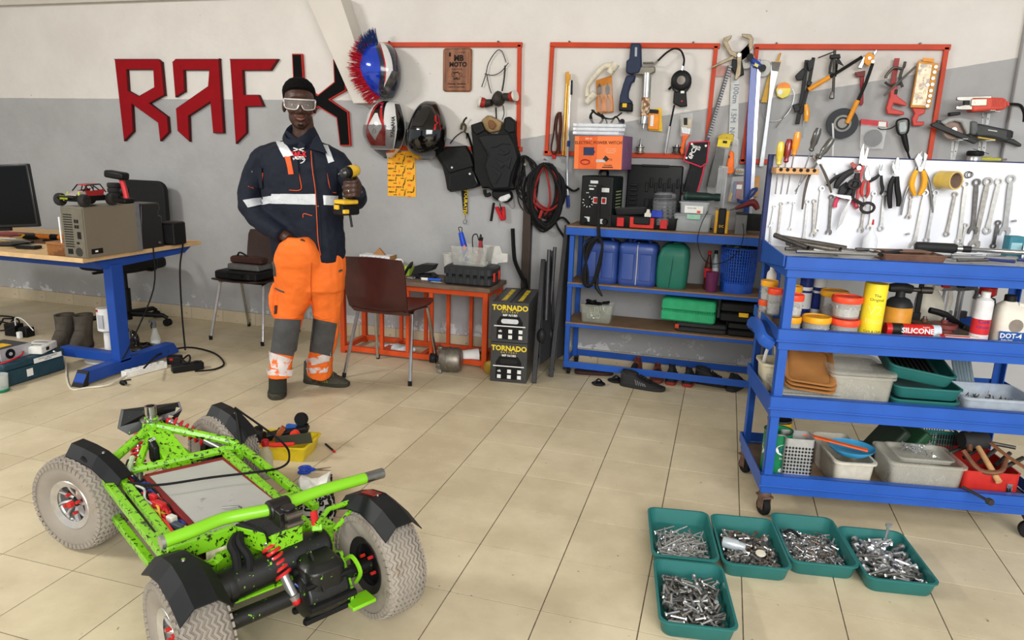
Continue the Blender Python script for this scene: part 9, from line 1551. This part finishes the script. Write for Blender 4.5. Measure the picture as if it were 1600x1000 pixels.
def band(r0,z0,z1,a0,a1,n=14,th=.003,bow=.0):
 b=B();V_=lambda a,z,g:F3((.083+g)*math.sin(a),.0-(r0+g)*math.cos(a)+.0,z);S_=[a0+(a1-a0)*i/n for i in range(n+1)];cut=lambda a:z0+bow*max(0,1-abs(a)/.32)**2
 b.loft([[V_(a,cut(a),0),V_(a,z1,0),V_(a,z1,th),V_(a,cut(a),th)]for a in S_]);return b
band(.112,-.012,.034,-1.1,1.1,20,.002,.02).ob('goggle_lens',P((225,220,214),.04,var=.0,a=.09,coat=1.,spec=.5),man);GF=P((214,208,204),.2,a=.85,coat=.6);b=band(.112,.031,.037,-1.12,1.12,20,.004)
for s in(-1,1):q=[F3((.083+.003)*math.sin(a),-(.115)*math.cos(a),z)for a,z in((s*.08,.006),(s*.22,-.014),(s*.6,-.015),(s*.95,-.01),(s*1.1,.006),(s*1.1,.03))];b.tube(q,.0026,6,4);b.bar(F3(s*.08,-.05,.026),F3(s*.083,.02,.012),.004,.014)
b.ob('goggle_frame',GF,man)
b=B();rings(b,[(220,443,502,.082,.03),(224,434,511,.092,.02),(232,418,524,.105,.01),(255,409,531,.122,0),(290,413,531,.13,0),(330,417,531,.13,0),(365,424,534,.128,0),(392,430,535,.125,0),(401,432,535,.12,0)])
limb(b,[(436,236,0,.05),(413,246,0,.064),(400,270,0,.069),(391,300,-.01,.067),(392,326,-.05,.062),(416,350,-.12,.056),(441,368,-.155,.047)]);limb(b,[(506,240,0,.05),(524,252,0,.062),(542,278,.02,.06),(556,308,.01,.055),(558,310,-.06,.05),(559,302,-.13,.044),(559.5,300,-.155,.042)])
jk=fuse(b,'jacket',NAVYJ,.0065,9,.022,.09);J=bvh(jk)
RF=P((200,204,208),.35,.15,.08,30,dirt=((160,164,170),40,.6));OP=P((226,92,40),.6)
b=B();c=M(473,216,.025);b.loft([[c+Vector(((.066+g)*math.cos(t),(.07+g)*math.sin(t)-.035*(z>0),z+.05*math.sin(t)+.012*math.cos(t)**2))for t in[2*math.pi*i/20 for i in range(20)]]for g,z in((.0,-.03),(-.006,.03),(.004,.04),(.018,.015),(.022,-.03))],False);b.ob('collar',NAVYJ,man,ang=1.)
for q in([(448,203),(444,214),(474,238),(479,226)],[(498,210),(490,218),(484,232),(512,240)]):
 b=B();p=[M(*v,-.085 if i>1 else-.03)for i,v in enumerate(q)];d=Vector((0,-.012,0));b.loft([p,[v+d for v in p]]);b.ob('collar_flap',NAVYJ,man,bev=.004)
for q,nm in(([(431,222),(442,219),(459,243),(444,246)],'shoulder_strip'),([(505,227),(512,228),(522,252),(513,255)],'shoulder_strip'),([(425,303),(493,303),(493,320),(422,318)],'chest_strip'),([(505,305),(527,306),(526,321),(506,320)],'chest_strip'),([(380,313),(424,306),(426,317),(388,325)],'sleeve_strip')):patch(J,q,nm,RF,6,14)
patch(J,[(447,245),(455,245),(461,272),(453,273)],'orange_tab',OP,6,4,.012);patch(J,[(386,264),(411,262),(412,294),(390,292)],'sleeve_pocket',NAVYJ,6,6,.009);patch(J,[(446,252),(466,250),(470,295),(448,297)],'chest_pocket',NAVYJ,8,6,.008).location.y+=.0;patch(J,[(509,262),(527,262),(526,300),(516,300)],'chest_pocket',NAVYJ,8,6,.008)
for pts,r in(([(486,236),(488,262),(493,300),(495,340),(497,375),(501,399)],.0022),([(465,262),(469,280),(470,296),(452,297)],.0026),([(511,262),(514,284),(518,298),(524,301)],.004),([(411,270),(409,292)],.0022),([(388,291),(396,294)],.002),([(474,340),(475,334),(488,337)],.002)):seam(J,pts,r,'orange_piping',OP)
seam(J,[(488,240),(491,270),(497,310),(500,350),(503,396)],.004,'front_placket',NAVYJ)
for x,y,nm in((395,268,'snap'),(453,256,'snap'),(497,322,'snap')):h=hit(J,x,y,.01);b=B();b.lathe([(.004,-.002),(.005,.003)],h,'y',10);b.ob(nm,STEEL,man)
def jtext(s,size,m,x,y,bold=.0006):h=hit(J,x,y,.009);return text('lettering',s,size,m,man,h,(math.pi/2,0,-.05),bold=bold)
jtext('RAF-X',.034,P((206,40,50),.5),467,242.5,.0016);jtext('AUTO',.022,WHITE,469,248,.001);h=hit(J,468,246,.006);b=B();b.tube([h+Vector((.036*math.cos(a),0,.032*math.sin(a)))for a in[3.3+i*.23 for i in range(13)]],.003,5);b.bar(h+Vector((-.03,0,.045)),h+Vector((.03,0,.03)),.008,.004);b.bar(h+Vector((-.03,0,.03)),h+Vector((.03,0,.045)),.008,.004);b.ob('emblem',WHITE,man)
b=B();rings(b,[(388,432,535,.118,0),(405,433,535,.124,0),(425,434,535,.122,0),(445,436,534,.115,.01),(459,456,516,.07,.02)])
limb(b,[(461,425,0,.1),(458,460,0,.09),(453,495,-.015,.078),(446,530,-.02,.069),(440,560,-.02,.066),(438,578,-.02,.069),(438,588,-.02,.072)]);limb(b,[(510,425,0,.098),(511,460,.03,.088),(511,495,.07,.078),(508,530,.12,.071),(502,555,.17,.07),(499,570,.2,.075),(498,582,.22,.078)])
rings(b,[(500,440,466,.05,-.03),(470,436,482,.075,-.025),(445,434,496,.09,-.04),(425,433,503,.1,-.06),(405,433,504,.1,-.09),(390,435,500,.095,-.11),(378,441,492,.08,-.125),(370,452,481,.05,-.13)]);b.ball(M(432,470,0),(.03,.06,.12));tro=fuse(b,'trousers',ORJ,.0065,4,.02,.1);Tt=bvh(tro)
KG=P((74,74,74),.75,var=.12,bump=.15,bs=120);RM=P((214,206,204),.45,dirt=((226,110,50),16,.52,.05))
patch(Tt,[(431,498),(469,499),(460,557),(424,550)],'knee_patch',KG,12,10,.006);patch(Tt,[(489,497),(525,505),(517,556),(485,549)],'knee_patch',KG,12,10,.006);patch(Tt,[(420,549),(455,561),(446,580),(425,574)],'reflective_band',RM,8,10,.005);patch(Tt,[(416,577),(456,578),(455,588),(416,586)],'reflective_band',RM,5,10,.005);patch(Tt,[(477,562),(516,550),(516,563),(479,573)],'reflective_band',RM,6,10,.005);patch(Tt,[(478,575),(512,572),(510,581),(479,584)],'reflective_band',RM,5,10,.005)
seam(Tt,[(487,410),(486,440),(487,470)],.003,'fly_seam',P((200,84,24),.7));seam(Tt,[(434,494),(452,497),(470,494)],.003,'knee_seam',ORJ);seam(Tt,[(490,490),(506,497),(524,494)],.003,'knee_seam',ORJ);patch(Tt,[(429,477),(434,477),(433,490),(428,490)],'label_patch',P((60,40,44),.6),4,3,.006);seam(Tt,[(430,450),(436,453),(444,456)],.005,'grey_zip',KG);seam(Tt,[(424,402),(429,415),(430,430)],.009,'belt_loop',KG);seam(Tt,[(529,424),(534,422)],.006,'belt_loop',KG)
for q in([(434,580,-.02,.05),(434,612,-.03,.052)],[(498,580,.22,.048),(500,594,.22,.048)]):limb(B(),q,0).ob('sock',P((44,45,40),.85),man)
SHM=P((64,62,52),.75,var=.2,s=20,bump=.3,bs=60);SOL=P((58,54,44),.8)
for x,y,rz,nm in((434,613,-1.02,0),(511,600,.06,1)):
 p=onZ(x,y);s_=shoe('x',(0,0,0),0,SHM,SOL,.3,.165 if nm==0 else .14,lace=P((90,92,60),.7),stripes=P((120,130,50),.6)if nm else None,name='work_shoe',toe=DARK);del s_['label'],s_['category'];s_.parent=man;s_.location=p-MO;s_.rotation_euler=(0,0,rz)
b=B();p=M(546,298.5,-.243);b.tube([(p.x+.0008,p.y+.0105*math.cos(a),p.z+.0105*math.sin(a))for a in[i*.52 for i in range(12)]],.0018,5,closed=True);b.ob('ring',CHROME,man)
DY=P((222,178,48),.4);t=TW('cordless_drill','yellow and black cordless drill with a big battery held in the raised hand','drill',M(547,290,-.2));
b=B();b.tube([M(551,277,-.205),M(547,292,-.207),M(541,309,-.21)],[.017,.0165,.018],12,3);b.ob('grip',BLACK,t);ax=M(556,266,-.17),M(544,269,-.235),M(536,271,-.275),M(529,272,-.305)
b=B();b.tube([ax[0],ax[0].lerp(ax[1],.5),ax[1]],[.026,.031,.029],14,3);b.ob('motor_housing',DY,t);b=B();b.tube([ax[0]-(ax[1]-ax[0])*.16,ax[0]],[.02,.027],14);b.tube([ax[1],ax[1].lerp(ax[2],.4)],[.03,.026],14);b.ob('black_collar',BLACK,t);b=B();b.tube([ax[1].lerp(ax[2],.4),ax[2],ax[2].lerp(ax[3],.3)],[.024,.022,.012],14);b.ob('chuck',P((70,70,70),.35,.7),t);b=B();b.tube([ax[2],ax[3]],.004,8);b.ob('bit',STEEL,t)
c=M(541,323,-.215);b=B();b.rbox(.075,.115,.052,.01,z0=-.04);b.mv(c.x,c.y,c.z,-.35);b.ob('battery',BLACK,t);b=B();b.rbox(.078,.1,.022,.01,z0=.013);b.mv(c.x,c.y,c.z,-.35);b.ob('foot',DY,t);b=B();b.box(c.x-.02,c.y-.058,c.z-.0,.032,.012,.022,-.35);b.box(c.x+.025,c.y-.05,c.z-.02,.02,.03,.02,-.35);b.ob('release_button',DY,t,bev=.003);b=B();b.tube([c+Vector((.02,.0,-.04)),c+Vector((.03,0,-.1))],.006,6);b.ob('hang_strap',BLACK,t)
